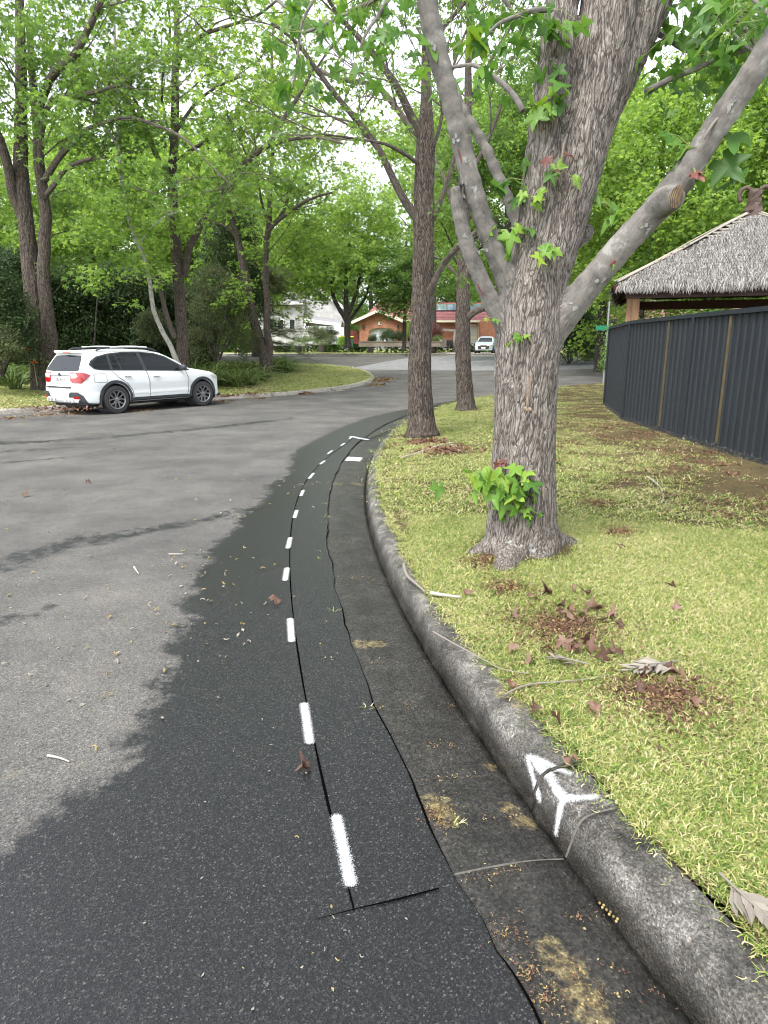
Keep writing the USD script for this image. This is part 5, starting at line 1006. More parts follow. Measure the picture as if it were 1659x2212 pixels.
def shrub(label, u, v, y, rad, mat, seed, n=160, name='shrub', protos=None, sc=(0.5, 0.9), zf=None, stems=True, loc=None):
    g = np.random.default_rng(seed)
    b = at_y(u, v, y) if loc is None else np.array(loc, float); t = thing(name, label, 'shrub')
    d = g.normal(size=(n, 3)); d /= np.linalg.norm(d, axis=1)[:, None]; d[:, 2] = np.abs(d[:, 2]) * 2 - 0.9
    p = b + np.array([0, 0, rad[2]]) + d * np.array(rad) * (g.random((n, 1)) ** 0.35) * (0.75 + 0.5 * noise(d * 2.2 + seed)[:, None])
    if stems:
        tb = []
        for k in range(7):
            a = g.uniform(0, 6.28); B, r_ = branch(g, b + [0, 0, -0.05], [math.cos(a) * .5, math.sin(a) * .5, 1], rad[2] * 1.5, 0.02 + 0.01 * rad[2], 6); tb.append(tube(B, r_, 5))
        vv, ff, bb = cat_tubes(tb); obj('stems', (vv, ff), 'bark_far', t, smooth=True, prims={'bk': bb, 'sm': np.zeros(len(vv))})
    scatter('foliage', [(m_, mat, False) for m_ in (protos or OVALS)], p, quat(g.uniform(0, 6.28, n), g.uniform(0, 1.0, n), g.uniform(0, 6.28, n)), g.uniform(*sc, n), t, seed=seed); return t
def on_left(u, v): return at_g(u, v, 0.25)
shrub('grey-green twiggy bush between the slender tree and the two-stemmed tree', 470, 790, 26.5, (1.5, 1.0, 1.7), 'leaf_olive', 701, 330, sc=(0.4, 0.8))
shrub('white-flecked shrub in front of the hedge above the car roof', 335, 745, 24, (0.7, 0.5, 0.55), 'leaf_olive', 702, 110, sc=(0.4, 0.7))
shrub('dark shrub at the left edge before the hedge', 5, 810, 19.5, (1.3, 0.9, 1.5), 'leaf_dark', 703, 260)
shrub('rounded pale bush at the left edge below the ferns', 10, 790, 18.6, (0.6, 0.5, 0.5), 'leaf_olive', 704, 120, sc=(0.35, 0.6))
shrub('dark leafy shrub mass left of the two-stemmed tree', 510, 720, 29.5, (1.7, 1.0, 2.6), 'leaf_dark', 705, 420, sc=(0.6, 1.0))
# strappy clumps
def strap_clump(n, L, seed, arch=0.9, w=0.03):
    g = np.random.default_rng(seed); parts = []
    for k in range(n):
        a = g.uniform(0, 6.28); l = L * g.uniform(0.6, 1.1); e = g.uniform(0.6, 1.35); t = np.linspace(0, 1, 6)
        r = l * (math.cos(e) * t + 0.25 * arch * t ** 2.2); z = l * (math.sin(e) * t - arch * 0.55 * t ** 2.6)
        c = np.stack([r * math.cos(a), r * math.sin(a), z], 1) + np.append(g.normal(0, 0.05, 2), 0); s = np.array([-math.sin(a), math.cos(a), 0.25]); ww = w * np.sin(np.pi * np.clip(t * 0.88 + 0.12, 0, 1)) ** 0.6
        v = np.vstack([c - s * ww[:, None] / 2, c + s * ww[:, None] / 2]); f = [[i, 6 + i, 7 + i] for i in range(5)] + [[i, 7 + i, i + 1] for i in range(5)]; parts.append((v, np.array(f)))
    return cat_mesh(parts)
STRAPS = [strap_clump(60, 1.0, s) for s in (1, 2, 3)]
ferns = []
spots = []
for k in range(7): spots.append((on_left(-20 + 17 * k, 838 - 2 * k), 1.25 + 0.3 * gh.random()))
for k in range(6): spots.append((np.array([-11.3 + 0.85 * k, 20.9 + 0.95 * k, 0.3]), 1.2 + 0.4 * gh.random()))
for k in range(13): spots.append((on_left(450 + 9.5 * k + gh.normal(0, 4), 838 - 1.0 * k - 16 * (k % 2) + gh.normal(0, 3)), 1.15 + 0.5 * gh.random()))
for k in range(6): spots.append((on_left(590 + 6 * k + gh.normal(0, 3), 806 - 5 * (k % 2)), 1.2 + 0.3 * gh.random()))
LB = ['arching strappy plant along the foot of the dark hedge beside the twin-stemmed trunk', 'low strappy plant hidden behind the parked white car', 'dark green strappy plant massed left of the two-stemmed tree', 'dark upright strappy plant right of the two-stemmed tree']
GR = ['strappy plants under the hedge', 'strappy plants behind the car', 'strappy plants left of the two-stemmed tree', 'strappy plants right of the two-stemmed tree']
fproto = {}
for k, (p, s) in enumerate(spots):
    c = 0 if k < 7 else 1 if k < 13 else 2 if k < 26 else 3; p = p.copy(); p[2] = float(left_z(p[:1], p[1:2])[0]) - 0.02
    key = (c, k % 3)
    if key not in fproto:
        t = thing('strappy_plant', LB[c], 'plant', p, gh.uniform(0, 6.28), GR[c], s); obj('leaves', STRAPS[k % 3], 'leaf_strap', t); fproto[key] = t
    else: copy_of(fproto[key], p, gh.uniform(0, 6.28), s)
for u, v, y in [(73, 785, 19.3), (58, 757, 19.4)]:
    b = at_y(u, v, y); t = thing('orange_flower', 'orange clivia bloom among the straps %s' % ('lower of the two' if v > 780 else 'upper of the two, dimmer'), 'flower', b)
    g = np.random.default_rng(int(u)); parts = []
    for k in range(16):
        d = g.normal(size=3); d /= np.linalg.norm(d); d[2] = abs(d[2]); lv = np.array([[0, 0, 0], [.4, .6, .1], [0, 1, -.1], [-.4, .6, .1]]) * 0.085 * (1 if v > 780 else .7); parts.append((place(lv, d * 0.05, g.uniform(0, 6.28), g.uniform(-.3, 1.2)), np.array([[0, 1, 2], [0, 2, 3]])))
    obj('petals', cat_mesh(parts), 'flower_orange', t); s_ = tube(np.array([[0, 0.05, -0.62], [0, 0, 0]]), [0.012, 0.008], 6); obj('stem', (s_[0], s_[1]), 'stalk_green', t, smooth=True)
# fanning dark conifer-like tree before the white house
gc_ = np.random.default_rng(800); yc = 33.0; bx = at_g(648, 800, 0.3); bx = np.array([(580 - CU) / FPX * yc, yc, float(height(0, yc)) + 0.2])
fan = thing('spreading_tree', 'dark olive tree with layered drooping branches in front of the white house', 'tree')
P, R = resample(np.array([bx, bx + [0.05, 0, 1.6], bx + [0.0, 0, 3.6], bx + [0.1, 0, 4.6]]), np.array([.09, .075, .05, .02]), 20); v, f, bk = tube(P, R, 8); obj('trunk', (v, f), 'bark_far', fan, smooth=True, prims={'bk': bk, 'sm': np.zeros(len(v))})
tb, ps = [], []
for k in range(64):
    i = gc_.integers(4, 20); a = gc_.uniform(0, 6.28); L = gc_.uniform(1.2, 3.0) * (1.25 - i / 26); B, r_ = branch(gc_, P[i], [math.cos(a), math.sin(a), 0.12], L, 0.022, 8, -0.6, 0.12); tb.append(tube(B, r_, 5))
    for b in B[2:]:
        for _ in range(3): ps.append(b + gc_.normal(0, [0.16, 0.16, 0.06]))
v, f, bk = cat_tubes(tb); obj('limbs', (v, f), 'bark_far', fan, smooth=True, prims={'bk': bk, 'sm': np.zeros(len(v))}, kind='stuff')
ps = np.array(ps); n = len(ps); scatter('crown', [(m_, 'leaf_olive', False) for m_ in OVALS], ps, quat(gc_.uniform(0, 6.28, n), gc_.uniform(0, .5, n), gc_.uniform(0, 6.28, n)), np.column_stack([gc_.uniform(.35, .6, n), gc_.uniform(.35, .6, n), gc_.uniform(.15, .3, n)]), fan, seed=80)
# ------------------------------------------------------------------ steel fence
look('fence_steel', {'g': ('geometry', {}), 'mp': ('mapping', {'scale': (6, 6, 0.7)}), 'n': ('noise_texture', {'scale': 2.0, 'detail': 6, 'roughness': 0.7}), 'n2': ('noise_texture', {'scale': 30.0, 'detail': 4}),
     'z': ('separate_xyz', {}), 'mr': ('map_range', {'from_min': 0.45, 'from_max': 0.16, 'to_min': -0.25, 'to_max': 0.25, 'clamp': True}), 'ad': ('math', {'math_type': 'add'}), 'dr': ('rgb_ramp', {'ramp': [(0.62, (0, 0, 0)), (0.78, (0.6, 0.6, 0.6))]}),
     'r': ('rgb_ramp', {'ramp': [(0.3, (0.0085, 0.011, 0.0145)), (0.7, (0.0155, 0.0195, 0.0245))]}), 'm': ('mix', {'color2': (0.15, 0.125, 0.085)}), 'p': ('principled_bsdf', {'roughness': 0.5, 'specular_ior_level': 0.3})},
     [('g.position', 'mp.vector'), ('mp.vector', 'n.vector'), ('g.position', 'n2.vector'), ('g.position', 'z.vector'), ('z.z', 'mr.value'), ('n2.fac', 'ad.value1'), ('mr.result', 'ad.value2'), ('ad.value', 'dr.fac'), ('n.fac', 'r.fac'), ('r.color', 'm.color1'), ('dr.color', 'm.fac'), ('m.color', 'p.base_color')])
plain('rust_strip', (0.062, 0.046, 0.018), 0.75, var=0.35, nscale=12)
FH = 1.80
fence = thing('fence', 'dark blue-grey corrugated steel fence bordering the lawn', 'fence')
FP = [np.array(p) for p in [(5.30, 16.3), (4.56, 12.87), (4.50, 10.1), (4.49, 7.0), (4.50, 3.9), (4.55, 0.8)]]
def fz(p): return float(lawn_z(np.array([p[0]]), np.array([p[1]]))[0]) - 0.01
def sheet_panel(a, b, name='sheet', lab=None):
    d = b - a; L = np.hypot(*d); d /= L; n = np.array([d[1], -d[0]]); n = n if n @ -a > 0 else -n      # n towards the viewer's side
    ribs = max(3, round(L / 0.185)); per = L / ribs; prof = []
    for k in range(ribs):
        s0 = k * per; prof += [(s0 + per * .03, 0), (s0 + per * .33, 0), (s0 + per * .42, -0.022), (s0 + per * .88, -0.022), (s0 + per * .97, 0)]
    prof = [(0, 0)] + prof + [(L, 0)]
    z0, z1 = fz(a) + 0.05, fz(b) + 0.05; P = np.array(prof); xy = a + P[:, :1] * d + P[:, 1:] * n; k = len(P)
    lo = np.column_stack([xy, z0 + (z1 - z0) * P[:, 0] / L]); up = lo + [0, 0, FH - 0.06]
    bk_ = lo - np.append(n * 0.002, 0); bu = up - np.append(n * 0.002, 0)
    v = np.vstack([lo, up, bk_, bu]); f = []
    for i in range(k - 1): f += [[i, i+1, k+i+1], [i, k+i+1, k+i], [2*k+i, 3*k+i+1, 2*k+i+1], [2*k+i, 3*k+i, 3*k+i+1]]
    obj(name, (v, np.array(f)), 'fence_steel', fence, label=lab); return n
def fsplit(a, b, ys): return [a + (b - a) * t for t in ys]
for k, (a, b) in enumerate(zip(FP, FP[1:])):
    ts = [0, .333, .666, 1]; pts = fsplit(a, b, ts)
    for p_, q_ in zip(pts, pts[1:]):
        e = (q_ - p_) / np.hypot(*(q_ - p_)) * 0.002; n = sheet_panel(p_ + e, q_ - e)
    for z, w, h_, nm in ((0.03, 0.045, 0.07, 'bottom_rail'), (FH, 0.055, 0.06, 'top_rail')):
        A_, B_ = np.append(a, fz(a) + z), np.append(b, fz(b) + z); obj(nm, bar(A_, B_, w, h_), 'fence_steel', fence)
    strip_at = {1: [.666], 2: [.345, .69][:1]}.get(k, [])
    for t in strip_at:
        p_ = a + (b - a) * t + n * 0.008; z = fz(p_); d = (b - a) / np.hypot(*(b - a)); c = np.append(p_, z + 0.08 + (FH - 0.1) / 2)
        obj('lap_strip', box(c, (0.055, 0.012, FH - 0.14), rz=math.atan2(d[1], d[0])), 'rust_strip', fence, label='brown unpainted strip at a sheet lap')
for p_ in FP:
    obj('post', box(np.append(p_, fz(p_) + (FH + 0.04) / 2 - 0.05), (0.062, 0.06, FH + 0.10), bev=0.006), 'fence_steel', fence)
# ------------------------------------------------------------------ thatched hut
look('thatch', {'g': ('geometry', {}), 'mp': ('mapping', {'scale': (38, 38, 9)}), 'n': ('noise_texture', {'scale': 1.0, 'detail': 7, 'roughness': 0.75}), 'n2': ('noise_texture', {'scale': 3.0, 'detail': 3}), 'm': ('mix_float', {'fac': 0.25}), 'r': ('rgb_ramp', {'ramp': [(0.33, (0.015, 0.014, 0.013)), (0.48, (0.06, 0.057, 0.054)), (0.6, (0.15, 0.145, 0.138)), (0.72, (0.28, 0.27, 0.255))]}), 'b': ('bump', {'strength': 1.0, 'distance': 0.03}), 'p': ('principled_bsdf', {'roughness': 0.95, 'specular_ior_level': 0.1})},
     [('g.position', 'mp.vector'), ('mp.vector', 'n.vector'), ('g.position', 'n2.vector'), ('n.fac', 'm.a'), ('n2.fac', 'm.b'), ('m.result', 'r.fac'), ('r.color', 'p.base_color'), ('n.fac', 'b.height'), ('b.normal', 'p.normal')])
leaf_look('thatch_straw', [(0.0, (0.014, 0.013, 0.012)), (0.4, (0.06, 0.056, 0.052)), (0.65, (0.185, 0.177, 0.165)), (1.0, (0.42, 0.405, 0.38))], 0.05, rough=0.9, nscale=6, nmix=0.35)
plain('red_timber', (0.050, 0.016, 0.011), 0.5, var=0.35, nscale=5); plain('cane', (0.25, 0.225, 0.185), 0.7, var=0.3, nscale=14)
look('post_timber', {'g': ('geometry', {}), 'mp': ('mapping', {'scale': (24, 24, 1.6)}), 'n': ('noise_texture', {'scale': 1.0, 'detail': 6, 'roughness': 0.65}), 'r': ('rgb_ramp', {'ramp': [(0.3, (0.10, 0.045, 0.018)), (0.5, (0.21, 0.11, 0.05)), (0.7, (0.32, 0.19, 0.09))]}), 'p': ('principled_bsdf', {'roughness': 0.55})}, [('g.position', 'mp.vector'), ('mp.vector', 'n.vector'), ('n.fac', 'r.fac'), ('r.color', 'p.base_color')])
plain('carved_wood', (0.05, 0.030, 0.022), 0.7, var=0.5, nscale=18, bump=0.6, bscale=40)
hk = 1.17; hcx = at_y(1335, 618, 12.8 * hk); ha = math.radians(20)
ex, ey = np.array([math.cos(ha), -math.sin(ha)]), np.array([math.sin(ha), math.cos(ha)])
for hw in np.arange(1.5, 4, 0.02):     # wide enough that the peak stands where the photograph has it
    hc = hcx[:2] + ex * hw + ey * hw
    if CU + FPX * hc[0] / (hc[1] * math.cos(PITCH) - 2.8 * math.sin(PITCH)) > 1624: break
EZ = float(hcx[2]); 
apx = at_y(1626, 462, float(hc[1])); AZ = float(apx[2]); hut = thing('thatched_hut', 'square garden hut with grey thatched hip roof behind the steel fence', 'hut', (hc[0], hc[1], 0.15), -ha)
ez, az = EZ - 0.15, AZ - 0.15; pitch_len = math.hypot(hw, az - ez)
gu = np.random.default_rng(900)
# courses of thatch, each a skirt over the one below
NCO = 13
for k in range(NCO):
    t0, t1 = k / NCO, min((k + 1.35) / NCO, 1.0); parts = []
    v = []; m_ = 24
    for t, dz in ((t0, 0.055), (t1, 0.02)):
        r = hw * (1 - t) + (0.0 if t < 1 else 0.02); z = ez + (az - ez) * t + dz
        for sd_ in range(4):
            for i in range(m_):
                s = -1 + 2 * i / m_; p = [(s * r, -r), (r, s * r), (-s * r, r), (-r, -s * r)][sd_]; v.append((p[0], p[1], z + (gu.normal(0, 0.012) if t == t0 else 0)))
    n4 = 4 * m_; f = [[i, (i + 1) % n4, n4 + (i + 1) % n4] for i in range(n4)] + [[i, n4 + (i + 1) % n4, n4 + i] for i in range(n4)]
    obj('thatch_course', (np.array(v), np.array(f)), 'thatch', hut)
def straw_proto(n, L, seed, w=0.007):
    g = np.random.default_rng(seed); parts = []
    for k in range(n):
        x = g.uniform(-0.13, 0.13); y0 = g.uniform(-0.10, 0.05); l = L * g.uniform(0.6, 1.2); b = g.normal(0, 0.03); t = np.linspace(0, 1, 4)
        c = np.stack([x + b * t ** 2, y0 - l * t, 0.012 + 0.02 * g.random() * np.sin(t * 3) - 0.012 * t ** 2], 1); ww = w * g.uniform(.6, 1.3) * (1 - 0.8 * t)[:, None]
        v = np.vstack([c - [1, 0, 0] * ww, c + [1, 0, 0] * ww]); f = [[i, 4 + i, 5 + i] for i in range(3)] + [[i, 5 + i, i + 1] for i in range(3)]; parts.append((v, np.array(f)))
    return cat_mesh(parts)
SP = [straw_proto(80, 0.19, s) for s in (1, 2, 3)]
pos, Q = [], []
slope = math.atan2(az - ez, hw)
for sd_ in range(4):
    for k in range(24):
        t = k / 24; r = hw * (1 - t)
        if sd_ not in (0, 3): continue
        for i in range(max(2, int(2 * r / 0.065))):
            s = gu.uniform(-r, r); z = ez + (az - ez) * t + 0.055 + gu.normal(0, 0.006)
            if abs(s) > r - 0.02: continue
            if t > 0.45 and sd_ == 0 and s < -r + 0.16 + 0.05 * math.sin(k * 2): continue
            p = [(s, -r - 0.005), None, None, (-r - 0.005, -s)][sd_]; pos.append((p[0], p[1], z))
            yaw = {0: 0.0, 3: -math.pi / 2}[sd_] + gu.normal(0, 0.10); sl = slope + gu.normal(0, 0.05) + (0.25 if k == 0 else 0)
            qz = np.array([0, 0, math.sin(yaw / 2), math.cos(yaw / 2)]); qx = np.array([math.sin(sl / 2), 0, 0, math.cos(sl / 2)])
            x1, y1_, z1, w1 = qz; x2, y2_, z2, w2 = qx; Q.append((w1*x2+x1*w2+y1_*z2-z1*y2_, w1*y2_-x1*z2+y1_*w2+z1*x2, w1*z2+x1*y2_-y1_*x2+z1*w2, w1*w2-x1*x2-y1_*y2_-z1*z2))
scatter('straw', [(m_, 'thatch_straw', False) for m_ in SP], np.array(pos), np.array(Q), gu.uniform(0.8, 1.2, len(pos)), hut, pname='straw_tuft', seed=90)
for a in ((-1, -1), (1, -1), (-1, 1), (1, 1)):
    for j, off in enumerate((0.0, 0.05, 0.10)):
        P = np.array([[a[0] * hw * (1 - t) * 1.005, a[1] * hw * (1 - t) * 1.005, ez + (az - ez) * t + 0.085 + 0.012 * math.sin(9 * t + j)] for t in np.linspace(0.0, 0.985, 14)]); P[:, 0] += off * (1 if j % 2 else -1) * .6; P[:, 1] -= a[1] * off * -.3
        t_ = tube(P, 0.022 - 0.004 * j, 6); obj('ridge_cane', (t_[0], t_[1]), 'cane', hut, smooth=True)
for k in range(6):
    t = 0.62 + 0.05 * k; r = hw * (1 - t); z = ez + (az - ez) * t + 0.075; obj('batten', bar((-r + 0.03, -r - 0.012, z), (-r + 0.34 + .02 * k, -r - 0.012, z), 0.03), 'cane', hut)
bi_ = hw - 0.24; zb = ez - 0.13
for a, b in (((-bi_, -bi_), (bi_, -bi_)), ((bi_, -bi_), (bi_, bi_)), ((bi_, bi_), (-bi_, bi_)), ((-bi_, bi_), (-bi_, -bi_))):
    d = np.array(b) - a; d = d / np.hypot(*d) * 0.07; obj('beam', bar((*(np.array(a) - d + (0 if a[1] == b[1] else 2) * d), zb), (*(np.array(b) + d - (0 if a[1] == b[1] else 2) * d), zb), 0.13, 0.22), 'red_timber', hut)
for a in ((-1, -1), (1, -1), (-1, 1), (1, 1)):
    obj('post', box((a[0] * (bi_ - 0.09), a[1] * (bi_ - 0.09), (zb - 0.11) / 2), (0.27, 0.27, zb - 0.112), bev=0.012), 'post_timber', hut)
    obj('hip_rafter', bar((a[0] * (hw + 0.06), a[1] * (hw + 0.06), ez - 0.05), (a[0] * 0.05, a[1] * 0.05, az - 0.09), 0.09, 0.12), 'red_timber', hut)
for s in np.linspace(-0.8, 0.8, 9):
    obj('rafter', bar((s * hw, -hw + 0.05, ez - 0.03), (s * hw * 0.12, -0.2, az - 0.15), 0.05, 0.07), 'red_timber', hut)
# carved finial with two curled horns
fin = obj('finial', (lambda P: (tube(P, [0.26, 0.25, 0.19, 0.21, 0.15, 0.14, 0.155, 0.12, 0.15, 0.13, 0.05], 14, lambda c, s, al, R: R * 0.12 * np.sign(np.sin(8 * np.arctan2(s, c)) * np.sin(al * 40)))[:2]))(np.array([[0, 0, az - 0.10 + z] for z in (0, 0.06, 0.10, 0.16, 0.26, 0.33, 0.37, 0.45, 0.53, 0.60, 0.63)])), 'carved_wood', hut, smooth=40)
for s in (-1, 1):
    a = np.linspace(-0.9, 3.9, 20); P = np.stack([s * (0.20 + 0.13 * np.cos(a)), 0 * a - 0.02, az + 0.40 + 0.16 * np.sin(a)], 1); t_ = tube(P, np.linspace(0.055, 0.035, 20), 8); obj('finial_horn', (t_[0], t_[1]), 'carved_wood', hut, smooth=True)
# pale spiky plant and shrubs seen under the beam
for u, y, s in ((1440, 19.5, 1.15), (1490, 21, 1.0)):
    b = at_y(u, 700, y); b[2] = 1.35; t = thing('yucca', 'pale spiky-leaved plant seen under the hut beam, %s' % ('nearer the post' if u < 1460 else 'further from the post'), 'plant', b); obj('leaves', strap_clump(46, 1.0 * s, int(u), arch=0.35, w=0.05), 'leaf_strap', t); s_ = tube(np.array([[0, 0, -1.25], [0.02, 0, -0.6], [0, 0, 0.05]]), [0.09, 0.08, 0.07], 8); obj('stem', (s_[0], s_[1]), 'bark_far', t, smooth=True, prims={'bk': s_[2], 'sm': np.zeros(len(s_[0]))})
shrub('green shrub under the hut beam left of the dark gable', 0, 0, 0, (1.5, 0.7, 0.9), 'leaf_mid', 911, 170, loc=(at_y(1535, 700, 23)[0], 23, 0.9))
shrub('small green shrub beside the hut post over the fence', 0, 0, 0, (0.5, 0.4, 0.8), 'leaf_mid', 912, 80, loc=(at_y(1350, 700, 21)[0], 21, 0.6))

# ------------------------------------------------------------------ white hatchback car
from scipy.ndimage import map_coordinates
def poly_sd(P, X, Y):
    pl = sg.Polygon(P); pt = shapely.points(X, Y); return np.where(shapely.contains(pl, pt), -1, 1) * shapely.distance(pt, pl.boundary)
def smax(a, b, k):
    h = np.maximum(k - np.abs(a - b), 0) / k; return np.maximum(a, b) + h * h * k * 0.25
class Body:
    def __init__(s, side, plan, sect, h=0.02, wells=(), wr=0.375, hw_=0.92, k=(0.10, 0.10)):
        x0, x1, z1 = min(p[0] for p in side) - 0.1, max(p[0] for p in side) + 0.1, max(p[1] for p in side) + 0.1
        s.org = np.array([x0, -hw_ - 0.1, 0.05]); s.h = h; X = np.arange(x0, x1, h); Y = np.arange(-hw_ - 0.1, hw_ + 0.1 + h, h); Z = np.arange(0.05, z1, h)
        a = poly_sd(side, *np.meshgrid(X, Z, indexing='ij'))[:, None, :]; b = poly_sd(plan, *np.meshgrid(X, Y, indexing='ij'))[:, :, None]; c = poly_sd(sect, *np.meshgrid(Y, Z, indexing='ij'))[None]
        D = smax(smax(b, c, k[0]), a, k[1])
        for wx in wells:
            r = np.hypot(X - wx, 0)[:, None, None] ; d = np.sqrt((X - wx)[:, None, None] ** 2 + (Z - 0.36)[None, None, :] ** 2) - wr; inn = 0.55 - np.abs(Y)[None, :, None]
            D = np.maximum(D, -np.maximum(d, inn))
        s.D = D
    def mesh(s):
        v, f = surface_nets(s.D, s.org, s.h); m = trimesh.Trimesh(v, f, process=False); trimesh.smoothing.filter_taubin(m, iterations=8); return np.array(m.vertices), np.array(m.faces)
    def val(s, p): return map_coordinates(s.D, ((p - s.org) / s.h).T, order=1, mode='nearest')
    def hit(s, p, d, off):
        p = np.array(p, float); d = np.array(d, float) / np.linalg.norm(d); done = np.zeros(len(p), bool)
        for _ in range(150):
            v = s.val(p); done |= v < 0.0015; p = np.where(done[:, None], p, p + d * np.clip(v * 0.6, 0.002, 0.03)[:, None])
        return p - d * off
    def patch(s, poly, to3, d, off, step=0.03):
        pl = sg.Polygon(poly); x0, y0, x1, y1 = pl.bounds; g = np.stack(np.meshgrid(np.arange(x0, x1, step), np.arange(y0, y1, step)), -1).reshape(-1, 2); g = g[shapely.contains_xy(pl.buffer(-step * .3), g[:, 0], g[:, 1])]
        v, f = fill_region(pl.segmentize(step) if False else pl, g if len(g) else np.zeros((0, 2)), lambda x, y: 0 * x, step); P = to3(v[:, :2]); P = s.hit(P, d, off)
        n = np.cross(P[f[:, 1]] - P[f[:, 0]], P[f[:, 2]] - P[f[:, 0]]).sum(0); f = f if n @ np.array(d) < 0 else f[:, ::-1]; return P, f
plain('car_white', (0.56, 0.58, 0.58), 0.22, coat=0.6); plain('car_glass', (0.006, 0.007, 0.008), 0.03, spec=0.35); plain('car_plastic', (0.022, 0.026, 0.03), 0.55); plain('tyre_rubber', (0.018, 0.018, 0.019), 0.75, bump=0.2)
plain('lamp_red', (0.24, 0.004, 0.008), 0.12, coat=0.8); plain('lamp_clear', (0.42, 0.40, 0.39), 0.12, coat=0.8); plain('alloy', (0.24, 0.24, 0.25), 0.3, metal=0.85); plain('alloy_black', (0.02, 0.02, 0.022), 0.35); plain('chrome', (0.7, 0.7, 0.72), 0.18, metal=1.0); plain('silver_trim', (0.52, 0.53, 0.53), 0.4); plain('plate_white', (0.62, 0.63, 0.62), 0.5); plain('ink_black', (0.01, 0.012, 0.02), 0.6); plain('car_gap', (0.02, 0.02, 0.022), 0.8); plain('car_silver', (0.42, 0.47, 0.52), 0.25, metal=0.5, coat=0.6)
SIDE = [(-2.02, 0.24), (-2.16, 0.32), (-2.235, 0.46), (-2.235, 0.60), (-2.19, 0.69), (-2.145, 0.74), (-2.12, 0.98), (-2.02, 1.14), (-1.84, 1.43), (-1.93, 1.475), (-1.90, 1.505), (-1.5, 1.545), (-0.9, 1.575), (-0.4, 1.58), (-0.05, 1.55), (0.25, 1.465), (0.65, 1.27), (1.02, 1.055), (1.35, 1.0), (1.75, 0.93), (2.02, 0.82), (2.16, 0.68), (2.21, 0.52), (2.19, 0.34), (2.10, 0.24)]
PLAN = [(-2.24, 0.0), (-2.225, 0.40), (-2.15, 0.66), (-2.0, 0.80), (-1.75, 0.87), (-1.3, 0.89), (1.3, 0.89), (1.7, 0.87), (1.95, 0.77), (2.12, 0.58), (2.2, 0.3), (2.22, 0.0)]; PLAN = PLAN + [(x, -y) for x, y in PLAN[-2:0:-1]]
SECT = [(0, 0.22), (0.80, 0.22), (0.86, 0.30), (0.885, 0.48), (0.865, 0.55), (0.89, 0.72), (0.875, 0.86), (0.83, 0.98), (0.765, 1.12), (0.655, 1.40), (0.58, 1.505), (0.40, 1.57), (0, 1.60)]; SECT = SECT + [(-y, z) for y, z in SECT[-2:0:-1]]
AX = (-1.29, 1.345)
body = Body(SIDE, PLAN, SECT, 0.02, AX)
pr_, pf_ = at_g(252, 893.5), at_g(436, 880.5); cd = (pf_ - pr_)[:2]; wb = np.hypot(*cd); cd /= wb; cn = np.array([-cd[1], cd[0]])
for tt in np.linspace(0.6, 1.5, 400):      # the heading that puts the front wheel where the photograph has it
    q_ = pr_[:2] + 2.635 * np.array([math.cos(tt), math.sin(tt)]); 
    if project(np.array([q_[0], q_[1], 0.0]))[0] < 437: break
cd = np.array([math.cos(tt), math.sin(tt)]); cn = np.array([-cd[1], cd[0]]); cpos = pr_[:2] - cd * AX[0] + cn * 0.80; cyaw = math.atan2(cd[1], cd[0])
car = thing('car', 'white hatchback parked at the far kerb with black wheel arches and roof rails', 'car', (cpos[0], cpos[1], 0.006), cyaw, None, (1.0, 1.0, 0.965))
bo = obj('body', body.mesh(), 'car_white', car, smooth=35)
SD = lambda sgn: (lambda q_: np.column_stack([q_[:, 0], np.full(len(q_), sgn * 1.0), q_[:, 1]])); DR = lambda sgn: (0, -sgn, 0)
RE = lambda q_: np.column_stack([np.full(len(q_), -2.32), q_[:, 0], q_[:, 1]])
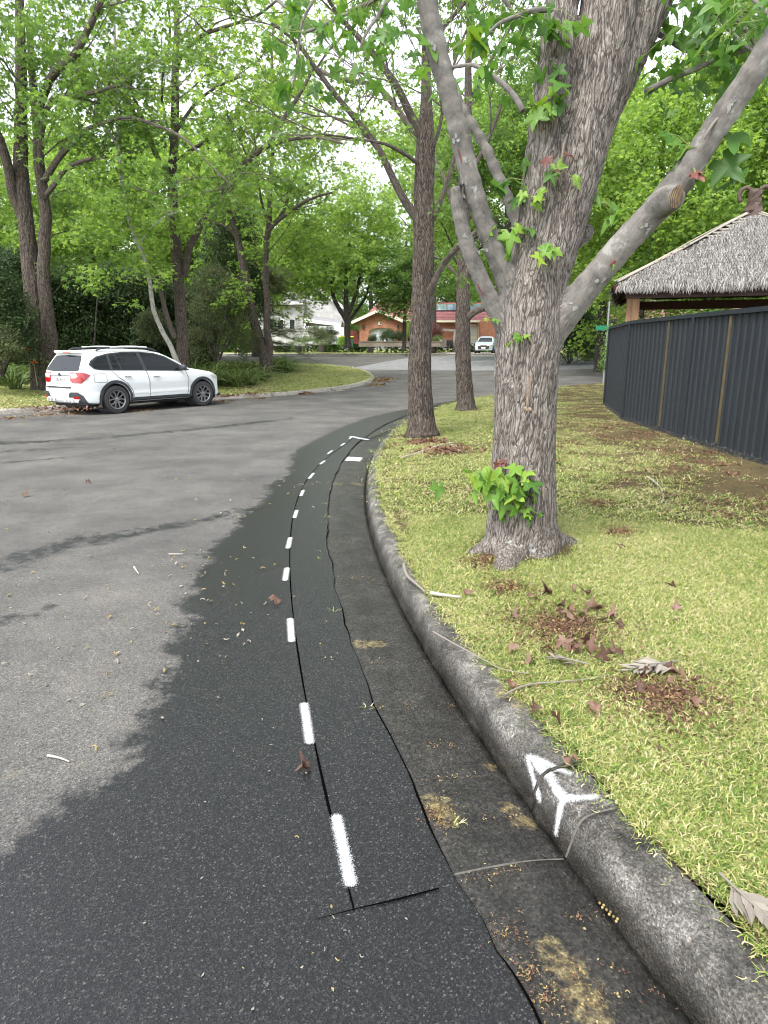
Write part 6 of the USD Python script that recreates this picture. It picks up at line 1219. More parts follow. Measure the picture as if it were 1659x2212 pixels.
for sgn in (-1, 1):
    wins = {'front_side_window': [(-0.30, 1.03), (-0.335, 1.06), (-0.40, 1.46), (0.02, 1.43), (0.30, 1.34), (0.72, 1.10), (0.80, 1.02), (0.60, 1.005)], 'rear_side_window': [(-1.27, 1.07), (-1.27, 1.425), (-0.9, 1.46), (-0.50, 1.465), (-0.43, 1.05)], 'quarter_window': [(-1.80, 1.20), (-1.74, 1.12), (-1.60, 1.085), (-1.34, 1.075), (-1.34, 1.415), (-1.56, 1.36), (-1.74, 1.27)]}
    v, f = body.patch([(-1.85, 1.19), (-1.76, 1.09), (-1.6, 1.06), (-1.3, 1.045), (-0.4, 1.02), (0.62, 0.985), (0.98, 1.0), (0.74, 1.14), (0.32, 1.37), (0.02, 1.455), (-0.4, 1.49), (-0.9, 1.485), (-1.3, 1.45), (-1.6, 1.385), (-1.79, 1.28)], SD(sgn), DR(sgn), 0.003); obj('window_surround', (v, f), 'car_plastic', car, smooth=True)
    for nm, pl in wins.items(): obj(nm, body.patch(pl, SD(sgn), DR(sgn), 0.007), 'car_glass', car, smooth=True)
    obj('window_bar', body.patch([(-1.06, 1.07), (-1.13, 1.44), (-1.105, 1.445), (-1.035, 1.07)], SD(sgn), DR(sgn), 0.010), 'car_plastic', car)
    for wx in AX:          # dark arch cladding
        t = np.linspace(math.radians(-12), math.radians(192), 26); o = [(wx + 0.455 * math.cos(a), 0.36 + 0.455 * math.sin(a)) for a in t]; i_ = [(wx + 0.385 * math.cos(a), 0.36 + 0.385 * math.sin(a)) for a in t[::-1]]
        obj('arch_trim', body.patch([p for p in o + i_ if p[1] > 0.24], SD(sgn), DR(sgn), 0.022), 'car_plastic', car, smooth=True)
        w = tube(np.array([[wx, sgn * 0.50, 0.36], [wx, sgn * 0.56, 0.36]]), 0.39, 24); obj('wheel_well', (w[0], w[1]), 'car_gap', car); w = tube(np.array([[wx, sgn * 0.54, 0.36], [wx, sgn * 0.875, 0.36]]), 0.366, 36, cap=False); obj('wheel_well', (w[0], w[1]), 'car_gap', car)
    obj('sill_trim', body.patch([(-0.86, 0.25), (-0.86, 0.36), (0.93, 0.36), (0.93, 0.25)], SD(sgn), DR(sgn), 0.012), 'car_plastic', car, smooth=True)
    def gap(P, w=0.007):
        L = sg.LineString(P).buffer(w, cap_style=2); obj('panel_gap', body.patch(np.array(L.exterior.coords)[:-1], SD(sgn), DR(sgn), 0.0025, 0.05), 'car_gap', car)
    gap([(-0.37, 1.02), (-0.32, 0.75), (-0.33, 0.37)]); gap([(0.83, 0.99), (0.90, 0.75), (0.84, 0.37)]); gap([(-1.32, 1.05), (-1.18, 0.88), (-0.97, 0.74), (-0.82, 0.55), (-0.80, 0.37)]); gap([(-0.8, 0.365), (0.84, 0.365)])
    L = sg.box(-1.78, 0.80, -1.52, 0.95).buffer(0.03); obj('fuel_flap_gap', body.patch(np.array(L.exterior.coords)[:-1], SD(sgn), DR(sgn), 0.002, 0.05), 'car_gap', car) if sgn < 0 else None
    if sgn < 0: L = sg.box(-1.775, 0.805, -1.525, 0.945).buffer(0.026); obj('fuel_flap', body.patch(np.array(L.exterior.coords)[:-1], SD(sgn), DR(sgn), 0.0045, 0.05), 'car_white', car, smooth=True)
    obj('body_crease', body.patch([(-0.78, 0.455), (-0.78, 0.475), (0.80, 0.485), (0.80, 0.465)], SD(sgn), DR(sgn), 0.006), 'car_white', car)
    for hx, hz in ((-0.93, 0.905), (0.02 - 0.13, 0.885)):
        p = body.hit(np.array([[hx, sgn * 1.0, hz]]), DR(sgn), 0.0)[0]; obj('door_handle', box(p + [0, sgn * 0.02, 0], (0.20, 0.035, 0.03), bev=0.012), 'chrome' if False else 'car_white', car, smooth=30); obj('handle_recess', box(p + [0, sgn * 0.003, -0.005], (0.13, 0.012, 0.06), bev=0.004), 'silver_trim', car)
    p = body.hit(np.array([[0.66, sgn * 1.0, 1.03]]), DR(sgn), 0.0)[0]
    mir = trimesh.creation.icosphere(3, 1.0); mv = np.array(mir.vertices) * [0.075, 0.115, 0.085]; obj('mirror', (mv + p + [0.0, sgn * 0.15, 0.05], np.array(mir.faces)), 'car_plastic', car, smooth=True)
    obj('mirror_cap', (mv * [0.7, 1.0, 0.6] + p + [0.04, sgn * 0.15, 0.085], np.array(mir.faces)), 'car_white', car, smooth=True) if False else None
    obj('mirror_arm', bar(p + [0.0, -sgn * 0.01, -0.02], p + [0.0, sgn * 0.1, 0.03], 0.05, 0.03), 'car_plastic', car)
    rl = np.array([[-1.52, 0.565 * sgn, 1.515], [-1.42, 0.565 * sgn, 1.565], [-1.2, .565 * sgn, 1.585], [-0.6, .57 * sgn, 1.60], [-0.15, .57 * sgn, 1.58], [0.05, .565 * sgn, 1.545], [0.16, .56 * sgn, 1.50]])
    rv_, rr_ = resample(rl, np.full(7, 0.022), 40); t_ = tube(rv_, rr_, 8); obj('roof_rail', (t_[0], t_[1]), 'car_plastic', car, smooth=True)
    rb_ = np.array([[-1.16, .568 * sgn, 1.595], [-0.6, .575 * sgn, 1.612], [-0.12, .572 * sgn, 1.593]]); rb2, r2 = resample(rb_, np.full(3, .024), 20); t_ = tube(rb2, r2, 8); obj('rail_cover', (t_[0], t_[1]), 'silver_trim', car, smooth=True)
    # rear lamp: wraps the corner
    dg2 = np.array([0.82, -sgn * 0.57, 0.0]); lat = np.array([sgn * 0.57, 0.82 * 1.0, 0]); lat = np.array([-0.57 * -1, sgn * 0.82, 0]); base_ = np.array([-2.6, sgn * 1.2, 0])
    T3 = lambda q_: base_ + q_[:, :1] * lat + np.array([0, 0, 1.0]) * q_[:, 1:]
    tl = np.array([(-0.36, 0.995), (-0.31, 1.025), (0.10, 1.005), (0.21, 0.95), (0.12, 0.85), (-0.02, 0.765), (-0.30, 0.775), (-0.37, 0.82)])
    c0 = -0.55 if False else None
    # centre the lamp on the body's corner
    pc = np.array([-2.06, sgn * 0.70, 0.9]); sft = (pc - base_) @ lat; tl2 = tl * [0.86, 1] + [sft + 0.02, 0]
    obj('rear_lamp', body.patch(tl2, T3, dg2, 0.012), 'lamp_red', car, smooth=True)
    cl = np.array([(-0.33, 0.88), (-0.335, 0.985), (-0.15, 0.995), (-0.08, 0.93), (-0.16, 0.885)]) * [0.86, 1] + [sft + 0.02, 0]; obj('reverse_lamp', body.patch(cl, T3, dg2, 0.016), 'lamp_clear', car, smooth=True)
    cl = np.array([(-0.14, 0.80), (-0.12, 0.87), (-0.05, 0.91), (-0.02, 0.85), (-0.05, 0.80)]) * [0.86, 1] + [sft + 0.02, 0]; 
    fg_ = np.array([(-0.40, 0.27), (-0.42, 0.50), (-0.36, 0.555), (-0.12, 0.56), (0.02, 0.47), (0.12, 0.30), (0.30, 0.27)]) * [0.86, 1] + [sft + 0.02, 0]; obj('bumper_corner', body.patch(fg_, T3, dg2, 0.010), 'car_plastic', car, smooth=True)
    rf_ = np.array([(-0.27, 0.395), (-0.27, 0.46), (-0.06, 0.45), (-0.08, 0.395)]) * [0.86, 1] + [sft + 0.02, 0]; obj('reflector', body.patch(rf_, T3, dg2, 0.018), 'lamp_red', car, smooth=True)
    hl = np.array([(1.62, 0.84), (1.90, 0.86), (2.1, 0.72), (2.0, 0.70), (1.75, 0.76)]); obj('head_lamp', body.patch(hl, SD(sgn), DR(sgn), 0.008), 'lamp_clear', car, smooth=True)
    obj('mud_flap', box((-1.29 - 0.42, sgn * 0.78, 0.30), (0.02, 0.2, 0.26)), 'car_plastic', car)
obj('rear_window', body.patch([(-0.66, 1.075), (-0.60, 1.045), (0, 1.03), (0.60, 1.045), (0.66, 1.075), (0.56, 1.33), (0.50, 1.40), (0, 1.415), (-0.50, 1.40), (-0.56, 1.33)], RE, (1, 0, 0), 0.006), 'car_glass', car, smooth=True)
sp_v, sp_f = box((-1.80, 0, 1.488), (0.22, 1.12, 0.045), ry=0.12, bev=0.018); obj('roof_spoiler', (sp_v, sp_f), 'car_white', car, smooth=35); obj('brake_lamp', box((-1.916, 0, 1.472), (0.012, 0.30, 0.022)), 'lamp_red', car)
obj('wiper', bar((-2.05, -0.10, 1.10), (-1.985, 0.28, 1.16), 0.018), 'car_plastic', car)
obj('plate_recess', body.patch([(-0.40, 0.70), (-0.44, 0.93), (0.44, 0.93), (0.40, 0.70)], RE, (1, 0, 0), 0.002), 'car_white', car, smooth=True)
for a, b in (((-0.44, 0.935), (0.44, 0.935)), ((-0.44, 0.93), (-0.40, 0.69)), ((0.44, 0.93), (0.40, 0.69))):
    L = sg.LineString([a, b]).buffer(0.006, cap_style=2); obj('panel_gap', body.patch(np.array(L.exterior.coords)[:-1], RE, (1, 0, 0), 0.0035, 0.05), 'car_gap', car)
gx = [float(body.hit(np.array([[-2.32, 0, z]]), (1, 0, 0), 0)[0][0]) for z in (0.95, 0.83, 0.645, 0.33)]
obj('garnish', box((gx[0] - 0.012, 0, 0.957), (0.03, 0.86, 0.034), bev=0.012), 'silver_trim', car, smooth=30)
obj('badge', tuple([disc((gx[0] - 0.03, 0, 0.962), (-1, 0, 0), 0.060, 0.036, bow=0.006)[0], disc((0, 0, 0), (-1, 0, 0), 0.06, 0.036)[1]]), 'ink_black', car, smooth=True)
plate = obj('number_plate', box((gx[1] - 0.018, 0, 0.835), (0.008, 0.372, 0.134), bev=0.003), 'plate_white', car)
tm = meshkit.text_mesh('CRA·80S', 0.072, 0.002, True); v = np.array(tm.vertices); w = v[:, 0].max() - v[:, 0].min(); v[:, 0] = (v[:, 0] - v[:, 0].min()) / w * 0.335 - 0.1675
v = np.column_stack([gx[1] - 0.0222 - v[:, 2], -v[:, 0], 0.800 + v[:, 1]]); obj('plate_lettering', (v, np.array(tm.faces)), 'ink_black', plate)
for yy, s_, ww in ((0.56, 'AWD', 0.10), (-0.55, 'XV', 0.10)):
    tm = meshkit.text_mesh(s_, 0.035, 0.003, True); v = np.array(tm.vertices); v[:, 0] -= v[:, 0].mean(); p0 = body.hit(np.array([[-2.32, yy, 0.765]]), (1, 0, 0), 0.004)[0]; v = np.column_stack([p0[0] - v[:, 2], yy - v[:, 0], 0.75 + v[:, 1]]); obj('lettering', (v, np.array(tm.faces)), 'silver_trim', car)
obj('bumper_step', box((gx[2] - 0.012, 0, 0.668), (0.03, 1.02, 0.03), bev=0.01), 'car_plastic', car, smooth=30)
obj('skid_plate', body.patch([(-0.62, 0.30), (-0.70, 0.40), (-0.66, 0.425), (0.66, 0.425), (0.70, 0.40), (0.62, 0.30)], RE, (1, 0, 0), 0.014), 'silver_trim', car, smooth=True)
for yy in (-0.5, -0.36, -0.22, 0.22, 0.36, 0.5): obj('skid_rib', box((gx[3] - 0.05, yy, 0.362), (0.03, 0.028, 0.085), rx=0.25 * np.sign(yy)), 'silver_trim', car)
obj('underbody', box((0, 0, 0.27), (3.9, 1.3, 0.16)), 'car_gap', car); obj('front_lip', box((2.16, 0, 0.27), (0.12, 1.2, 0.08), bev=0.02), 'car_plastic', car)
def wheel(x, y, sgn, steer=0.0):
    w = UsdGeom.Xform.Define(stage, numbered(str(car.GetPath()) + '/wheel')); w.AddTranslateOp().Set(Gf.Vec3d(x, y, 0.342)); w.AddRotateZOp().Set(steer); w = w.GetPrim()
    pr = [(0.225, -0.10), (0.235, -0.112), (0.30, -0.114), (0.328, -0.10), (0.3415, -0.08), (0.342, 0.08), (0.328, 0.10), (0.30, 0.114), (0.235, 0.112), (0.225, 0.10)]; n = 48; a = np.arange(n) / n * 2 * np.pi
    def rev(pr):
        k = len(pr); v = np.array([[r * math.cos(t), yy * sgn, r * math.sin(t)] for t in a for r, yy in pr]); f = []
        for i in range(n):
            for j in range(k - 1): p, q_ = i * k + j, ((i + 1) % n) * k + j; f += [[p, q_, q_ + 1], [p, q_ + 1, p + 1]]
        f = np.array(f); return v, f if sgn < 0 else f[:, ::-1]
    obj('tyre', rev(pr), 'tyre_rubber', w, smooth=30); obj('rim_barrel', rev([(0.228, 0.10), (0.218, 0.095), (0.205, 0.0), (0.0, 0.0)]), 'alloy_black', w, smooth=30); obj('rim_lip', rev([(0.226, 0.108), (0.230, 0.114), (0.218, 0.112), (0.206, 0.10)]), 'alloy', w, smooth=30)
    for k in range(5):     # split spokes: two arms from the hub that spread to the rim
        A0 = k * 2 * math.pi / 5 + math.pi / 2
        for s2 in (-1, 1):
            pts = [(0.055, 0.25), (0.12, 0.20 * 1.0), (0.165, 0.30), (0.214, 0.36)]; L_, R_ = [], []
            c = np.array([[r * math.cos(A0 + s2 * b), r * math.sin(A0 + s2 * b)] for r, b in pts]); d = np.gradient(c, axis=0); d /= np.linalg.norm(d, axis=1)[:, None]; nn = np.stack([-d[:, 1], d[:, 0]], 1); ww = np.array([0.016, 0.013, 0.013, 0.019])[:, None]
            lf, rt = c - nn * ww, c + nn * ww; yy = [0.085, 0.095, 0.10, 0.102]
            v = np.array([[p[0], y_ * sgn, p[1]] for p, y_ in zip(lf, yy)] + [[p[0], y_ * sgn, p[1]] for p, y_ in zip(rt, yy)] + [[p[0], (y_ - 0.03) * sgn, p[1]] for p, y_ in zip(lf, yy)] + [[p[0], (y_ - 0.03) * sgn, p[1]] for p, y_ in zip(rt, yy)])
            f = []
            for i in range(3): f += [[i, 4+i, 5+i], [i, 5+i, i+1], [8+i, i+1, i], [8+i, 9+i, i+1], [4+i, 12+i, 5+i], [12+i, 13+i, 5+i]]
            obj('spoke', (v, np.array(f)), 'alloy', w)
    obj('hub_cap', tuple([disc((0, 0.09 * sgn, 0), (0, sgn, 0), 0.06, bow=0.008)[0], disc((0, 0, 0), (0, sgn, 0), 0.06)[1]]), 'alloy', w, smooth=True)
for x in AX:
    for sgn in (-1, 1): wheel(x, sgn * 0.775, sgn, steer=(-4 if x > 0 else 0))
# ------------------------------------------------------------------ houses across the road
def brickwork(name, c1, c2, mo, s=1.0):
    look(name, {'g': ('geometry', {}), 'sx': ('separate_xyz', {}), 'cx': ('combine_xyz', {}), 'k': ('brick_texture', {'color1': c1, 'color2': c2, 'mortar': mo, 'scale': s, 'mortar_size': 0.012, 'brick_width': 0.24, 'row_height': 0.086, 'bias': -0.1}), 'n': ('noise_texture', {'scale': 1.5, 'detail': 4}), 'r': ('rgb_ramp', {'ramp': [(0.3, (0.7, 0.7, 0.7)), (0.7, (1.2, 1.2, 1.2))]}), 'm': ('mix', {'mix_type': 'multiply', 'fac': 1.0}), 'p': ('principled_bsdf', {'roughness': 0.9})},
         [('g.position', 'sx.vector'), ('sx.x', 'cx.x'), ('sx.z', 'cx.y'), ('cx.vector', 'k.vector'), ('g.position', 'n.vector'), ('n.fac', 'r.fac'), ('k.color', 'm.color1'), ('r.color', 'm.color2'), ('m.color', 'p.base_color')])
brickwork('brick_red', (0.40, 0.135, 0.065), (0.25, 0.07, 0.038), (0.30, 0.2, 0.14)); brickwork('brick_white', (0.42, 0.42, 0.41), (0.37, 0.37, 0.36), (0.3, 0.3, 0.29)); brickwork('brick_brown', (0.20, 0.09, 0.06), (0.15, 0.07, 0.05), (0.2, 0.16, 0.13)); brickwork('planter_brick', (0.17, 0.13, 0.10), (0.13, 0.10, 0.08), (0.22, 0.2, 0.17))
plain('roof_tile', (0.25, 0.092, 0.09), 0.7, var=0.4, nscale=3); plain('roof_tile_pink', (0.30, 0.17, 0.14), 0.75, var=0.35, nscale=3); plain('roof_grey', (0.2, 0.2, 0.21), 0.7, var=0.2); plain('cream_paint', (0.68, 0.62, 0.47), 0.5); plain('white_paint', (0.58, 0.59, 0.59), 0.5, var=0.05); plain('solar_glass', (0.05, 0.07, 0.11), 0.08, spec=1.0, coat=1.0); plain('window_dark', (0.02, 0.024, 0.028), 0.08, spec=0.8); plain('pale_blind', (0.50, 0.50, 0.47), 0.5); plain('shade_dark', (0.025, 0.022, 0.02), 0.8); plain('fence_red', (0.16, 0.03, 0.025), 0.6, var=0.2); plain('grey_timber', (0.19, 0.17, 0.15), 0.85, var=0.3, nscale=5); plain('bin_green', (0.02, 0.06, 0.035), 0.5); plain('bin_yellow', (0.62, 0.42, 0.015), 0.45); plain('sign_green', (0.01, 0.13, 0.07), 0.4); plain('galvanised', (0.22, 0.225, 0.23), 0.5, metal=0.3); plain('black_metal', (0.02, 0.02, 0.022), 0.5)
def wall(pts, y, th, holes=()):
    """a wall facing the viewer at distance y: outline in reading pixels, th metres thick"""
    Pp = [at_y(u, v, y) for u, v in pts]; po = sg.Polygon([(p[0], p[2]) for p in Pp], [[(lambda p: (p[0], p[2]))(at_y(u, v, y)) for u, v in h_] for h_ in holes])
    m = trimesh.creation.extrude_polygon(po, th, engine='earcut'); v = np.array(m.vertices); return np.column_stack([v[:, 0], y + th - v[:, 2], v[:, 1]]), np.array(m.faces)
def slab(Q, th=0.08):
    Q = np.array(Q, float); n = np.cross(Q[1] - Q[0], Q[-1] - Q[0]); n /= np.linalg.norm(n); n = n if n[2] > 0 else -n
    k = len(Q); v = np.vstack([Q, Q - n * th]); f = [[0, i, i + 1] for i in range(1, k - 1)] + [[k, k + i + 1, k + i] for i in range(1, k - 1)]
    for i in range(k): j = (i + 1) % k; f += [[i, k + i, k + j], [i, k + j, j]]
    return v, np.array(f)
def courses(Ql, Qr, Tl, Tr, n, mat, parent, name='tile_course'):
    """a pitched roof of n lapping tile courses, eave Ql-Qr up to ridge Tl-Tr"""
    Ql, Qr, Tl, Tr = map(np.array, (Ql, Qr, Tl, Tr)); nn = np.cross(Qr - Ql, Tl - Ql); nn /= np.linalg.norm(nn); nn = nn if nn[2] > 0 else -nn
    for k in range(n):
        a, b = k / n, (k + 1.12) / n; b = min(b, 1); obj(name, slab([Ql + (Tl - Ql) * a + nn * 0.06, Qr + (Tr - Qr) * a + nn * 0.06, Qr + (Tr - Qr) * b + nn * 0.012, Ql + (Tl - Ql) * b + nn * 0.012], 0.035), mat, parent)
YH, YM = 67.0, 73.0
rh = thing('brick_house', 'low red brick house with pinkish tiled roof, arched white garage door and solar panels', 'house')
obj('garage_wall', wall([(776.5, 741), (776.5, 695.6), (816.5, 674), (868, 694.5), (868, 741)], YH, 0.25, [[(797, 741), (797, 714), (803, 711), (812, 709), (825, 708), (838, 709.5), (847, 712), (853, 715), (853, 741)]]), 'brick_red', rh)
gd = obj('garage_door', wall([(796, 742), (796, 712), (812, 707), (838, 707.5), (854, 713), (854, 742)], YH + 0.27, 0.06), 'white_paint', rh)
obj('reveal', wall([(790, 742), (790, 705), (860, 705), (860, 742)], YH + 0.6, 0.1), 'shade_dark', rh)
ap, el, er = at_y(816.5, 671, YH - 0.45), at_y(759, 697, YH - 0.45), at_y(870, 693.5, YH - 0.45)
obj('barge_board', bar(el, ap, 0.06, 0.26), 'cream_paint', rh); obj('barge_board', bar(ap, er, 0.06, 0.26), 'cream_paint', rh)
bk_ = np.array([0, 9.5, 0.0]); courses(el, el + bk_ + [0, 0, 0], ap, ap + bk_, 9, 'roof_tile', rh); courses(er, er + bk_, ap, ap + bk_, 9, 'roof_tile', rh)
obj('wall_lamp', box(at_y(785, 706, YH - 0.08), (0.16, 0.14, 0.35)), 'black_metal', rh); obj('wall_lamp', box(at_y(860, 706, YH - 0.08), (0.16, 0.14, 0.35)), 'black_metal', rh); obj('wall_plaque', box(at_y(821, 699, YH - 0.03), (0.34, 0.05, 0.22)), 'white_paint', rh)
obj('front_wall', wall([(868, 742), (868, 690), (1046, 690), (1046, 742)], YM, 0.25, [[(881, 742), (881, 697), (894, 697), (894, 742)], [(937, 716), (937, 700), (949, 700), (949, 716)], [(1010, 742), (1010, 700), (1030, 700), (1030, 742)]]), 'brick_red', rh)
obj('doorway', wall([(879, 742), (879, 695), (896, 695), (896, 742)], YM + 0.3, 0.1), 'shade_dark', rh)
w = obj('window', wall([(936, 717), (936, 699), (950, 699), (950, 717)], YM + 0.1, 0.06), 'pale_blind', rh); obj('frame', wall([(936.6, 716.4), (936.6, 699.6), (949.4, 699.6), (949.4, 716.4)], YM + 0.05, 0.05, [[(938, 715), (938, 701), (948, 701), (948, 715)]]), 'white_paint', w)
w = obj('window', wall([(1009, 742), (1009, 699), (1031, 699), (1031, 742)], YM + 0.12, 0.06), 'pale_blind', rh); obj('frame', wall([(1010, 742), (1010, 700), (1030, 700), (1030, 742)], YM + 0.06, 0.05, [[(1012, 727), (1012, 705), (1028, 705), (1028, 727)], [(1012, 742), (1012, 731), (1028, 731), (1028, 742)]]), 'cream_paint', w)
obj('side_wall', wall([(1039, 742), (1039, 692), (1082, 692), (1082, 742)], YM - 2.0, 2.2), 'brick_red', rh)
obj('down_pipe', bar(at_y(1033, 742, YM - 0.15), at_y(1033, 694, YM - 0.15), 0.12), 'cream_paint', rh)
e0, e1 = at_y(862, 693, YM - 0.7), at_y(1090, 693, YM - 0.7); r0, r1 = at_y(862, 656.5, YM + 5), at_y(1075, 656.5, YM + 5)
courses(e0, e1, r0, r1, 12, 'roof_tile', rh); obj('gutter', bar(e0 + [0, -.1, -.05], e1 + [0, -.1, -.05], 0.14, 0.2), 'cream_paint', rh)
obj('ridge_capping', bar(r0 + [0, 0, .06], r1 + [0, 0, .06], 0.24, 0.14), 'roof_tile', rh)
hp = at_y(813, 657.5, YM + 5); courses(at_y(783, 690, YM - .7), e0, hp, r0, 12, 'roof_tile', rh); obj('ridge_capping', bar(hp + [0, 0, .06], r0 + [0, 0, .06], 0.24, 0.14), 'roof_tile', rh)
for k in range(7):
    def rp(u, t): a = np.array([e0[0] + (u), 0, 0]); p = e0 + (r0 - e0) * t; return np.array([a[0], p[1], p[2] + 0.20])
    x0 = 3.2 + k * 1.06 + (0.0); obj('solar_panel', slab([rp(x0, .5), rp(x0 + 1.0, .5), rp(x0 + 1.0, .88), rp(x0, .88)], 0.04), 'solar_glass', rh)
for k in range(3): x0 = 3.2 + 7.6 + k * 1.06; obj('solar_panel', slab([rp(x0, .5), rp(x0 + 1.0, .5), rp(x0 + 1.0, .88), rp(x0, .88)], 0.04), 'solar_glass', rh)
def fbox(u0, u1, v0, v1, y, d): a, b = at_y(u0, v1, y), at_y(u1, v0, y); return box(((a[0] + b[0]) / 2, y + d / 2, (a[2] + b[2]) / 2), (b[0] - a[0], d, b[2] - a[2]))
pl = thing('planter_wall', 'low brown brick garden wall in front of the red brick house', 'garden wall')
obj('front', fbox(775, 952, 737.5, 749, 63, 0.25), 'planter_brick', pl); obj('coping', fbox(774.5, 953, 736.9, 738.0, 62.95, 0.36), 'planter_brick', pl); a_, b_ = at_y(952, 742, 63.1), at_y(972, 742, 66); obj('return_wall', bar([a_[0], a_[1], 1.9], [b_[0], b_[1] + 1, 1.9], 0.25, 0.7), 'planter_brick', pl)
def fshrub(label, u, v, y, rx, rz, mat, seed, n=70, sc=(0.5, 0.9)): b = at_y(u, v, y); return shrub(label, 0, 0, 0, (rx, rx * .7, rz), mat, seed, n, loc=b, sc=sc)
fshrub('dark bush on the garden wall in front of the garage door', 838, 740, 64, 0.8, 0.6, 'leaf_dark', 951, 90); fshrub('small dark bush at the left end before the garage door', 806, 740, 64, 0.4, 0.35, 'leaf_dark', 952, 40); fshrub('dark bush beside the garage wall behind the thin-trunked tree', 862, 739, 64, 0.6, 0.5, 'leaf_dark', 953, 60); fshrub('light green shrub beside the doorway of the brick house', 886, 737, 64, 0.6, 0.95, 'leaf_lime', 954, 70); fshrub('purple-dark shrub under the white window of the brick house', 942, 735, 65, 0.7, 0.75, 'leaf_maroon', 955, 60); fshrub('dry yellowish plants on the corner of the garden wall', 945, 739, 63.6, 0.5, 0.25, 'leaf_strap', 956, 30)
dg = thing('side_gate', 'dark red slatted side gate left of the brick garage', 'gate'); a_, b_ = at_y(757, 743, 69), at_y(776, 714, 69)
for x in np.arange(a_[0], b_[0], 0.12): obj('slat', box((x, 69, (a_[2] + b_[2]) / 2), (0.085, 0.03, b_[2] - a_[2])), 'fence_red', dg)
for z in (0.25, 0.8): obj('rail', box(((a_[0] + b_[0]) / 2, 69.04, a_[2] + (b_[2] - a_[2]) * z), (b_[0] - a_[0], 0.05, 0.09)), 'fence_red', dg)
fr = thing('timber_swing', 'weathered grey timber swing stand in front of the brick house', 'swing')
obj('beam', bar(at_y(947, 711.5, 66), at_y(988, 714.5, 66), 0.2, 0.22), 'grey_timber', fr); obj('leg', bar(at_y(983, 716, 66), at_y(979, 748, 65.5), 0.16), 'grey_timber', fr); obj('leg', bar(at_y(986, 716, 66.2), at_y(988, 748, 66.6), 0.16), 'grey_timber', fr); obj('leg', bar(at_y(948, 713, 66), at_y(946, 742, 66), 0.16), 'grey_timber', fr)
tr = thing('trailer', 'small black box trailer behind the second kerb tree, before the brick house', 'trailer'); obj('box', fbox(961, 979, 735, 745, 65.2, 1.6), 'black_metal', tr)
for x in np.linspace(962.5, 977.5, 6): obj('rib', fbox(x - .4, x + .4, 735.4, 744.6, 65.12, 0.07), 'shade_dark', tr)
for u in (963, 977): obj('wheel', (lambda c: tube(np.array([c - [0.09, 0, 0], c + [0.09, 0, 0]]), 0.3, 16)[:2])(at_y(u, 745, 66)), 'tyre_rubber', tr)
# white house
YW = 76.0
wh = thing('white_house', 'tall pale brick house with steep raking roof beyond the verge tree', 'house')
obj('gable_wall', wall([(655, 745), (655, 616), (652, 612), (662, 606), (745, 668), (745, 745)], YW, 0.3, [[(690, 650), (690, 630), (701, 637), (701, 650)]]), 'brick_white', wh); obj('window', wall([(689, 651), (689, 629), (702, 637), (702, 651)], YW + 0.15, 0.05), 'window_dark', wh)
obj('barge_board', bar(at_y(661, 604.5, YW - .3), at_y(748, 669, YW - .3), 0.1, 0.3), 'white_paint', wh); obj('barge_board', bar(at_y(640, 620, YW - .3), at_y(661, 604.5, YW - .3), 0.1, 0.3), 'white_paint', wh)
a_, b_ = at_y(661, 604, YW - .4), at_y(750, 670, YW - .4); courses(b_, b_ + [0, 9, 0], a_, a_ + [0, 9, 0], 8, 'roof_grey', wh); c_ = at_y(634, 624, YW - .4); courses(c_, c_ + [0, 9, 0], a_, a_ + [0, 9, 0], 4, 'roof_grey', wh)
obj('porch_back', wall([(660, 745), (660, 690), (742, 697), (742, 745)], YW - 0.02 - 0.03, 0.03), 'grey_timber', wh); obj('porch_window', wall([(666, 722), (666, 706), (680, 706), (680, 722)], YW - 0.12, 0.05), 'window_dark', wh); obj('porch_door', wall([(681, 745), (681, 703), (690, 703), (690, 745)], YW - 0.12, 0.05), 'white_paint', wh)
p0, p1 = at_y(657, 690, YW - 2.4), at_y(737, 700.5, YW - 2.4); obj('porch_roof', slab([p0, p1, p1 + [0, 2.3, .5], p0 + [0, 2.3, .5]], 0.1), 'roof_grey', wh); obj('porch_fascia', bar(p0 + [0, -.05, -.08], p1 + [0, -.05, -.08], 0.1, 0.34), 'white_paint', wh); obj('porch_post', bar(at_y(659, 745, YW - 2.3), at_y(659, 690, YW - 2.3), 0.16), 'white_paint', wh); obj('porch_post', bar(at_y(735, 745, YW - 2.3), at_y(735, 700, YW - 2.3), 0.2), 'cream_paint', wh)
obj('left_wing', fbox(560, 655, 655, 747, YW - 1, 6), 'brick_white', wh); p0, p1 = at_y(556, 657, YW - 1.6), at_y(657, 655, YW - 1.6); courses(p0, p1, p0 + [0, 4, 1.5], p1 + [0, 4, 1.5], 5, 'roof_grey', wh); obj('gutter', bar(p0, p1, 0.14, 0.2), 'white_paint', wh)
for u in (575, 600, 625): w = obj('window', wall([(u, 712), (u, 690), (u + 12, 690), (u + 12, 712)], YW - 1.06, 0.05), 'window_dark', wh); obj('frame', wall([(u - 1, 713), (u - 1, 689), (u + 13, 689), (u + 13, 713)], YW - 1.1, 0.04, [[(u + .5, 711.5), (u + .5, 690.5), (u + 11.5, 690.5), (u + 11.5, 711.5)]]), 'white_paint', w)
wf = thing('board_fence', 'white horizontal board fence with dark house number in front of the white house', 'fence')
a_, b_ = at_y(654, 742, 70), at_y(735, 704, 70)
for k in range(8): z = a_[2] + (b_[2] - a_[2]) * (k + .5) / 8; obj('board', box(((a_[0] + b_[0]) / 2, 70, z), (b_[0] - a_[0], 0.05, (b_[2] - a_[2]) / 8 - 0.02)), 'white_paint', wf)
for t in np.linspace(0, 1, 5): obj('post', box((a_[0] + (b_[0] - a_[0]) * t, 70.08, (a_[2] + b_[2]) / 2), (0.12, 0.1, b_[2] - a_[2])), 'white_paint', wf)
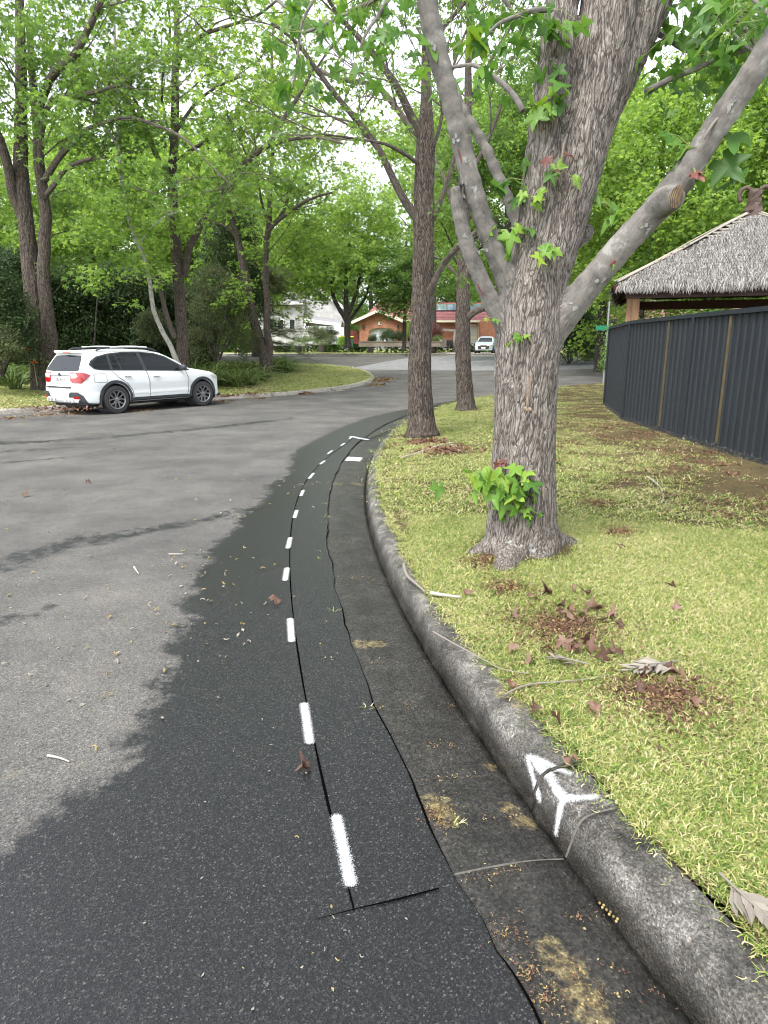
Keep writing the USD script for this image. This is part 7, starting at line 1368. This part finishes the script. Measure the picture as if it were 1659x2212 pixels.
tm = meshkit.text_mesh('96 62', 0.42, 0.03, True); v = np.array(tm.vertices); n0 = at_y(658, 712.5, 69.96); v = np.column_stack([n0[0] + v[:, 0] * 0.9, 69.965 - v[:, 2], n0[2] + v[:, 1]]); obj('house_number', (v, np.array(tm.faces)), 'black_metal', wf)
obj('pillar', fbox(735.5, 743, 707, 742, 69.8, 0.4), 'white_paint', wf)
tg = thing('timber_gate', 'small brown timber gate between the white fence and the verge tree', 'gate')
for u in np.linspace(743.5, 753, 6): obj('slat', fbox(u, u + 1.2, 708, 742, 70, 0.05), 'post_timber', tg)
for v_ in (714, 735): obj('rail', fbox(743.5, 754.5, v_, v_ + 2, 70.06, 0.05), 'post_timber', tg)
fshrub('dark green clipped bush before the white board fence', 713, 742, 67, 1.1, 0.75, 'leaf_dark', 961, 120); fshrub('olive bush left of the dark clipped bush', 685, 744, 65, 1.6, 0.8, 'leaf_olive', 962, 150); fshrub('yellow-green small bush beside the yellow-lidded bin', 741, 748, 62, 0.45, 0.45, 'leaf_sprout', 963, 40); fshrub('brownish ground shrub row by the white house path', 660, 746, 64, 2.0, 0.35, 'leaf_strap', 964, 60)
def bin_(label, u, y, lid):
    t = thing('wheelie_bin', label, 'bin', at_y(u, 751, y)); b = trimesh.creation.box((0.56, 0.6, 0.95)); v = np.array(b.vertices); v[v[:, 2] < 0, :2] *= 0.8; obj('tub', (v + [0, 0, 0.48], np.array(b.faces)), 'bin_green', t); obj('lid', box((0, -0.02, 0.99), (0.62, 0.68, 0.09), rx=0.06, bev=0.03), lid, t)
bin_('green wheelie bin with a yellow lid left of the verge tree', 741, 64.5, 'bin_yellow'); bin_('green wheelie bin with a second yellow lid hidden partly behind the verge tree', 757, 64.5, 'bin_yellow')
# second car in the brick house drive
m2 = Body([(-1.9, 0.24), (-2.0, 0.5), (-1.95, 0.9), (-1.6, 1.42), (-0.9, 1.5), (-0.3, 1.47), (0.5, 1.05), (1.2, 0.96), (1.8, 0.8), (1.98, 0.6), (1.98, 0.3), (1.9, 0.22)], [(-2, 0), (-1.95, .5), (-1.6, .82), (1.3, .84), (1.75, .74), (1.95, .4), (1.99, 0), (1.95, -.4), (1.75, -.74), (1.3, -.84), (-1.6, -.82), (-1.95, -.5)], [(0, .2), (.78, .2), (.84, .5), (.82, .9), (.62, 1.4), (.4, 1.5), (0, 1.52), (-.4, 1.5), (-.62, 1.4), (-.82, .9), (-.84, .5), (-.78, .2)], 0.03, (-1.25, 1.22), 0.35, 0.86)
mp = at_y(1049, 749, 62.5); mp[2] = float(far_z(np.array([mp[0]]), np.array([mp[1]]))[0]) + 0.04
mz = thing('car', 'small silver-blue hatchback facing the street in the brick house drive', 'car', mp, math.radians(-90 - 14)); obj('body', m2.mesh(), 'car_silver', mz, smooth=35)
FT = lambda q_: np.column_stack([np.full(len(q_), 2.2), q_[:, 0], q_[:, 1]])
obj('grille', m2.patch([(-.45, .35), (-.5, .62), (-.3, .70), (.3, .70), (.5, .62), (.45, .35)], FT, (-1, 0, 0), 0.02), 'shade_dark', mz, smooth=True); obj('windscreen', m2.patch([(-.66, .98), (-.52, 1.36), (.52, 1.36), (.66, .98)], FT, (-1, 0, 0), 0.015), 'car_glass', mz, smooth=True); obj('number_plate', box((2.01, 0, .46), (.02, .36, .12)), 'plate_white', mz)
for s in (-1, 1):
    obj('head_lamp', m2.patch([(s * .5, .66), (s * .78, .70), (s * .8, .78), (s * .55, .76)], FT, (-1, 0, 0), 0.02), 'lamp_clear', mz, smooth=True)
    for x in (-1.25, 1.22): obj('wheel', tube(np.array([[x, s * .62, .31], [x, s * .83, .31]]), .31, 20)[:2], 'tyre_rubber', mz)
# house beyond the steel fence on the right
YB = 44.0
bh = thing('tiled_house', 'brown brick house with faded pink tiled roof seen between hut and steel fence', 'house')
obj('wall', fbox(1312, 1600, 692, 760, YB, 8), 'brick_brown', bh); a_, b_ = at_y(1297, 692, YB - .7), at_y(1640, 692, YB - .7); c_, d_ = at_y(1375, 648, YB + 4.5), at_y(1600, 648, YB + 4.5); courses(a_, b_, c_, d_, 12, 'roof_tile_pink', bh); obj('gutter', bar(a_, b_, .16, .2), 'shade_dark', bh)
for k in range(4): t0, t1 = .40, .84; f0 = lambda u, t: a_ + (c_ - a_) * t + np.array([u, 0, 0.14]); obj('solar_panel', slab([f0(.55 + k * .5, t0), f0(1.02 + k * .5, t0), f0(1.02 + k * .5, t1), f0(.55 + k * .5, t1)], .04), 'solar_glass', bh)
for k in range(3): obj('solar_panel', slab([f0(5.2 + k * .7, .55), f0(5.85 + k * .7, .55), f0(5.85 + k * .7, .9), f0(5.2 + k * .7, .9)], .04), 'solar_glass', bh)
gx0, gx1 = at_y(1498, 690, YB - 3.2), at_y(1600, 690, YB - 3.2); gap_ = at_y(1545, 657, YB - 3.2); obj('porch_gable', wall([(1500, 692), (1545, 660), (1600, 690), (1600, 720), (1500, 720)], YB - 3.2, 3), 'shade_dark', bh); e_ = [0, 4, 0]; courses(at_y(1488, 694, YB - 3.4), at_y(1488, 694, YB - 3.4) + e_, gap_ + [0, -.2, .1], gap_ + e_ + [0, 0, .1], 6, 'roof_tile_pink', bh); courses(at_y(1612, 692, YB - 3.4), at_y(1612, 692, YB - 3.4) + e_, gap_ + [0, -.2, .1], gap_ + e_ + [0, 0, .1], 6, 'roof_tile_pink', bh)
sp0 = at_g(1303, 830, 0.1); sn_ = thing('street_sign', 'grey pole with a small green street name blade at the end of the steel fence', 'street sign', sp0); t_ = tube(np.array([[0, 0, -0.1], [0, 0, 3.0]]), 0.032, 10); obj('pole', (t_[0], t_[1]), 'galvanised', sn_, smooth=True); hh_ = 1.55 + (750 - 711) / FPX * sp0[1] - sp0[2]; obj('name_blade', box((-0.14, -0.05, hh_), (0.62, 0.015, 0.17)), 'sign_green', sn_)
shrub('tall dark green bush behind the near trunk across the road', 0, 0, 0, (1.5, 1.2, 2.0), 'leaf_dark', 971, 330, loc=(at_y(1232, 740, 40)[0], 40, 0.6), sc=(.7, 1.2)); shrub('dry straw-coloured brush beside the tall dark bush', 0, 0, 0, (1.6, 1.0, 1.3), 'leaf_strap', 972, 190, loc=(at_y(1285, 740, 43)[0], 43, 0.8), sc=(.6, 1.1)); shrub('yellow-green low bush near the street sign across the road', 0, 0, 0, (0.9, 0.7, 0.6), 'leaf_sprout', 973, 70, loc=(at_y(1290, 745, 41)[0], 41, 0.7))

# ------------------------------------------------------------------ lawn grass and litter
def tuft(n, rad, L, seed, w=0.0032, flat=0.6):
    g = np.random.default_rng(seed); parts = []
    for k in range(n):
        a = g.uniform(0, 6.28); p = g.normal(0, rad * .5, 2); l = L * g.uniform(.5, 1.3); e = g.uniform(0.1, 1.25); t = np.linspace(0, 1, 4); b = g.normal(0, 0.9)
        th = a + b * t; r = l * math.cos(e) * t; z = l * math.sin(e) * (t - flat * t ** 2); c = np.stack([p[0] + r * np.cos(th), p[1] + r * np.sin(th), z - 0.003], 1); s = np.array([-math.sin(a), math.cos(a), 0.15]); ww = (w * g.uniform(.7, 1.4) * np.array([.8, 1, .8, .15]) / 2)[:, None]
        v = np.vstack([c - s * ww, c + s * ww]); f = [[i, 4 + i, 5 + i] for i in range(3)] + [[i, 5 + i, i + 1] for i in range(3)]; parts.append((v, np.array(f)))
    return cat_mesh(parts)
gg = np.random.default_rng(1000)
TU = [tuft(105, 0.10, 0.034, s, 0.0031, 0.5) for s in range(5)]; TUE = [tuft(16, 0.018, 0.045, 70 + s, 0.004) for s in range(3)]; TUF = [tuft(60, 0.2, 0.06, 50 + s, 0.0065) for s in range(4)]
def lawn_points(n, poly, r0, r1, amin, amax, zf, dens_r=1.0):
    r = np.sqrt(gg.uniform(r0 ** 2, r1 ** 2, n)) if dens_r == 1 else r0 * (r1 / r0) ** gg.random(n); a = gg.uniform(amin, amax, n); p = np.stack([r * np.sin(a), r * np.cos(a)], 1); p = p[shapely.contains_xy(poly, p[:, 0], p[:, 1])]; return np.column_stack([p, zf(p[:, 0], p[:, 1])])
inner = lawnpoly.buffer(-0.055)
p1 = lawn_points(16500, inner, 1.1, 5.6, 0.05, 0.95, lawn_z); p2 = lawn_points(26000, inner, 5.6, 27, -0.1, 0.62, lawn_z)
PILES = [(at_g(1215, 1350, .16)[:2], .34), (at_g(1430, 1495, .16)[:2], .27), (at_g(1085, 1480, .12)[:2], .16), (at_g(1100, 1545, .12)[:2], .14), (at_g(1120, 1590, .12)[:2], .1), (at_g(925, 955, .15)[:2], .35), (at_g(960, 975, .15)[:2], .5), (at_g(1045, 1215, .15)[:2], .2), (at_g(1290, 1090, .17)[:2], .25), (at_g(1340, 1150, .17)[:2], .22), (at_g(1100, 1268, .15)[:2], .2)]
def keep_grass(p):
    k = np.ones(len(p))
    for c, r in PILES: k *= np.clip((np.hypot(p[:, 0] - c[0], p[:, 1] - c[1]) / r - 0.5) * 2, 0.08, 1)
    for T, r in ((T1B, .32), (T2B, .3), (T3B, .28)): k *= np.clip((np.hypot(p[:, 0] - T[0], p[:, 1] - T[1]) - r) * 8, 0, 1)
    fx = p[:, 0] - np.interp(p[:, 1], [f[1] for f in FP[::-1]], [f[0] for f in FP[::-1]]); bare = np.clip((-fx - 0.3) / 2.6 + 0.75 * (fbm(p * np.array([1.3, 1.3, 0]), 3, 5) - 0.5), 0.06, 1); k *= np.where(p[:, 1] > 5.2, bare, 1)
    k *= 0.55 + 0.9 * fbm(p * np.array([1.6, 1.6, 0]), 3, 8); return p[gg.random(len(p)) < k]
p1, p2 = keep_grass(p1), keep_grass(p2)
i_ = gg.integers(near_i(at_g(1490, 2208)) - 30, near_i(at_g(800, 1000)), 1500); pe = BACK[i_] + KN[i_] * gg.uniform(-.012, .06, (1500, 1)); pe = np.column_stack([pe, lawn_z(pe[:, 0], pe[:, 1])]); pe = pe[gg.random(1500) < .25 + .75 * noise(pe * 6)]
gs = np.concatenate([gg.uniform(.75, 1.25, len(p1)), gg.uniform(.8, 1.2, len(p2)), gg.uniform(.7, 1.2, len(pe))]); gp_ = np.vstack([p1, p2, pe]); gi_ = np.concatenate([gg.integers(0, 5, len(p1)), 5 + gg.integers(0, 4, len(p2)), 9 + gg.integers(0, 3, len(pe))])
tilt = np.concatenate([gg.uniform(0, .25, len(p1)), gg.uniform(0, .15, len(p2)), gg.uniform(0, .3, len(pe))])
scatter('grass', [(m_, 'grass_blades', False) for m_ in TU + TUF + TUE], gp_, quat(gg.uniform(0, 6.28, len(gp_)), tilt, gg.uniform(0, 6.28, len(gp_))), gs, None, label='short matted yellow-green grass of the lawn under the near trees', cat='grass', pname='grass_tuft', idx=gi_)
lp_ = leftpoly.buffer(-0.05); p3 = lawn_points(26000, lp_, 15, 42, -0.75, 0.02, left_z, 0); p3 = p3[gg.random(len(p3)) < 0.35 + fbm(p3 * np.array([.7, .7, 0]), 3, 3)]
TL = [tuft(40, 0.28, 0.15, 80 + s, 0.014) for s in range(4)]
scatter('grass', [(m_, 'grass_blades', False) for m_ in TL], p3, quat(gg.uniform(0, 6.28, len(p3))), gg.uniform(.7, 1.2, len(p3)), None, label='green grass on the far kerb strip behind the white car', cat='grass', pname='grass_tuft')
# fallen leaves
def dead_leaf(seed):
    g = np.random.default_rng(seed); v, f = star_leaf(1.0, seed, True, droop=-g.uniform(.2, .9), fold=-g.uniform(-.4, .8)); v[:, 2] += 0.26 * np.sin(v[:, 0] * g.uniform(4, 9) + g.uniform(0, 6)) + .2 * np.sin(v[:, 1] * g.uniform(4, 8)); v[:, 2] -= v[:, 2].min(); return v, f
DL = [dead_leaf(s) for s in range(10)]
CHIP = [(lambda g: (np.array([[0, 0, 0], [g.uniform(.2, .4), .5, g.uniform(0, .3)], [0, 1, g.uniform(0, .3)], [-g.uniform(.2, .4), .5, .05]]), np.array([[0, 1, 2], [0, 2, 3]])))(np.random.default_rng(s)) for s in range(6)]
CURL = [tube(np.array([[math.cos(t * 2.4) * .5, math.sin(t * 2.4) * .5 * (s % 3 + 1) / 2, .12 + .1 * math.sin(3 * t)] for t in np.linspace(0, 1, 7)]), 0.13, 5)[:2] for s in range(4)]
def pile(label, spots, n, mats, size, name='leaf_litter', zf=lawn_z, protos=CHIP, dz=0.008):
    P = []
    for (c, r) in spots: a = gg.uniform(0, 6.28, n); rr = r * np.abs(gg.normal(0, .55, n)); P.append(np.column_stack([c[0] + rr * np.cos(a), c[1] + rr * np.sin(a)]))
    P = np.vstack(P); 
    if zf is lawn_z: P = P[shapely.contains_xy(lawnpoly, P[:, 0], P[:, 1])]
    P = np.column_stack([P, zf(P[:, 0], P[:, 1]) + dz + gg.uniform(0, .012, len(P))]); k = len(P)
    return scatter(name, [(m_, mt, False) for m_ in protos for mt in mats], P, quat(gg.uniform(0, 6.28, k), gg.uniform(0, .8, k), gg.uniform(0, 6.28, k)), gg.uniform(*size, k), None, label=label, cat='leaf litter', pname='litter_piece', seed=int(gg.integers(1e6)))
pile('brown heap of broken leaves and catkins on the lawn before the near tree', [(PILES[0][0], .42)], 6000, ['litter_dead'] * 5 + ['catkin_yellow'], (.005, .02)); pile('brown heap of dead leaves on the lawn nearest the photographer', [(PILES[1][0], .33)], 5200, ['litter_dead'] * 5 + ['catkin_yellow'], (.005, .024))
pile('yellow catkin litter along the kerb top above the sprayed arrow', PILES[2:5], 900, ['catkin_yellow', 'litter_dead'], (.004, .014), protos=CURL + CHIP); pile('red-brown leaf heap at the foot of the second tree', PILES[5:7], 800, ['litter_dead'], (.03, .08)); pile('scattered bits of leaf around the near trunk and bare patches', PILES[7:], 700, ['litter_dead', 'litter_dead', 'catkin_yellow'], (.006, .028))
fx_ = [(np.array([4.5 - abs(gg.normal(0, 1.1)) - .1, y]), .5) for y in np.arange(5.4, 13.0, .2)] + [(np.array([4.0, 13.5]), .7), (np.array([4.3, 15]), .7)]; pile('brown leaf litter drifted on the bare soil along the steel fence', fx_, 130, ['litter_dead'], (.012, .045))
lf_ = [(on_left(u, v)[:2], .9) for u, v in [(60, 868), (20, 862), (90, 862), (490, 848), (540, 842), (560, 838), (140, 880), (520, 835)]]; pile('brown leaf litter on the far kerb strip around the parked car', lf_, 170, ['litter_dead', 'litter_dead', 'litter_dead'], (.04, .10), zf=left_z)
pile('heap of red-brown leaves against the far kerb', [(at_g(655, 848, .05)[:2], .35)], 240, ['litter_dead'], (.05, .13), zf=road_z); pile('drift of tan leaves at the corner kerb', [(at_g(822, 824)[:2], .5), (at_g(830, 820)[:2], .6), (at_g(815, 832)[:2], .4)], 260, ['litter_dead', 'catkin_yellow'], (.05, .12), zf=road_z)
gut_ = [(at_g(u, v)[:2], .55) for u, v in [(20, 905), (90, 898), (160, 895), (300, 888), (480, 868), (560, 862)]]; pile('tan leaf litter in the gutter under the parked car', gut_, 110, ['litter_dead', 'litter_dead', 'catkin_yellow'], (.03, .08), zf=road_z)
vf_ = [(np.array([x, 55.4]), 1.6) for x in np.arange(-6, 12, 1.3)]; pile('brown leaves covering the far verge under the street trees', vf_, 110, ['litter_dead', 'straw_pale', 'straw_pale'], (.06, .15), zf=far_z)
rp_ = [(at_g(gg.uniform(0, 560), gg.uniform(1000, 1560))[:2], .8) for _ in range(19)] + [(at_g(gg.uniform(560, 700), gg.uniform(960, 1060))[:2], .7) for _ in range(4)]; pile('scattered pale leaf bits and catkins on the dry asphalt', rp_, 14, ['catkin_yellow', 'straw_pale'], (.008, .035), zf=road_z, protos=CURL + CHIP, dz=.004)
rp_ = [(at_g(gg.uniform(250, 900), gg.uniform(1400, 2150))[:2], .4) for _ in range(7)]; pile('few pale seed bits on the wet asphalt', rp_, 5, ['catkin_yellow', 'straw_pale'], (.006, .014), zf=road_z, protos=CURL + CHIP, dz=.004)
ed = [(np.array([*(KC[i] - KN[i] * gg.uniform(.02, .36))]), .05) for i in [near_i(at_g(u, v)) for u, v in [(1230, 1850), (1163, 1740), (1300, 1950), (1380, 2060), (1420, 2120), (1100, 1660), (1040, 1590), (985, 1510), (925, 1420), (838, 1245)] for _ in range(4)]]; pile('brown and yellow leaf crumbs washed along the gutter', ed, 12, ['litter_dead', 'catkin_yellow'], (.003, .011), zf=gz, protos=CURL + CHIP, dz=.003)
bd = [(LIP[near_i(at_g(u, v))] + KN[near_i(at_g(u, v))] * .04, .09) for u, v in [(1150, 2000), (1190, 2080), (1240, 2150), (960, 1760), (930, 1740)]]; pile('yellow mossy debris on the seam of asphalt and gutter', bd, 110, ['catkin_yellow', 'litter_dead'], (.003, .011), zf=gz, protos=CURL + CHIP, dz=.003)
bd = [(BACK[i] - KN[i] * .01, .03) for i in range(near_i(at_g(1480, 2200)), near_i(at_g(795, 1040)), 4)]; pile('red-brown leaf crumbs caught between kerb and grass', bd, 9, ['litter_dead', 'catkin_yellow'], (.01, .03), dz=.004)
def leaf_at(u, v, s, label, group=None, mat='leaf_dead', zf=lawn_z, lift=.012):
    p = at_g(u, v, .16 if zf is lawn_z else 0.0)
    if zf is lawn_z:
        for _ in range(4): p = at_g(u, v, float(zf(p[:1], p[1:2])[0] - height(p[0], p[1])))
    p[2] = float(zf(p[:1], p[1:2])[0]) + lift; v_, f_ = DL[gg.integers(0, 10)]; tl_ = .4 if zf is lawn_z else .12; R = trimesh.transformations.euler_matrix(gg.normal(0, tl_), gg.normal(0, tl_), gg.uniform(0, 6.28))[:3, :3]; c_ = (v_ - [0, .2, 0]) @ R.T * s; c_[:, 2] -= c_[:, 2].min(); obj('fallen_leaf', (c_ + p, f_), mat, None, smooth=True, label=label, cat='leaf', group=group)
G1 = [(1150, 1300), (1180, 1290), (1245, 1285), (1265, 1292), (1205, 1330), (1235, 1325), (1255, 1335), (1275, 1320), (1225, 1345), (1300, 1345), (1325, 1340), (1335, 1360), (1290, 1330), (1260, 1350), (1215, 1312)]
for q_ in G1: leaf_at(*q_, gg.uniform(.055, .085), 'curled dead leaf among those on the brown heap before the near tree', 'dead leaves on the heap before the near tree')
G2 = [(1205, 1400), (1230, 1408), (1255, 1420), (1280, 1412), (1300, 1430), (1320, 1415), (1335, 1425), (1270, 1402), (1180, 1415)]
for q_ in G2: leaf_at(*q_, gg.uniform(.06, .09), 'pinkish dead leaf in the row between the two brown heaps', 'dead leaves between the two heaps')
G3 = [(1390, 1470), (1450, 1480), (1470, 1465), (1410, 1515), (1500, 1530), (1385, 1500), (1440, 1450), (1465, 1500), (1500, 1480)]
for q_ in G3: leaf_at(*q_, gg.uniform(.05, .075), 'dead leaf on the brown heap nearest the photographer', 'dead leaves on the nearer heap')
for u, v, lb in [(1110, 1415, 'pink dead leaf on the grass left of the two heaps'), (1148, 1440, 'grey-brown curled leaf below the pink dead leaf'), (1100, 1495, 'red-brown leaf at the kerb edge under a bent twig'), (1160, 1545, 'upright folded brown leaf at the kerb edge'), (1195, 1590 - 20, 'dark brown leaf on the grass above the arrow'), (1235, 1668, 'pink leaf stuck at the end of the painted arrow on the kerb'), (1108, 1340, 'dark dead leaf on the grass below the tree foot'), (1020, 1232, 'orange dead leaf on the ground left of the near trunk'), (1095, 1225, 'brown leaf lying at the front of the near trunk foot'), (1340, 1188, 'brown leaf on the grass right of the near trunk'), (1450, 1275, 'pale pinkish leaf alone on the open lawn'), (1460, 1320, 'dark brown leaf alone on the open lawn'), (1430, 1565, 'dark brown leaf below the nearer heap'), (1290, 1545, 'small dark leaf on the lawn left of the nearer heap'), (1020, 1290, 'brown leaf near the grey stick by the kerb')]: leaf_at(u, v, .068, lb)
for u, v, s, lb in [(54, 1074, .10, 'pale curled leaf on the dry asphalt at the left edge'), (595, 2425 / 1.0 * 0 + 1306, .09, 'thin curled tan leaf on the dry asphalt'), (655, 1667, .07, 'orange-brown leaf beside the saw cut'), (190, 1045, .08, 'dark leaf spot on the far dry asphalt')]: leaf_at(u, v, s, lb, zf=road_z, lift=.004, mat='leaf_dead')
def frond(u, v, L, n, seed, label, rz):
    g = np.random.default_rng(seed); p = at_g(u, v, .17); p[2] = float(lawn_z(p[:1], p[1:2])[0]) + .02; t = thing('dry_frond', label, 'frond', p, rz); parts = []
    for k in range(n):
        s = k / n; a = (1 if k % 2 else -1) * g.uniform(.35, .75); l = L * .5 * (1 - .45 * s) * g.uniform(.8, 1.1); b = np.array([0, L * s * .8, .02 * math.sin(3 * s)]); d = np.array([math.sin(a), math.cos(a), g.normal(0, .12)]); sd_ = np.array([d[1], -d[0], g.normal(0, .3)]) * l * .13
        parts.append((np.array([b, b + d * l * .5 + sd_, b + d * l, b + d * l * .5 - sd_]), np.array([[0, 1, 2], [0, 2, 3]])))
    obj('leaflets', cat_mesh(parts), 'straw_pale', t); st_ = tube(np.array([[0, -.04, .01], [0, L * .5, .02], [0, L * .9, .01]]), [.004, .003, .0015], 5); obj('stem', st_[:2], 'stalk_grey', t, smooth=True)
frond(1450, 1432, .26, 20, 1, 'pale dry frond above the nearer leaf heap', 1.9); frond(1580, 1890, .20, 30, 2, 'pale dry frond fanned out on the grass at the right edge', 3.4); frond(1250, 1425, .16, 14, 3, 'small grey frond between the two leaf heaps', 1.2)
def stick(pts, r, label, mat='stalk_grey', name='stick', zf=lawn_z, dz=.02):
    P = []
    for u, v in pts:
        p = at_g(u, v, .15 if zf is lawn_z else 0)
        if zf is lawn_z:
            for _ in range(3): p = at_g(u, v, float(zf(p[:1], p[1:2])[0] - height(p[0], p[1])))
        p[2] = float(zf(p[:1], p[1:2])[0]) + dz; P.append(p)
    P, R = resample(np.array(P), np.full(len(P), r), 18); R = R * (1 - .5 * np.linspace(0, 1, 18)); t_ = tube(P, R, 7, ridged(seed=int(pts[0][0]), amp=.2)); obj(name, t_[:2], mat, None, smooth=True, label=label, cat='stick')
plain('stick_pale', (0.30, 0.28, 0.25), 0.8, var=.25, nscale=30)
stick([(930, 1291), (960, 1296), (995, 1300)], .014, 'short grey stick lying on the kerb edge', 'stick_pale', dz=.03); stick([(872, 1228), (878, 1250), (900, 1272), (918, 1288)], .012, 'bent brown stick on the kerb top', 'stalk_grey', dz=.03)
stick([(870, 991), (920, 975), (960, 962), (985, 958)], .014, 'pale forked branch lying below the second tree', 'stick_pale'); stick([(960, 962), (985, 966), (992, 978)], .009, 'side twig of the pale branch below the second tree', 'stick_pale'); stick([(1397, 1033), (1420, 1050), (1432, 1078), (1428, 1092)], .008, 'thin curved white stick on the open lawn', 'stick_pale'); stick([(935, 1376), (985, 1405), (1040, 1435), (1090, 1460), (1140, 1467)], .004, 'long thin twig across the kerb and grass', 'stalk_grey', dz=.03); stick([(1090, 1510), (1160, 1485), (1230, 1480), (1310, 1468)], .005, 'thin twig on the grass below the pink leaves'); stick([(1475, 950), (1500, 953), (1535, 966)], .012, 'pale stick by the foot of the steel fence', 'stick_pale')
stick([(103, 1637), (125, 1641), (150, 1650)], .006, 'pale twig on the dry asphalt near the left edge', 'stick_pale', zf=road_z, dz=.008); stick([(290, 1228), (300, 1243)], .008, 'short tan twig upright in view on the dry asphalt', 'stick_pale', zf=road_z, dz=.008); stick([(365, 1200), (395, 1200)], .006, 'tan twig on the dry asphalt by the wet edge', 'stick_pale', zf=road_z, dz=.008)
# weeds in the seam, berry-like catkin in the gutter
for k, (u, v) in enumerate([(699, 1130), (705, 1118), (690, 1208), (694, 1192), (722, 1322), (790, 1530), (985, 1775), (700, 1090)]):
    i = near_i(at_g(u, v)); p = at_g(u, v); t = thing('weed', ['tiny grass weed in the asphalt seam, farthest of them', 'tiny grass weed beside the farthest seam weed', 'grass weed in the seam where the gutter bends', 'small grass weed just beyond the bend weed', 'small yellowish weed in the seam beside the longest near dash', 'small green weed in the seam below the yellow crumbs', 'yellow moss tuft by the debris patch in the gutter', 'small dry weed in the seam by the far dashes'][k], 'weed', p); obj('blades', tuft(12, .02, .05, 300 + k, .0035, .3), 'grass_blades', t)
ck = thing('catkin', 'yellow-green beaded seed catkin lying in the wet gutter', 'catkin', at_g(1307, 1985, -.03)); 
for k in range(9):
    s = trimesh.creation.icosphere(1, .0042); obj('bead', (np.array(s.vertices) + [.006 * math.sin(k * 2.1) + .004 * k, -.008 * k + .05, .006], np.array(s.faces)), 'catkin_yellow', ck, smooth=True)
